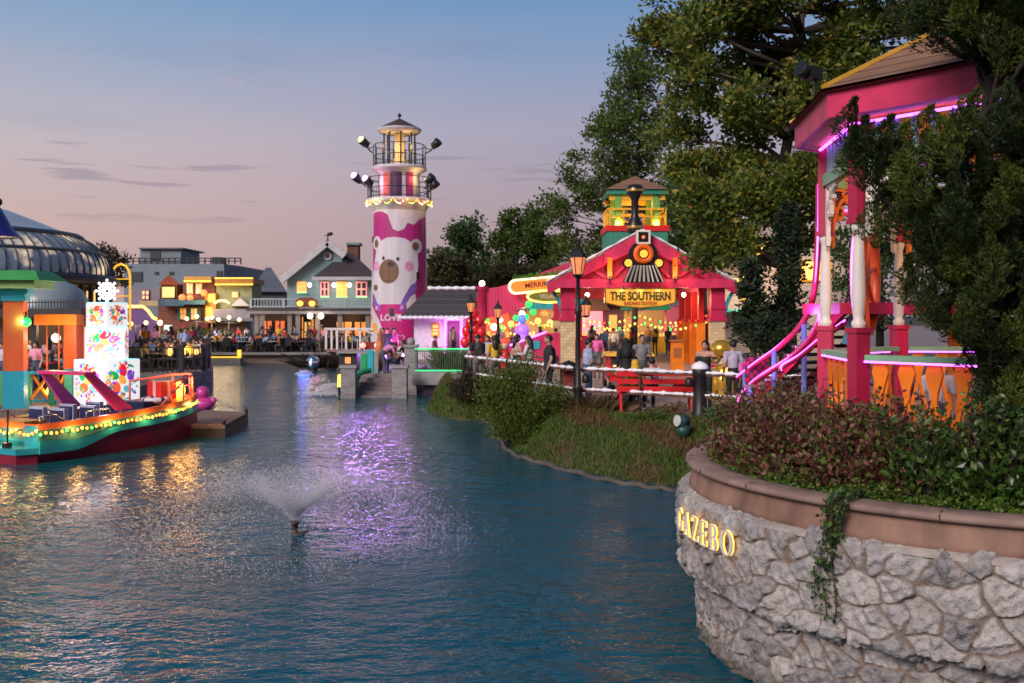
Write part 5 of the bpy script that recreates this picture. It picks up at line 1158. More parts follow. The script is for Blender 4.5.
# hanging lanterns: green and warm balls strung between the gateway and the stalls
hl = [(486,320,'g'),(494,327,'w'),(500,320,'w'),(502,328,'g'),(516,318,'g'),(511,324,'y'),(526,317,'g'),(523,305,'y'),(529,304,'g'),(538,321,'y'),(544,313,'o'),(550,323,'y'),(533,312,'g')]
cols = dict(g=em('green_lantern_glow',(.02,.9,.12),.9), w=em('white_lantern_glow',(1,.85,.65),1.6), y=em('yellow_lantern_glow',(1,.6,.12),1.4), o=em('orange_lantern_glow',(1,.2,.04),1.4))
nmz = dict(g='green',w='white',y='warm yellow',o='orange')
for i, (px,py,cc) in enumerate(hl):
    D = 50+random.uniform(-4,4); c_ = P(px,py,D); r_ = thing('hanging_lantern', 'glowing %s ball lantern strung over the market beyond the pink gateway' % nmz[cc], 'lantern', c_, 'glowing %s ball lanterns over the market' % nmz[cc])
    m = MB(); m.ball(c_, .17, 10, 7); m.build('globe', cols[cc], r_)
    m = MB(); m.tube([c_+Vector((0,0,.16)), c_+Vector((0,0,.55))], .012, 4); m.build('wire', black_m, r_)

# long low market hall closing the view, and bulbs strung over the lane
mh = thing('market_hall', 'long low brown market hall with amber windows closing the view behind the stalls', 'building', (GX(600,84),84,PL))
m = MB(); m.span(GX(466,84),GX(745,84),84,88,PL,GZ(303,84)); m.build('wall', board('market_boards', (.16,.06,.04), .5, 'X'), mh)
m = MB(); m.add([(GX(462,84),83.2,GZ(304,84)),(GX(749,84),83.2,GZ(304,84)),(GX(749,84),88.5,GZ(304,84)),(GX(462,84),88.5,GZ(304,84)),(GX(470,84),86,GZ(292,84)),(GX(741,84),86,GZ(292,84))], [(0,1,5,4),(1,2,5),(2,3,4,5),(3,0,4),(3,2,1,0)]); m.build('roof', shingle, mh)
for px in range(474,740,15):
    m = MB(); m.span(GX(px,84),GX(px+8,84),83.9,83.96,GZ(332,84),GZ(315,84)); m.build('window', em('hall_amber_%d' % (px%2), (1,.42,.10), .55 if px%2 else .3), mh)
bulb_cols = dict(red=em('strung_red',(1,.06,.03),2.2), yellow=em('strung_yellow',(1,.55,.1),2.4), green=em('strung_green',(.05,1,.15),1.6), orange=em('strung_orange',(1,.25,.03),2.2))
for si, (a, b_, lab) in enumerate(((P(486,322,47.4),P(560,318,53),'coloured bulbs strung from the gateway post towards the teal awning'),(P(498,330,50),P(590,322,60),'coloured bulbs strung across the lane behind the float'),(P(574,322,46),P(706,322,46),'coloured bulbs strung across the inside of the gabled pavilion'),(P(574,316,50),P(706,316,50),'coloured bulbs strung at the rear of the gabled pavilion'),(P(600,326,60),P(690,320,60),'coloured bulbs strung over the lilac shop'))):
    sl_ = thing('string_lights', lab, 'string lights', a.lerp(b_,.5)); pts_ = [a.lerp(b_,i/26)-Vector((0,0,.35*math.sin(PI*((i%13)/13)))) for i in range(27)]
    m = MB(); m.tube(pts_,.012,4); m.build('cable', black_m, sl_); first = {}
    for i, p_ in enumerate(pts_):
        cc = ['yellow','red','orange','yellow','green'][(i*3+si)%5]
        if cc not in first: m = MB(); m.ball((0,0,0),.06,6,4); o = m.build('bulb', bulb_cols[cc], sl_, local=True); first[cc] = o
        else: o = first[cc].copy(); COL.objects.link(o); o.parent = sl_
        o.location = p_-WL[sl_]
# the small red car with a yellow roof
def little_car():
    X0, D = GX(633,30.5), 30.5; r_ = thing('vintage_car', 'small red vintage style car with a yellow roof decorated with lights behind the bench', 'car', (X0,D,PL))
    red = pm('car_red', (.6,.015,.012), .25, .08, 4, 0, coat=.6)
    m = MB(); m.box((X0,D+1.1,PL+.47), (1.46,2.6,.42), taper=.94); m.box((X0,D+.05,PL+.55),(1.0,.9,.36), taper=.85); m.build('body', red, r_)
    for dx in (-1,1):
        m = MB(); m.tube([(X0+dx*.62,D-.2,PL+.52),(X0+dx*.66,D+.2,PL+.60),(X0+dx*.66,D+.65,PL+.5)], [.12,.19,.14], 10); m.build('fender', red, r_)
        m = MB(); m.tube([(X0+dx*.56,D+.2,PL+.24),(X0+dx*.74,D+.2,PL+.24)], .24, 16); wh = m.build('wheel', black_m, r_)
        m = MB(); m.tube([(X0+dx*.745,D+.2,PL+.24),(X0+dx*.755,D+.2,PL+.24)], .11, 12); m.build('hub', white_p, wh)
        m = MB(); m.tube([(X0+dx*.56,D+1.9,PL+.24),(X0+dx*.74,D+1.9,PL+.24)], .24, 16); m.build('wheel', black_m, r_)
        m = MB(); m.tube([(X0+dx*.56,D-.42,PL+.62),(X0+dx*.56,D-.3,PL+.62)], .12, 14); hh = m.build('headlight', pm('chrome', (.6,.58,.55), .2, metal=.9), r_)
        m = MB(); m.tube([(X0+dx*.56,D-.43,PL+.62),(X0+dx*.56,D-.421,PL+.62)], .09, 14); m.build('lens', pm('lens', (.7,.65,.5), .15), hh)
        for yy in (.75,1.9): m = MB(); m.bar((X0+dx*.64,D+yy,PL+.68),(X0+dx*.62,D+yy+.05,PL+1.03),.06); m.build('roof_post', red, r_)
    m = MB(); m.box((X0,D-.43,PL+.5),(.62,.05,.34)); m.build('grille', MATS['chrome'], r_)
    m = MB(); m.box((X0,D-.52,PL+.26),(1.4,.08,.09)); m.build('bumper', MATS['chrome'], r_)
    m = MB(); m.box((X0,D+1.35,PL+1.07),(1.55,1.5,.1), taper=.9); m.build('roof', yellow, r_)
    m = MB(); m.span(X0-.6,X0+.6,D+.73,D+.75,PL+.69,PL+1.0); m.build('windscreen', glass('dark_glass'), r_)
    m = MB(); m.box((X0,D+1.5,PL+.8),(1.2,.2,.3)); m.build('seat', pm('seat_red', (.3,.03,.03), .7), r_)
    m = MB()
    for k in range(30): m.ball((X0+random.uniform(-.7,.7),D+random.choice([-.36,-.1,.3,.6]),PL+random.uniform(.5,.8)), .022, 6, 4)
    m.build('fairy_lights', em('fairy_warm', (1,.45,.1), 5), r_)
little_car()
# red bench
def bench():
    X0, D = GX(657,23.5), 23.5; r_ = thing('park_bench', 'red slatted park bench behind the fence, seen from the back', 'bench', (X0,D,PL), rz=0)
    for k, zz in enumerate((.56,.74,.92)): m = MB(); m.bar((X0-.95,D-.02*k,PL+zz),(X0+.95,D-.02*k,PL+zz),.03,.12); m.build('back_slat', red_p, r_)
    m = MB()
    for k in range(4): m.bar((X0-.95,D+.12+k*.11,PL+.44),(X0+.95,D+.12+k*.11,PL+.44),.09,.03)
    m.build('seat', red_p, r_)
    for dx in (-.85,.85):
        m = MB(); m.bar((X0+dx,D-.02,PL+.98),(X0+dx,D+.06,PL+.42),.05); m.bar((X0+dx,D+.06,PL+.42),(X0+dx,D-.06,PL),.055); m.bar((X0+dx,D+.52,PL+.42),(X0+dx,D+.56,PL),.055); m.bar((X0+dx,D+.0,PL+.62),(X0+dx,D+.5,PL+.64),.05,.03); m.bar((X0+dx,D+.06,PL+.415),(X0+dx,D+.52,PL+.415),.05,.04); m.build('leg_frame', red_p, r_)
bench()
# golden balloon figure, orange booth, ground floodlight, planter pots
gb = thing('golden_figure', 'shiny golden round figure with a glowing orange belly beside the stairs', 'statue', (GX(724,27),27,PL))
gold = pm('gold_paint', (.75,.42,.06), .22, .1, metal=.7)
m = MB(); m.lathe([(.3,0),(.34,.1),(.36,.5),(.3,.85),(.2,.95)], (GX(724,27),27,PL), 16); m.ball((GX(722,27),27,GZ(349,27)), (.34,.3,.25), 14, 9); m.ball((GX(714,27),27,GZ(358,27)), (.2,.2,.16), 12, 8); m.build('body', gold, gb)
m = MB(); m.ball((GX(726,27),26.72,GZ(372,27)), .14, 12, 8); m.build('lamp', em('orange_belly', (1,.3,.05), 1.6), gb)
tb_ = thing('ticket_booth', 'tall orange ticket stand in front of the yellow colonnade', 'booth', (GX(677,40),40,PL)); m = MB(); m.box((GX(677,40),40,PL+.62),(.5,.5,1.24), taper=.9); m.build('body', orange, tb_); m = MB(); m.box((GX(677,40),40,PL+1.27),(.58,.58,.06)); m.build('top', pm('rust_top', (.35,.1,.03), .5), tb_); m = MB(); m.box((GX(677,40)-.02,39.76,PL+.8),(.3,.03,.4)); m.build('panel', pm('rust_panel', (.4,.13,.03), .5), tb_)
gf = thing('ground_floodlight', 'dark green cylindrical floodlight on the grass beside the planter', 'floodlight', (GX(683,20.5),20.5,.78))
m = MB(); m.tube([(GX(683,20.5),20.5,.72),(GX(683,20.5),20.5,.95)], .15, 14); m.build('base', pm('dark_green_metal', (.015,.06,.05), .4), gf)
m = MB(); m.tube([(GX(686,20.5),20.5,1.02),(GX(678,20.5),20.4,1.04)], .13, 14); hd = m.build('head', MATS['dark_green_metal'], gf); m = MB(); m.tube([(GX(677.8,20.5),20.4,1.042),(GX(675.5,20.5),20.38,1.045)], .115, 14); m.build('lens', pm('pale_lens', (.5,.52,.5), .2), hd)
GP = 'terracotta flower pots behind the fence'
for i, (px,D) in enumerate(((501,29.5),(515,29.2),(529,28.8))):
    X0 = GX(px,D); r_ = thing('flower_pot', 'reddish terracotta pot with a low plant behind the left part of the rail fence', 'flower pot', (X0,D,PL), GP)
    m = MB(); m.lathe([(.14,0),(.2,.42),(.23,.43),(.23,.5),(.19,.5),(.18,.44),(.001,.44)], (X0,D,PL), 14); m.build('pot', pm('red_terracotta', (.45,.10,.06), .7), r_)
    k = 260; v, f = cards(np.array((X0,D,PL+.52))+rng.normal(0,.07,(k,3)), unit(rng.normal(0,1,(k,3))+np.array([0,0,.7])), .09, .4, .3); npmesh('plant', v, f, burg_m if i != 1 else green_m, r_)

# cream sided building on the right behind
cb = thing('sided_building', 'cream clapboard building with a lit eave and warm windows behind the dark conifers', 'building', (GX(765,56),56,PL))
siding = board('cream_siding', (.46,.38,.33), .28, 'Z', .6, .06, .5, .1, .6)
X = lambda px: GX(px,56); ZZ = lambda py: GZ(py,56)
m = MB(); m.prism([(X(690),PL),(X(850),PL),(X(850),ZZ(225)),(X(775),ZZ(222)),(X(735),ZZ(240)),(X(720),ZZ(262)),(X(690),ZZ(264))], (0,57.5,0), (1,0,0), (0,0,1), 3.0); wl_ = m.build('wall', siding, cb)
m = MB(); m.bar((X(712),55.9,ZZ(257)),(X(742),55.7,ZZ(236)),.5,.12, up=(0,0,1)); m.bar((X(742),55.7,ZZ(236)),(X(800),55.7,ZZ(236)),.5,.12); m.build('eave', pm('grey_trim', (.4,.36,.36), .6), cb)
m = MB(); m.bar((X(713),55.6,ZZ(255.2)),(X(741),55.4,ZZ(236.5)),.07,.05); m.build('eave_light', white_l, cb)
m = MB(); m.span(X(684),X(735),54.6,55.9,ZZ(264),ZZ(261)); m.build('balcony', pm('pale_teal', (.25,.38,.36), .6), cb)
m = MB()
for px in (686,698,710,722,733): m.bar((X(px),54.8,ZZ(261)),(X(px),54.8,ZZ(247)),.06)
m.bar((X(686),54.8,ZZ(247)),(X(733),54.8,ZZ(247)),.06); m.build('balcony_rail', white_p, cb)
for (px0,px1,y0,y1) in ((742,768,247,256),(783,795,247,258),(800,830,262,280),(742,752,285,300)):
    m = MB(); m.span(X(px0)-.1,X(px1)+.1,55.88,55.97,ZZ(y1)-.1,ZZ(y0)+.1); fr = m.build('window', yellow, cb); m = MB(); m.span(X(px0),X(px1),55.84,55.90,ZZ(y1),ZZ(y0)); m.build('pane', em('lit_window', (1,.48,.12), 1.3), fr)
m = MB(); m.span(X(712),X(760),54.6,55.9,ZZ(312),ZZ(309)); m.build('awning', pm('teal_awning2', (.05,.25,.24), .6), cb)
for (px,py) in ((736,281),(741,283),(745,279)):
    c_ = P(px,py,50); r_ = thing('wall_lantern', 'glowing yellow lantern at the right corner of the gabled pavilion', 'lantern', c_, 'yellow lanterns at the pavilion corner'); m = MB(); m.ball(c_, .15, 10, 7); m.build('globe', cols['y'], r_); m = MB(); m.tube([c_+Vector((0,0,.14)), c_+Vector((0,0,.4))], .015, 4); m.build('wire', black_m, r_)
lamp('building_light', P(742,300,54), 90, (1,.72,.45), cb, .2)
lamp('building_light', P(790,262,54), 90, (1,.6,.3), cb, .2)

# stairs with purple neon rails up to the raised walkway
sr = thing('neon_stairs', 'blue posted staircase with curving pink handrails outlined in purple neon', 'stairs', (GX(780,18.5),18.5,PL))
def path(pts): return [P(x,y,D) for x, y, D in pts]
def smooth(pts, n=40):
    pts = [Vector(p_) for p_ in pts]
    k = len(pts); o = []
    for i in range(n+1):
        t = i/n*(k-1); a = min(int(t),k-2); f = t-a; p0,p1,p2,p3 = pts[max(a-1,0)],pts[a],pts[a+1],pts[min(a+2,k-1)]
        o.append(0.5*((2*p1)+(p2-p0)*f+(2*p0-5*p1+4*p2-p3)*f*f+(3*p1-p0-3*p2+p3)*f**3))
    return o
A_ = smooth(path([(737,378,19.6),(755,364,19.2),(780,346,18.6),(803,322,17.8),(814,292,17.2),(818,240,16.8),(819,186,16.6)]))+path([(822,183,16.6),(868,182,16.2)])
B_ = smooth(path([(737,408,19.0),(741,396,18.9),(756,380,18.6),(790,358,17.8),(812,336,17.0),(823,308,16.4),(826,260,16.2),(826,214,16.0)]))+path([(828,213,16),(870,213,15.6)])
C_3 = smooth(path([(781,372,17.6),(783,366,17.6),(800,356,17.3),(820,340,16.8),(845,322,16.2)]))
for pts_ in (A_,B_,C_3):
    m = MB(); m.tube(pts_, .055, 8); hr = m.build('handrail', pinkl, sr)
    m = MB(); m.tube([p_+Vector((-.02,-.055,.03)) for p_ in pts_], .017, 6); m.build('neon_tube', led_p if pts_ is not B_ else led_m, hr)
n_st = 13
for k in range(n_st):
    t = k/(n_st-1); a = P(748,402,20.0).lerp(P(842,300,16.9),t); b_ = a+Vector((.95,.75,0))
    m = MB(); m.bar(a,b_,.32,.05); tr_ = m.build('tread', pm('dark_tread', (.05,.03,.04), .6), sr)
    m = MB(); m.bar(a+Vector((-.1,-.14,0)), b_+Vector((-.1,-.14,0)), .02,.045); m.build('nosing', pm('white_nosing', (.6,.5,.55), .5), tr_)
m = MB(); m.bar(P(752,404,20.0),P(845,308,16.9),.08,.2); m.bar(P(752,404,20.0)+Vector((.95,.75,0)),P(845,308,16.9)+Vector((.95,.75,0)),.08,.2); m.build('stringer', pink, sr)
for (px,y0,D) in ((745,372,19.4),(774,350,18.7),(804,322,17.8),(750,386,18.7)):
    m = MB(); m.tube([(GX(px,D),D,PL),(GX(px,D),D,GZ(y0,D))], .05, 8); m.build('post', pm('periwinkle_paint', (.12,.16,.42), .5), sr)
wk = thing('raised_walkway', 'raised pink beamed walkway with an orange wheel behind the gazebo columns', 'walkway', (GX(850,16),16,PL))
m = MB(); m.span(GX(822,16.3),GX(980,16.3),15.4,17.4,GZ(314,16),GZ(303,16)); m.build('deck_beam', pink, wk)
for px in (828,960): 
    m = MB(); m.box((GX(px,16.2),16.4,(PL+GZ(314,16))/2),(.16,.16,GZ(314,16)-PL)); m.build('post', orange, wk)
m = MB(); m.bar(P(848,345,15.9),P(858,308,15.9),.16,.16); m.build('strut', teal, wk)
m = MB(); q0 = P(866,276,15.3); wn2 = 40; pts_ = [q0+Vector((math.cos(2*PI*i/wn2)*.42, math.cos(2*PI*i/wn2)*.75, math.sin(2*PI*i/wn2)*.86)) for i in range(wn2)]
m.tube(pts_, .085, 8, closed=True); wheel = m.build('wheel', pm('wheel_orange', (.7,.10,.02), .4), wk)
m = MB(); m.tube([q0+(p_-q0)*1.1+Vector((-.05,-.03,0)) for p_ in pts_], .02, 6, closed=True); m.build('neon_ring', led_p, wheel)
m = MB()
for k in range(4): a = PI*k/4+.2; d_ = Vector((math.cos(a)*.42,math.cos(a)*.75,math.sin(a)*.86)); m.bar(q0-d_,q0+d_,.05)
m.build('spokes', pm('wheel_orange', (1,1,1)), wheel)
lamp('neon_light', P(800,315,16.9), 22, (.75,.2,1.0), sr, .15); lamp('neon_light', P(760,360,18.2), 18, (.9,.2,.8), sr, .15)
# bicycle-like play wheel and checker board at the foot of the stairs
ck = thing('checker_panel', 'pink and dark checkered panel at the foot of the neon stairs', 'panel', (GX(759,19.2),19.2,PL))
for i in range(6):
    for j in range(6): pass
m = MB(); c0 = P(747,380,19.3)
for i in range(6):
    for j in range(6): m.mat((i+j)%2).box(c0+Vector((i*.08,i*.02,j*.08)), (.08,.03,.08))
m.mat(0).box(c0+Vector((.2,.05,-.25)), (.06,.04,.6)); m.build('board', [pink, pm('dark_check', (.06,.02,.05), .5)], ck)
# ================================================================== LIGHTHOUSE
LD = 62.0
LX = GX(399.5,LD); lz = lambda py: GZ(py,LD)
lh = thing('lighthouse', 'white and pink lighthouse painted with a big white bear, with two black railed galleries', 'lighthouse', (LX,LD,PL))
magenta = pm('magenta_mural', (0.37,0.02,0.17), 0.55, 0.25, 2.5, 0.04, streak=(1,1,.12)); wht = pm('lighthouse_white', (0.55,0.51,0.55), 0.55, 0.2, 2.5, 0.04, streak=(1,1,.12))
z0, z1 = PL, lz(211)
rb, rt = 1.80, 1.62
def trad(z): return rb+(rt-rb)*(z-z0)/(z1-z0)
m = MB(); m.lathe([(trad(z0+(z1-z0)*i/12), z0+(z1-z0)*i/12) for i in range(13)], (LX,LD,0), 48); m.build('tower', wht, lh)
# mural: painted areas laid 6 mm and more off the tower's surface, each wrapped round it (th = angle to the right of the side facing the lake)
def wrap(mb, poly, lift, n=None):
    """polygon given as (px, py) in the elevation; triangulated on a grid so it bends with the wall"""
    xs = [p[0] for p in poly]; ys = [p[1] for p in poly]
    bmm = bmesh.new(); vs = [bmm.verts.new((x, y, 0)) for x, y in poly]; bmm.faces.new(vs)
    for x in np.arange(math.floor(min(xs))+0.5, max(xs), 2.0):
        g_ = bmm.verts[:]+bmm.edges[:]+bmm.faces[:]; bmesh.ops.bisect_plane(bmm, geom=g_, plane_co=(x,0,0), plane_no=(1,0,0))
    bmesh.ops.triangulate(bmm, faces=bmm.faces[:])
    bmm.verts.index_update()
    pts = []
    for v in bmm.verts:
        z = lz(v.co.y); r_ = trad(z)+lift; s = max(-1, min(1, (v.co.x-399.5)*LD/FPX/trad(z))); 
        pts.append((LX+s*r_, LD-math.sqrt(max(0,1-s*s))*r_, z))
    fs = []
    for f in bmm.faces:
        q = [v.index for v in f.verts]; a, b_, c_ = [Vector(pts[i]) for i in q]
        nrm = (b_-a).cross(c_-a); ctr = (a+b_+c_)/3
        if nrm.dot(Vector((ctr.x-LX,ctr.y-LD,0))) < 0: q = q[::-1]
        fs.append(tuple(q))
    bmm.free(); mb.add(pts, fs, True)
def ell(cx, cy, rx, ry, n=22, rot=0): 
    c_, s_ = math.cos(rot), math.sin(rot)
    return [(cx+rx*math.cos(2*PI*i/n)*c_-ry*math.sin(2*PI*i/n)*s_, cy+rx*math.cos(2*PI*i/n)*s_+ry*math.sin(2*PI*i/n)*c_) for i in range(n)]
mural_cols = [magenta, pm('mural_white', (0.56,0.53,0.57), 0.55, 0.16, 2.5, 0.03, streak=(1,1,.12)), pm('mural_brown', (0.17,0.085,0.045), 0.5), pm('mural_dark', (0.025,0.02,0.03), 0.5), pm('mural_pink', (0.62,0.26,0.45), 0.5), pm('mural_purple', (0.17,0.10,0.42), 0.5), pm('mural_orange', (0.72,0.30,0.06), 0.5), pm('mural_hotpink', (0.46,0.01,0.16), 0.5)]
m = MB()
m.mat(0); wrap(m, [(373.2,215),(378,213.5),(385,213.5),(391,217),(393,224),(396,231),(401,233.5),(407,231),(410,225),(416,226.5),(420,222),(425.6,217),(426.4,300),(421,320),(420,345),(384,345),(384,330),(380,316),(374,306),(372.5,250)], .006)
m.mat(1)
wrap(m, [(377,262),(379,250),(383,243),(390,239.5),(399,239),(408,240.5),(415,245),(419,252),(420,266),(418.5,280),(414,292),(410,300),(407,306),(380,306),(377,300),(374.5,290),(375,275)], .012)   # head and chest
wrap(m, ell(379.5,244.5,4.4,7), .013); wrap(m, ell(418,247.5,5.2,7.2), .013)                     # ears
wrap(m, [(373.2,284),(377,281.5),(382,282.5),(385,287),(383.5,292),(379,294.5),(373.8,293)], .016)       # raised paw
wrap(m, [(409,304),(413,297),(417,294),(418.5,303),(415,310),(410,313)], .014)                    # lower arm
wrap(m, [(372.2,314),(377,312),(381,318),(385,326),(388,335),(389,345),(372,345)], .014)          # white figure below
m.mat(2); wrap(m, ell(379,244.8,2.1,4.2), .019); wrap(m, ell(417.3,247.8,3.0,4.2), .019); wrap(m, ell(392,272.5,10,12), .019); wrap(m, ell(378.3,288.2,2.4,3.1), .021)
m.mat(3); wrap(m, ell(394,265.5,3.6,2.6), .026); wrap(m, ell(386.6,259.5,1.4,1.8), .02); wrap(m, ell(401,260.5,1.6,1.8), .02); wrap(m, [(391.8,268),(392.3,268),(392.3,281),(391.8,281)], .025); wrap(m, [(388,280.5),(392,282),(396,280.5),(396,281.3),(392,282.8),(388,281.3)], .025)
m.mat(4); wrap(m, ell(379,267,3,5), .018); wrap(m, ell(411.6,267.5,4,5), .018)
m.mat(5); wrap(m, [(376.5,294.5),(380,303),(383.5,306),(384,311.5),(377,308),(375.5,300)], .020); wrap(m, [(418,283),(418.5,291),(411,298),(406.5,312),(401.5,310),(407,297),(413,286)], .020)
m.mat(7); wrap(m, [(383.5,304.5),(404.5,304.5),(407,312),(412,325),(413,345),(389.5,345),(386,330),(382,318),(382.5,309)], .016)
m.mat(4); wrap(m, ell(379.8,308,1.7,2.2), .026); wrap(m, ell(404.8,307.5,1.7,2.2), .026)
m.mat(6); wrap(m, ell(377.2,327.5,3.2,5), .02); wrap(m, ell(373.6,318,1.2,4), .02)
mu_ = m.build('mural', mural_cols, lh)
def heart(cx, cy, s): return [(cx+s*16*math.sin(t)**3/16, cy-s*(13*math.cos(t)-5*math.cos(2*t)-2*math.cos(3*t)-math.cos(4*t))/16) for t in [2*PI*i/26 for i in range(26)]]
m = MB(); ho, hi_ = heart(403.5,337.5,4.2), heart(403.5,337.5,3.4)
for i in range(26): wrap(m, [ho[i],ho[(i+1)%26],hi_[(i+1)%26],hi_[i]], .02)
m.build('heart', mural_cols[1], mu_)
m = MB()
vs, fs = text_mesh('LOVE', 1.0, 0.0, 0.035, 'CENTER'); pp = [(394+v.x*8.6, 317.8-v.y*8.6) for v in vs]
pts = []
for x, y in pp:
    z = lz(y); s = max(-1,min(1,(x-399.5)*LD/FPX/trad(z))); r_ = trad(z)+.028; pts.append((LX+s*r_, LD-math.sqrt(1-s*s)*r_, z))
m.add(pts, fs); m.build('love_lettering', mural_cols[1], mu_)
for (px,py,w_,h_) in ((395,312.5,4.2,8),(419.3,276.5,2.6,7),(373.9,240,1.5,6)):
    m = MB(); wrap(m, [(px-w_/2,py-h_/2),(px+w_/2,py-h_/2),(px+w_/2,py+h_/2),(px-w_/2,py+h_/2)], .034); m.build('slit_window', mural_cols[3], lh)
# galleries
def gallery(zf, r0, name, rad, hrail, flare):
    m = MB(); m.lathe([(r0,zf-flare),(rad-.12,zf-.22),(rad,zf-.18),(rad,zf),(0.3,zf)], (LX,LD,0), 40); fl_ = m.build('gallery_floor', wht, lh)
    m = MB(); n = 14
    for k in range(n):
        a = 2*PI*k/n+.1; p_ = Vector((LX+math.cos(a)*(rad-.08),LD+math.sin(a)*(rad-.08),zf)); m.bar(p_,p_+Vector((0,0,hrail)),.05)
    for h in (.12,hrail*.5,hrail): m.tube([(LX+math.cos(2*PI*i/40)*(rad-.08),LD+math.sin(2*PI*i/40)*(rad-.08),zf+h) for i in range(40)], .026, 5, closed=True)
    for k in range(42):
        a = 2*PI*k/42; p_ = Vector((LX+math.cos(a)*(rad-.08),LD+math.sin(a)*(rad-.08),zf+.1)); m.bar(p_,p_+Vector((0,0,hrail*.45)),.018)
    m.build('railing', black_m, lh)
zl, zu = lz(200), lz(167.5)
gallery(zl, 1.62, 'lower', 2.02, lz(179)-zl, .75)
m = MB(); m.lathe([(1.28,zl),(1.22,zu-.35)], (LX,LD,0), 32); m.build('upper_tower', wht, lh)
gallery(zu, 1.22, 'upper', 1.68, lz(146)-zu, .45)
m = MB(); 
for (a0,a1,c_) in ((-2.35,-1.95,0),(-1.94,-1.35,1),(-1.15,-.75,2)): m.mat(c_).lathe([(1.29,zl+.05),(1.25,zl+1.75)], (LX,LD,0), 6, a0, a1)
m.build('door_panels', [pm('coral_panel',(.6,.12,.1),.5), pm('plum_door',(.07,.015,.07),.5), magenta], lh)
ztop = lz(133)
m = MB()
for k in range(8): a = 2*PI*k/8+.2; m.bar((LX+math.cos(a)*.95,LD+math.sin(a)*.95,zu),(LX+math.cos(a)*.95,LD+math.sin(a)*.95,ztop),.09)
m.build('lantern_posts', black_m, lh)
m = MB(); m.lathe([(.42,zu),(.42,zu+.5),(.3,zu+.6),(.3,ztop-.1)], (LX,LD,0), 16); m.build('lantern_core', pm('warm_core',(.6,.45,.25),.5), lh)
m = MB(); m.lathe([(1.0,ztop-.05),(1.22,ztop-.02),(1.36,ztop+.14),(1.36,ztop+.22),(1.2,ztop+.24)], (LX,LD,0), 32); m.lathe([(.001,ztop-.04),(1.0,ztop-.05)], (LX,LD,0), 32); m.build('roof_cornice', wht, lh)
m = MB(); m.lathe([(1.32,ztop+.20),(1.30,ztop+.25),(.10,lz(119)),(.001,lz(118.5))], (LX,LD,0), 24); rf_ = m.build('roof', pm('dark_brown_roof',(.06,.04,.035),.6,.3,5,.2), lh)
m = MB(); m.tube([(LX,LD,lz(119)),(LX,LD,lz(113))], .03, 6); m.ball((LX,LD,lz(115.5)), .12, 10, 6); m.build('finial', black_m, rf_)
lamp('gallery_light', (LX-.7,LD-.75,zu+1.2), 28, (1.0,.62,.2), lh, .15); lamp('gallery_light', (LX+.7,LD-.75,zu+1.2), 28, (1.0,.62,.2), lh, .15)
lamp('gallery_light', (LX+1.35,LD-1.1,zu-.8), 16, (1.0,.66,.25), lh, .12); lamp('gallery_light', (LX-1.5,LD-.9,zl+.9), 20, (1.0,.45,.7), lh, .12)
# floodlights on arms: one thing each
def arm_light(px, py, d, label, on=None):
    e_ = P(px,py,LD-1.2); a = Vector((LX+d*1.62,LD-.5,e_.z-.35)); r_ = thing('floodlight', label, 'floodlight', e_)
    m = MB(); m.tube([a, a.lerp(e_,.6)+Vector((0,0,-.12)), e_], .045, 6); m.tube([a+Vector((0,0,.35)), a.lerp(e_,.6)+Vector((0,0,-.05)), e_+Vector((0,0,-.1))], .03, 5); m.build('arm', black_m, r_)
    m = MB(); q = e_+Vector((d*.3,-.15,.28)); m.tube([e_+Vector((-d*.12,.0,-.05)), e_+Vector((d*.12,-.05,.1)), q], [.2,.24,.28], 12); h_ = m.build('head', black_m, r_)
    if on: m = MB(); m.ball(q+Vector((d*.02,-.03,.02)), .2, 10, 6); m.build('lens', on, h_)
arm_light(367,145,-1,'black floodlight with a small yellow glow on the left arm of the upper lighthouse gallery', em('lamp_yellow',(1,.75,.25),2))
arm_light(434,146,1,'black floodlight on the right arm of the upper lighthouse gallery')
arm_light(360,181,-1,'black floodlight glowing white on the left arm of the lower lighthouse gallery', em('lamp_violet',(.75,.35,1),4))
arm_light(371,184,-1,'black floodlight with a violet glow close to the lower gallery rail on the left', em('lamp_violet',(1,1,1),1))
arm_light(428,181,1,'upper black floodlight right of the lower lighthouse gallery')
arm_light(432,187,1,'lower black floodlight right of the lower lighthouse gallery')
for (px,tx,c3,pw) in ((361,398,(.5,.2,1),1500),(369,412,(1,.45,.9),420)):
    lamp('gallery_beam', P(px,181,LD-1.75), pw, c3, lh, .2, 11, (GX(tx,26),26,0))
# coloured string lights round the lower gallery
bulbm = {}
def bulb_part(root, c_, col, r_=.035, seg=6):
    key = (col, r_)
    if key not in bulbm:
        m = MB(); m.ball((0,0,0), r_, seg, 4); bulbm[key] = m.build('bulb', em('bulb_'+col, dict(red=(1,.05,.03),green=(.06,1,.12),yellow=(1,.62,.08),orange=(1,.28,.03),white=(1,.8,.6),blue=(.1,.2,1),pink=(1,.2,.6))[col], 2.6), root, local=True); o = bulbm[key]
    else: o = bulbm[key].copy(); COL.objects.link(o); o.parent = root
    o.location = Vector(c_)-WL[root]; return o
sl = thing('string_lights', 'multicoloured string lights looped under the lower lighthouse gallery', 'string lights', (LX,LD-2.05,zl-.3)); pts_ = []
for i in range(64):
    a = PI+PI*i/63; dz = -.12-.30*abs(math.sin(i*.42)); rr_ = 2.06 if dz > -.25 else 2.0; pts_.append(Vector((LX+math.cos(a)*rr_,LD+math.sin(a)*rr_,zl+dz)))
m = MB(); m.tube(pts_, .012, 4); m.build('cable', black_m, sl)
for i, p_ in enumerate(pts_): bulb_part(sl, p_+Vector((0,-.04,0)), ['orange','red','yellow','green','white'][(i*7+i//3)%5], .045)
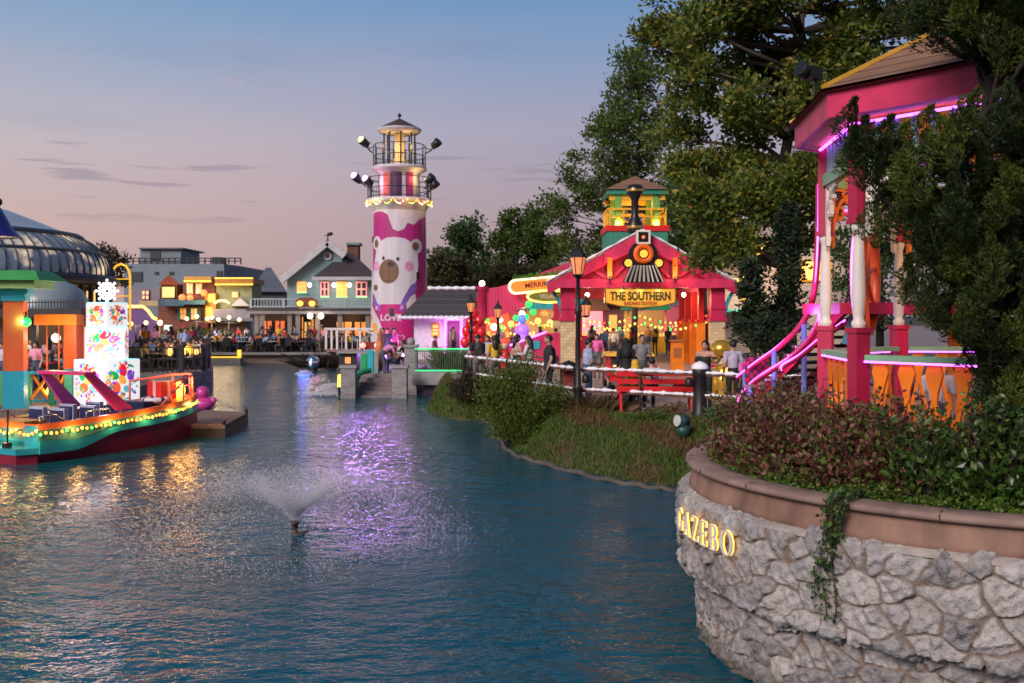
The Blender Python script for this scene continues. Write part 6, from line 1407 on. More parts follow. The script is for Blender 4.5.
for i, aa in enumerate((198,232,290,335)): lamp('string_glow', (LX+math.cos(R(aa))*2.35,LD+math.sin(R(aa))*2.35,zl-.35), 7, [(1,.6,.7),(.7,1,.4),(1,.5,.15),(1,.65,.2)][i], sl, .1)
# added ground floods: tint the tower and throw violet glitter on the water
for (px,D,c3,pw) in ((384,44.5,(.8,.35,1),300),(404,45.5,(.9,.4,1),260)):
    dx = px-394; b_ = Vector((GX(px,D),D,PL)); r_ = thing('ground_floodlight', 'added small black floodlight on the ground aimed at the lighthouse, %s of its base' % ('left' if dx < 0 else 'right'), 'floodlight', b_)
    m = MB(); m.bar(b_,b_+Vector((0,0,.25)),.06); m.tube([b_+Vector((0,0,.25)),b_+Vector((0,.15,.38))],[.1,.14],10); m.build('body', black_m, r_); m = MB(); m.ball(b_+Vector((0,.02,.46)),.09,10,6); m.build('lens', em('added_violet_lens',(.6,.2,1),30), r_); lamp('flood', b_+Vector((0,.25,.6)), pw*.35, c3, r_, .1, 50, (LX,LD,7)); lamp('added_glitter_lamp', b_+Vector((0,-.15,.75)), 60, (.55,.16,1), r_, .14)  # violet lens and its lamp are put in for the purple sparkle on the lake

# ------------------------------------------------------------------ white cottage
CD = 52.0; cz = lambda py: GZ(py,CD); cx = lambda px: GX(px,CD)
ct = thing('cottage', 'low white cottage with a dark shingled roof and a purple lit doorway', 'cottage', (cx(444),CD,PL))
m = MB(); m.span(cx(414),cx(470),CD,CD+4,PL,cz(317)); m.build('wall', pm('white_wall',(.62,.58,.62),.6), ct)
m = MB(); o1 = Vector((cx(400),CD-.7,cz(317.5))); o2 = Vector((cx(475),CD-.7,cz(317.5))); r1_ = Vector((cx(424),CD+2.4,cz(288))); r2_ = Vector((cx(474),CD+2.4,cz(288)))
m.add([o1,o2,r2_,r1_,o1+Vector((.3,5.5,0)),o2+Vector((0,5.5,0))], [(0,1,2,3),(5,4,3,2),(4,0,3),(1,5,2)]); m.build('roof', board('dark_shingle',(.055,.05,.055),.16,'Z',.8,.3,.8,.15,.4), ct)
m = MB(); m.tube([r1_.lerp(r2_,j/20)+Vector((0,-.06,.05)) for j in range(21)], [.10+.03*math.sin(j*1.7) for j in range(21)], 6); m.build('snow_ridge', snow_m, ct)
m = MB(); m.tube([o1.lerp(o2,j/40)+Vector((0,-.02,.0)) for j in range(41)], [.09+.03*math.sin(j*2.3) for j in range(41)], 6); m.build('snow_eave', snow_m, ct)
m = MB(); m.span(cx(431.5),cx(439.5),CD-.06,CD+.02,cz(337),cz(323)); fr = m.build('window', yellow, ct); m = MB(); m.span(cx(433),cx(438),CD-.085,CD-.05,cz(335),cz(325)); m.build('pane', em('warm_pane',(1,.45,.08),.8), fr)
for k in range(2): m = MB(); m.span(cx(433),cx(438),CD-.1,CD-.082,cz(328.5+k*3.2)-.02,cz(328.5+k*3.2)+.02); m.build('glazing_bar', black_m, fr)
m = MB(); m.span(cx(447.5),cx(459.5),CD-.05,CD+.02,PL,cz(321)); dr = m.build('doorway', pm('dark_interior',(.10,.03,.06),.6), ct)
for px in (445.3,461.8): m = MB(); m.span(cx(px)-.05,cx(px)+.05,CD-.16,CD-.08,PL,cz(319.5)); m.build('neon_post', em('violet_neon',(.85,.15,1),3.2), dr)
m = MB(); m.span(cx(445.3),cx(461.8),CD-.16,CD-.08,cz(320.3),cz(319.3)); m.build('neon_lintel', em('violet_neon',(1,1,1),1), dr)
lamp('door_light', (cx(453),CD-.7,PL+1.6), 40, (.9,.25,1.0), ct, .15)
# bridge with green lit railing
bg_ = thing('footbridge', 'concrete footbridge with a green lit metal railing over a dark channel', 'bridge', (GX(442,40.3),40.3,.2))
BX0, BX1 = -3.95, -1.75
m = MB(); m.span(BX0,BX1+.3,39.7,41.6,.42,PL+.03); m.build('deck', concrete, bg_)
m = MB()
for zz in (.12,.85,.93): m.bar((BX0+.1,39.78,PL+zz),(BX1,39.78,PL+zz),.05,.04)
for k in range(24): m.bar((BX0+.12+k*(BX1-BX0-.15)/23,39.78,PL+.03),(BX0+.12+k*(BX1-BX0-.15)/23,39.78,PL+.9),.022)
m.build('railing', pm('railing_green',(.05,.16,.08),.4), bg_)
m = MB(); m.bar((BX0+.1,39.73,PL+.955),(BX1,39.73,PL+.955),.03,.03); m.bar((BX0+.1,39.73,PL+.09),(BX1,39.73,PL+.09),.03,.03); m.build('green_led', em('green_led',(.05,1,.25),1.6), bg_)
sl2 = MB(); sl2.span(BX0-.1,-1.4,45.6,46.0,-.5,PL-.02); sl2.struct('channel_wall', stonewall_m)
# quay stairs with stone pillars
GPI = 'stone pillars of the quay stairs'
pil = brick('pillar_stone',(.27,.25,.25),(.16,.15,.15),2.6,.8,.5,.25,.5)
def pillar(px, D, w_, ztop, label, cap=True):
    X0 = GX(px,D); r_ = thing('stone_pillar', label, 'pillar', (X0,D,-.2)); m = MB(); m.box((X0,D,(ztop-.2)/2-.0),(w_,w_,ztop+.2)); m.build('shaft', pil, r_)
    m = MB(); m.box((X0,D,ztop+.05),(w_+.1,w_+.1,.1)); m.build('cap', concrete, r_); return r_
pillar(349,38.6,.56,1.16,'left grey stone pillar standing in the water at the quay stairs')
pillar(400,38.6,.56,1.16,'right grey stone pillar standing in the water at the quay stairs')
r_ = pillar(411,40.4,.5,1.9,'taller grey stone pillar with a ball finial at the bridge end'); m = MB(); m.ball((GX(411,40.4),40.4,2.12), .17, 12, 8); m.build('ball_finial', concrete, r_)
qs = thing('quay_stairs', 'stone stairs between two stone pillars leading up from the water', 'stairs', (GX(374,39.3),39.3,-.2))
for k in range(6): m = MB(); m.span(GX(354,38.9),GX(395,38.9),38.7+k*.33,38.7+(k+1)*.33,-.3,.08+k*.15); m.build('step', pm('step_stone',(.2,.16,.16),.8,.3), qs)
dk_ = thing('kiosk_box', 'dark kiosk box with a small orange lit panel above the quay stairs', 'kiosk', (GX(350,41.5),41.5,PL)); m = MB(); m.span(GX(340,41.5),GX(358,41.5),41.2,42.2,PL,GZ(353,41.5)); m.build('body', pm('charcoal',(.02,.025,.025),.5), dk_); m = MB(); m.span(GX(346.5,41.5),GX(352,41.5),41.15,41.19,GZ(363,41.5),GZ(357,41.5)); m.build('lit_panel', em('orange_panel',(1,.25,.08),.9), dk_)
m = MB(); m.span(GX(339,41.5),GX(370,41.5),41.0,42.3,GZ(353,41.5)+.002,GZ(352,41.5)+.03); m.build('roof', concrete, dk_)
for (px,w_,y0,cn,c3,lab) in ((364,.28,354,'green_post_paint',(.02,.36,.10),'bright green board post beside the quay stairs'),(370.5,.3,350,'cyan_post_paint',(.02,.42,.48),'bright turquoise board post beside the quay stairs'),(376,.2,352,'grey_post_paint',(.25,.3,.28),'slim grey post beside the turquoise board post')):
    m = MB(); m.span(GX(px,40.9)-w_/2,GX(px,40.9)+w_/2,40.8,40.95,PL-.4,GZ(y0,40.9)); m.thing('board_post', pm(cn,c3,.45), lab, 'post')
m = MB(); m.tube(smooth([(GX(356,39.4),39.4,.35),(GX(356.5,39.4),39.4,.65),(GX(361,39.6),39.6,.92),(GX(370,40),40,.98)],14), .11, 10); m.thing('curved_pipe', pm('green_pipe',(.02,.30,.12),.35), 'thick curved green pipe beside the quay stairs', 'pipe')
m = MB(); m.lathe([(.1,0),(.16,.3),(.2,.7),(.16,1.1),(.1,1.4),(.13,1.5),(.02,1.75)], (GX(380,41.6),41.6,PL), 12); m.thing('painted_totem', pm('totem_orange',(.5,.17,.06),.5,.5,9), 'slim orange and blue painted totem figure behind the quay stairs', 'statue')
rl_ = thing('red_planter_box', 'dark red box with two pinkish lamps behind the turquoise post', 'box', (GX(370,43),43,PL)); m = MB(); m.span(GX(361,43),GX(379,43),42.8,43.2,GZ(349,43),GZ(342,43)); m.span(GX(362,43),GX(364,43),42.9,43.1,PL,GZ(349.1,43)); m.span(GX(376,43),GX(378,43),42.9,43.1,PL,GZ(349.1,43)); m.build('box', pm('dark_red',(.25,.02,.03),.5), rl_)
for px in (363,377): m = MB(); m.ball(P(px,345.5,42.7), .13, 8, 6); m.build('lamp', em('salmon_lamp',(1,.4,.3),.9), rl_)
yb = thing('yellow_marker', 'slim glowing yellow marker light left of the stone pillar', 'marker light', (GX(339.5,38.8),38.8,0)); m = MB(); m.lathe([(.06,-.1),(.06,.35),(.09,.4)],(GX(339.5,38.8),38.8,0),8); m.build('stem', black_m, yb); m = MB(); m.lathe([(.08,.41),(.07,.85),(.02,.9)],(GX(339.5,38.8),38.8,0),8); m.build('light', em('yellow_marker_glow',(1,.62,.05),2.2), yb)
# white footbridge in front of the blue house
wb = thing('white_footbridge', 'white framed footbridge railing in front of the blue clapboard house', 'bridge', (GX(343,61),61,.6))
X6 = lambda px: GX(px,61); Z6 = lambda py: GZ(py,61)
m = MB(); m.span(X6(326),X6(376),61,62.5,Z6(352),Z6(349.5)); m.build('deck', pm('rust_beam',(.28,.16,.15),.6), wb)
m = MB()
for px in (326,331.5,337,346,360,376): m.bar((X6(px),61.05,Z6(349.5)),(X6(px),61.05,Z6(329.5)),.12)
m.bar((X6(324),61.05,Z6(329)),(X6(376),61.05,Z6(329)),.12,.14); m.bar((X6(364),61.05,Z6(330)),(X6(376),61.05,Z6(335)),.09)
for k in range(10): m.bar((X6(326+k*5.2),61.07,Z6(338)),(X6(326+k*5.2),61.07,Z6(349.5)),.03)
m.build('railing', white_p, wb)
for px in (330,352): m = MB(); m.box((X6(px),61.8,Z6(352)/2-.3),(.4,.4,Z6(352)+.6)); m.build('pier', stonewall_m, wb)
# blue lit jet and the mirror ball
mb_ = thing('mirror_ball', 'silver mirror ball lit pink on one side floating by the far terrace', 'mirror ball', (GX(313,57),57,0))
m = MB(); m.ball((GX(313,57),57,.48), .40, 16, 10, smooth=False); m.build('ball', pm('mirror',(.8,.8,.85),.12,.02,metal=1.0), mb_); m = MB(); m.lathe([(.25,-.1),(.25,.1),(.1,.14)],(GX(313,57),57,0),12); m.build('float', black_m, mb_)
lamp('ball_light', (GX(318,56.4),55.9,.9), 4, (1,.2,.9), mb_, .08)
bj = thing('blue_fountain', 'low water jet lit bright blue from below in front of the far terrace', 'fountain', (GX(304,52.5),52.5,0))
def spray(n, base, ang0, ang1, speed, h_g, size, tmax=1.0, az0=0, az1=2*PI):
    """drops along ballistic paths, as small tetrahedra"""
    az = rng.uniform(az0,az1,n); el_ = rng.uniform(ang0,ang1,n); sp = speed*rng.uniform(.86,1.06,n); tt = rng.random(n)**0.9
    vz = sp*np.sin(el_); vr = sp*np.cos(el_); T = 2*vz/h_g*tmax; t = tt*T
    x = base[0]+np.cos(az)*vr*t; y = base[1]+np.sin(az)*vr*t; z = base[2]+vz*t-.5*h_g*t*t
    c_ = np.stack([x,y,z],1)+rng.normal(0,.02,(n,3)); c_ = c_[c_[:,2] > 0.0]
    return c_
tet = np.array([(1,1,1),(-1,-1,1),(-1,1,-1),(1,-1,-1)])*0.577; tf = np.array([(0,1,2),(0,3,1),(0,2,3),(1,3,2)])
def drops(name, c_, size, mat, parent=None):
    k = len(c_); s = size*rng.uniform(.5,1.5,(k,1,1)); v = (c_[:,None,:]+tet[None]*s).reshape(-1,3); f = (np.arange(k)[:,None,None]*4+tf[None]).reshape(-1,3)
    return npmesh(name, v, f, mat, parent, smooth=True)
def dropmat(name, col, tr):
    m, t, b = _new(name); b.inputs['Base Color'].default_value = (*col,1); b.inputs['Roughness'].default_value = .1; b.inputs['Alpha'].default_value = tr; return m
dm = dropmat('water_drops',(.85,.83,.9),.55)
c_ = spray(700,(GX(304,52.5),52.5,.05),.6,1.3,2.2,9.8,.02); o = drops('spray', c_, .028, dm, bj); stuff(o)
m = MB(); m.lathe([(.3,-.05),(.3,.06),(.12,.1),(.001,.1)],(GX(304,52.5),52.5,0),14); m.build('lamp_ring', em('blue_lamp',(.08,.15,1),2.5), bj)
lamp('blue_light', (GX(304,52.5),52.3,.35), 1.5, (.06,.12,1), bj, .1)
ws = thing('water_splash', 'white splash of falling water left of the quay stairs', 'splash', (GX(333,40.5),40.5,0)); c_ = spray(1500,(GX(332,40.5),40.5,.0),.7,1.45,2.9,9.8,.02); o = drops('spray', c_, .026, dm, ws); stuff(o)
ws2 = rng.normal(0,1,(900,3))*np.array([.5,.4,.05]); o = drops('foam', np.array((GX(334,40),40,.03))+np.abs(ws2)*np.array([0,0,1])+ws2*np.array([1,1,0]), .03, dm, ws); stuff(o)

# the main fountain
ft = thing('fountain', 'floating fountain nozzle throwing a wide fan of spray in the middle of the lake', 'fountain', (FX,FY,0))
m = MB(); m.lathe([(.06,-.1),(.06,.02),(.045,.04),(.045,.14),(.065,.15),(.07,.19),(.06,.195),(.03,.2)],(FX,FY,0),14); m.build('nozzle', pm('rusty_nozzle',(.05,.03,.025),.5,.4,12), ft)
m = MB(); m.tube([(FX+.03,FY,.02),(FX+.12,FY-.02,.025),(FX+.2,FY,.05)],[.03,.03,.015],8); m.lathe([(.0,.035),(.09,.03),(.10,.0),(.09,-.05)],(FX+.04,FY,0),14); m.build('float', pm('dark_float',(.04,.03,.03),.6), ft)
c1 = spray(40000,(FX,FY,.2),.76,.98,4.6,9.8,.01); o = drops('spray', c1, .0042, dm, ft); stuff(o)
a_ = rng.uniform(0,2*PI,15000); h_ = rng.random(15000)**1.3*1.0; jit = rng.normal(0,.02,(15000,3))
el_ = rng.uniform(.76,.98,15000); c2_ = np.stack([FX+np.cos(a_)*h_*np.cos(el_),FY+np.sin(a_)*h_*np.cos(el_),.22+h_*np.sin(el_)-.12*h_*h_],1)+jit*h_[:,None]*.6
o = drops('jet', c2_, .0065, dm, ft); stuff(o)
rr_ = rng.normal(2.1,.36,3200); a_ = rng.uniform(0,2*PI,3200); o = drops('splashes', np.stack([FX+np.cos(a_)*rr_,FY+np.sin(a_)*rr_,np.abs(rng.normal(0,.022,3200))],1), .006, dm, ft); stuff(o)
# ================================================================== LEFT SIDE: BOAT, GIFT TOWER, PAVILION, CONSERVATORY
def boat():
    hd = math.atan2(26.6-22.3, -8.6+10.9); r_ = thing('motor_boat', 'teal, orange and dark red open motor boat with a pink arch, strung with lights', 'boat', (-9.75,24.4,0))
    ux, uy = math.cos(hd), math.sin(hd); C0 = Vector((-9.75,24.4,0))
    def T(x, y, z): return C0+Vector((ux*x-uy*y, uy*x+ux*y, z))
    L0, L1 = -2.75, 2.75
    def half(x):       # half beam at the sheer
        t = (x-L0)/(L1-L0); return 1.02*(1-max(0,(t-.45)/.55)**2.3)*(.94+.06*min(1,t/.15)) + 0.02
    def sheer(x): t = (x-L0)/(L1-L0); return .84+.26*t**1.4
    n = 26; xs = [L0+(L1-L0)*i/(n-1) for i in range(n)]
    def strip(name, mat, zf0, zf1, b0, b1, parent=None, both=True):
        """hull strake between two heights (functions of x) with beam factors"""
        out = None
        m = MB(); m.smooth = True
        for s in (-1,1):
            vs = []
            for x in xs: vs += [T(x+0*zf0(x), s*half(x)*b0(x), zf0(x)), T(x, s*half(x)*b1(x), zf1(x))]
            fs = [(2*i,2*i+2,2*i+3,2*i+1) if s < 0 else (2*i+1,2*i+3,2*i+2,2*i) for i in range(n-1)]
            m.add(vs, fs, True)
            if s < 0: first = vs
            else: m.add([first[0],first[1],vs[1],vs[0]], [(0,1,2,3)], False)
        return m.build(name, mat, parent or r_)
    tt = lambda x: (x-L0)/(L1-L0)
    hullred = pm('hull_dark_red',(.22,.008,.03),.35,.15,3,.02,coat=.3); hullteal = pm('hull_teal',(.02,.30,.36),.35,.12,3,.02,coat=.3); hullor = pm('hull_orange',(.55,.11,.02),.4,.14,4,.02)
    sm_ = lambda v: (lambda q: q*q*(3-2*q))(min(1,max(0,v)))
    z_r = lambda x: .20+.29*sm_((tt(x)-.14)/.24)+.26*max(0,tt(x)-.3)
    b_in = lambda x: .80-.35*max(0,tt(x)-.7)
    strip('hull', hullred, lambda x: -.25, z_r, b_in, lambda x: .97)
    strip('rubbing_strake', hullteal, z_r, lambda x: z_r(x)+.13+.16*(1-sm_(tt(x)/.4)), lambda x: 1.045, lambda x: 1.05)
    zt = lambda x: z_r(x)+.13+.16*(1-sm_(tt(x)/.4))
    strip('light_band', pm('olive_band',(.05,.20,.19),.5), zt, lambda x: sheer(x)-.12, lambda x: 1.0, lambda x: .99)
    strip('gunwale', hullor, lambda x: sheer(x)-.12, sheer, lambda x: 1.01, lambda x: .99)
    # decks: gunwale top, foredeck, stern deck, cockpit sole
    m = MB()
    for s in (-1,1):
        vs = []
        for x in xs: vs += [T(x,s*half(x)*.99,sheer(x)), T(x,s*half(x)*.74,sheer(x)-.02)]
        m.add(vs, [(2*i,2*i+2,2*i+3,2*i+1) if s > 0 else (2*i+1,2*i+3,2*i+2,2*i) for i in range(n-1)], True)
        vs = []
        for x in xs: vs += [T(x,s*half(x)*.74,sheer(x)-.02), T(x,s*half(x)*.72,.30)]
        m.add(vs, [(2*i,2*i+2,2*i+3,2*i+1) for i in range(n-1)], True)
    m.build('side_deck', hullor, r_)
    m = MB(); fx = [x for x in xs if x > .9]
    vs = []
    for x in fx: vs += [T(x,half(x)*.745,sheer(x)-.015), T(x,-half(x)*.745,sheer(x)-.015)]
    m.add(vs, [(2*i,2*i+1,2*i+3,2*i+2) for i in range(len(fx)-1)]); m.build('foredeck', hullor, r_)
    m = MB(); fx = [x for x in xs if x < 1.0]; vs = []
    for x in fx: vs += [T(x,half(x)*.73,.31), T(x,-half(x)*.73,.31)]
    m.add(vs, [(2*i,2*i+1,2*i+3,2*i+2) for i in range(len(fx)-1)]); m.build('cockpit_floor', pm('grey_sole',(.16,.16,.2),.7), r_)
    # stern: platform, engine cover
    m = MB(); m.add([T(L0,-.98,.34),T(L0-.42,-.80,.34),T(L0-.42,.80,.34),T(L0,.98,.34),T(L0,-.98,.21),T(L0-.42,-.80,.21),T(L0-.42,.80,.21),T(L0,.98,.21)], [(3,2,1,0),(4,5,6,7),(0,1,5,4),(1,2,6,5),(2,3,7,6)]); m.build('swim_platform', hullteal, r_); m = MB(); m.add([T(L0,-.94,.205),T(L0-.38,-.76,.205),T(L0-.38,.76,.205),T(L0,.94,.205),T(L0,-.94,-.2),T(L0-.38,-.76,-.2),T(L0-.38,.76,-.2),T(L0,.94,-.2)], [(3,2,1,0),(4,5,6,7),(0,1,5,4),(1,2,6,5),(2,3,7,6)]); m.build('stern_hull', hullred, r_)
    hdm = Matrix.Rotation(hd,4,'Z').to_3x3()
    m = MB(); m.box(T(L0+.32,0,.62),(.6,.95,.5),M=hdm,taper=.9); m.build('engine_cover', pm('engine_orange',(.70,.22,.02),.4), r_)
    m = MB(); m.box(T(L0+.05,-.74,.55),(.12,.45,.5),M=hdm); m.box(T(L0+.05,.74,.55),(.12,.45,.5),M=hdm); m.box(T(L0+.05,0,.38),(.10,1.1,.14),M=hdm); m.build('transom', hullteal, r_)
    # seats
    seat = pm('seat_vinyl',(.36,.38,.52),.5,.12,5,.03); navy = pm('navy_trim',(.015,.02,.07),.5)
    for k, (x,y) in enumerate(((-1.55,-.36),(-1.55,.36),(-.75,-.36),(-.75,.36),(.0,-.36),(.0,.36))):
        m = MB(); m.box(T(x,y,.62),(.50,.52,.12),M=hdm); m.box(T(x-.22,y,.86),(.12,.52,.46),M=hdm,taper=.95); se = m.build('seat', seat, r_); m = MB(); m.box(T(x,y,.43),(.4,.4,.24),M=hdm); m.box(T(x-.29,y,.86),(.02,.44,.36),M=hdm); m.build('seat_base', navy, se)
    m = MB(); m.box(T(.62,0,.78),(.34,1.2,.55),M=hdm,taper=.9); m.build('console', navy, r_)
    # pink arch leaning aft
    arch = pm('arch_pink',(.60,.03,.16),.4); archl = pm('arch_inside',(.72,.12,.42),.45)
    m = MB()
    for s in (-1,1):
        a, b_ = T(-.35,s*half(-.3)*.92,.96), T(-1.3,s*.80,1.84)
        m.mat(0 if s < 0 else 1); dv = T(1,0,0)-T(0,0,0)
        m.add([a-dv*.30,a+dv*.18,b_+dv*.12,b_-dv*.12]+[p_+(T(0,-s*.09,0)-T(0,0,0)) for p_ in (a-dv*.30,a+dv*.18,b_+dv*.12,b_-dv*.12)], [(0,1,2,3),(7,6,5,4),(0,4,5,1),(1,5,6,2),(2,6,7,3),(3,7,4,0)], False)
    m.mat(0).bar(T(-1.3,-.82,1.86),T(-1.3,.82,1.86),.30,.07); m.build('arch', [arch,archl], r_)
    # bow pulpit
    pk = pm('coral_tube',(.75,.14,.12),.4); m = MB(); cs = [T(1.15,-.72,1.5),T(2.25,-.36,1.62),T(2.5,0,1.64),T(2.25,.36,1.62),T(1.15,.72,1.5)]
    m.tube(cs,.03,8)
    for x, y in ((1.15,-.72),(1.75,-.55),(2.25,-.36),(2.5,0),(2.25,.36),(1.75,.55),(1.15,.72)): m.tube([T(x,y,sheer(x)-.02),T(x,y,1.5+.13*(x-1.15)/1.3)],.025,7)
    m.tube([T(.75,-.86,sheer(.75)),T(1.75,-.55,1.5)],.03,7); m.tube([T(1.15,-.70,1.3),T(2.4,-.2,1.38)],.02,6)
    m.build('bow_rail', pk, r_)
    m = MB(); 
    for s in (-1,1): m = MB(); m.tube([T(L0+.15,s*.85,.8),T(L0+.1,s*.85,1.0),T(L0+.5,s*.85,1.02),T(L0+.75,s*.86,.85)],.018,6); m.build('grab_rail', pm('chrome2',(.6,.6,.62),.2,metal=.9), r_)
    m = MB(); m.tube([T(-1.5,-.93,.85),T(-1.5,-.93,1.02),T(-.9,-.95,1.04),T(-.85,-.95,.9)],.018,6); m.build('grab_rail', MATS['chrome2'], r_)
    m = MB(); m.tube([T(L0-.30,-.35,.05),T(L0-.28,-.35,1.15)],.022,6); m.box(T(L0-.3,-.35,.35),(.12,.16,.2),M=hdm); m.build('stern_pole', black_m, r_)
    # string of lights: hangs on the boat, a thing of its own
    sl = thing('string_lights', 'warm orange and green string lights draped along the side and stern of the boat', 'string lights', T(0,-1.05,.8)); pts_ = []
    for i in range(44): x = L1-.08-(L1-L0-.1)*i/43; pts_.append(T(x,-half(x)*1.04-.015,sheer(x)-.17-.035*abs(math.sin(i*.9))))
    for i in range(16): y = -1.0+2.0*i/15; pts_.append(T(L0-.06,y,.72-.10*math.sin(PI*((i%5)/5.0))))
    m = MB(); m.tube(pts_,.008,4); m.build('cable', black_m, sl)
    for i, p_ in enumerate(pts_): bulb_part(sl, p_+Vector((0,-.03,-.01)), ['orange','yellow','orange','green','orange','yellow','orange','yellow'][(i*3+i//4)%8], .036)
    for i in (4,12,20,28,36,44,52): lamp('string_glow', pts_[i]+Vector((.05,-.16,.02)), 7, [(1,.5,.12),(1,.6,.12)][i%2], sl, .05)
    # parcel on the foredeck
    gp = thing('gift_box', 'small red wrapped parcel lit orange by a lamp on the bow of the boat', 'gift box', T(1.55,.0,sheer(1.55))); m = MB(); m.box(T(1.55,.0,sheer(1.55)+.24),(.5,.5,.46),M=hdm); m.build('box', red_p, gp)
    m = MB(); m.box(T(1.55,.0,sheer(1.55)+.24),(.506,.1,.468),M=hdm); m.box(T(1.55,.0,sheer(1.55)+.241),(.1,.506,.468),M=hdm); m.build('ribbon', pm('pale_ribbon',(.7,.4,.35),.5), gp)
    bl = thing('bow_lamp', 'glowing orange lantern on the bow of the boat beside the red parcel', 'lantern', T(2.0,-.12,sheer(2)-.02)); m = MB(); m.lathe([(.08,0),(.15,.06),(.17,.2),(.12,.36),(.05,.4)],T(2.0,-.12,sheer(2)),10); m.build('glass', em('bow_orange',(1,.42,.04),6), bl); m = MB(); m.tube([T(2.0,-.12,sheer(2)+.4),T(2.0,-.12,sheer(2)+.46)],[.06,.03],8); m.build('cap', black_m, bl)
    lamp('bow_light', T(2.0,-.3,sheer(2)+.45), 45, (1,.45,.08), bl, .08)
    lr = thing('life_ring', 'white and navy life ring lying on the foredeck of the boat', 'life ring', T(1.1,-.3,sheer(1.1))); m = MB(); q = T(1.15,-.25,sheer(1.15)+.06); m.tube([q+Vector((math.cos(2*PI*i/20)*.3,math.sin(2*PI*i/20)*.3,0)) for i in range(20)],.07,8,closed=True); m.build('ring', white_p, lr); m = MB()
    for k in range(4): a = PI/4+PI*k/2; m.tube([q+Vector((math.cos(a+d)*.3,math.sin(a+d)*.3,0)) for d in (-.16,0,.16)],.074,8); 
    m.build('bands', navy, lr)
boat()
lamp_glow = None
# tower of white gift boxes, lit from inside, with a snowflake
def confetti_box(mb, c_, s, h, rz, mats, seed):
    rnd = random.Random(seed); mb.mat(0).box((c_[0],c_[1],c_[2]+h/2),(s,s,h),rz)
    for k in range(4):
        a = rz+k*PI/2; nrm = Vector((math.cos(a),math.sin(a),0)); u = Vector((-math.sin(a),math.cos(a),0)); o_ = Vector((c_[0],c_[1],c_[2]+h/2))+nrm*(s/2+.004)
        spots = [(.03,.27,.15,.21,1),(.02,.05,.17,.12,2),(-.21,.16,.19,.13,3),(.24,.14,.19,.13,4),(-.14,-.12,.21,.15,5),(.15,-.16,.15,.11,6),(.02,-.3,.13,.09,2)]
        for i in range(58): 
            rad_ = .22+.25*rnd.random(); an = rnd.uniform(0,2*PI); spots.append((math.cos(an)*rad_*.95,math.sin(an)*rad_,rnd.uniform(.03,.075),rnd.uniform(.024,.05),rnd.choice([1,2,3,4,5,6])))
        for i, (x,y,rx,ry,ci) in enumerate(spots):
            t = rnd.uniform(0,PI); q = []
            lift = .0012*i*(.15)
            for j in range(10):
                b_ = 2*PI*j/10; ex, ey = math.cos(b_)*rx*.74, math.sin(b_)*ry*.74; q.append(o_+nrm*(lift+.001)+u*((x+ex*math.cos(t)-ey*math.sin(t))*s)+Vector((0,0,1))*((y+ex*math.sin(t)+ey*math.cos(t))*h))
            mb.mat(ci).add(q, [tuple(range(10))], False)
            if rx > .5:   # pale highlight on the big ones
                mb.mat(0).add([o_+nrm*(lift+.003)+u*((x-.02+math.cos(2*PI*j/8)*rx*.2)*s)+Vector((0,0,1))*((y+.02+math.sin(2*PI*j/8)*ry*.2)*h) for j in range(8)], [tuple(range(8))], False)
lit = lambda n, c_, s=.42: em('lit_print_'+n, c_, s)
gm = [em('lit_white_panel',(1,.97,1),.68,(.08,.08,.08)), lit('red',(.75,.01,.04)), lit('gold',(.9,.42,.05)), lit('green',(.0,.35,.08)), lit('violet',(.22,.03,.55)), lit('orange',(.9,.12,.02)), lit('aqua',(.1,.5,.55))]
GXB, GYB = GX(107,29.3), 29.3
gtw = thing('gift_tower', 'tower of three glowing white gift boxes printed with bright sweets, on the dock', 'light display', (GXB,GYB,.6))
for (s, z0_, h, rz, dx, nm_) in ((1.28,.62,1.27,R(-30),.0,1),(1.06,1.91,.92,R(14.5),.0,2),(.80,2.85,.70,R(-23.6),.0,3)):
    m = MB(); confetti_box(m, (GXB+dx,GYB,z0_), s, h, rz-PI/2, gm, nm_); bx = m.build('box', gm, gtw)
    m = MB(); m.box((GXB+dx,GYB,z0_+h+.012),(s*.98,s*.98,.02),rz-PI/2); m.build('aqua_edge', em('aqua_edge_glow',(.25,.75,.8),.8), bx)
m = MB(); q = Vector((GXB,GYB,GZ(291,GYB)))
for k in range(8):
    a = PI*k/4+PI/8*0; d_ = Vector((math.sin(a),0,math.cos(a))); e_ = Vector((d_.z,0,-d_.x)); m.bar(q+d_*.05,q+d_*.32,.045,.06,up=(0,1,0)) 
    m.ball(q+d_*.32,.042,8,5)
    for t_ in (.17,): m.bar(q+d_*t_,q+d_*(t_+.07)+e_*.1,.035,.05,up=(0,1,0)); m.bar(q+d_*t_,q+d_*(t_+.07)-e_*.1,.035,.05,up=(0,1,0))
ringmesh(m, q, .13, .03, n=20, k=6); m.bar((GXB,GYB,3.56),(GXB,GYB,GZ(299,GYB)),.06); m.build('snowflake', em('snowflake_white',(1,.95,1),1.0), gtw)
lamp('tower_glow', (GXB+.2,GYB-1.4,1.9), 90, (.95,.85,1), gtw, .5)
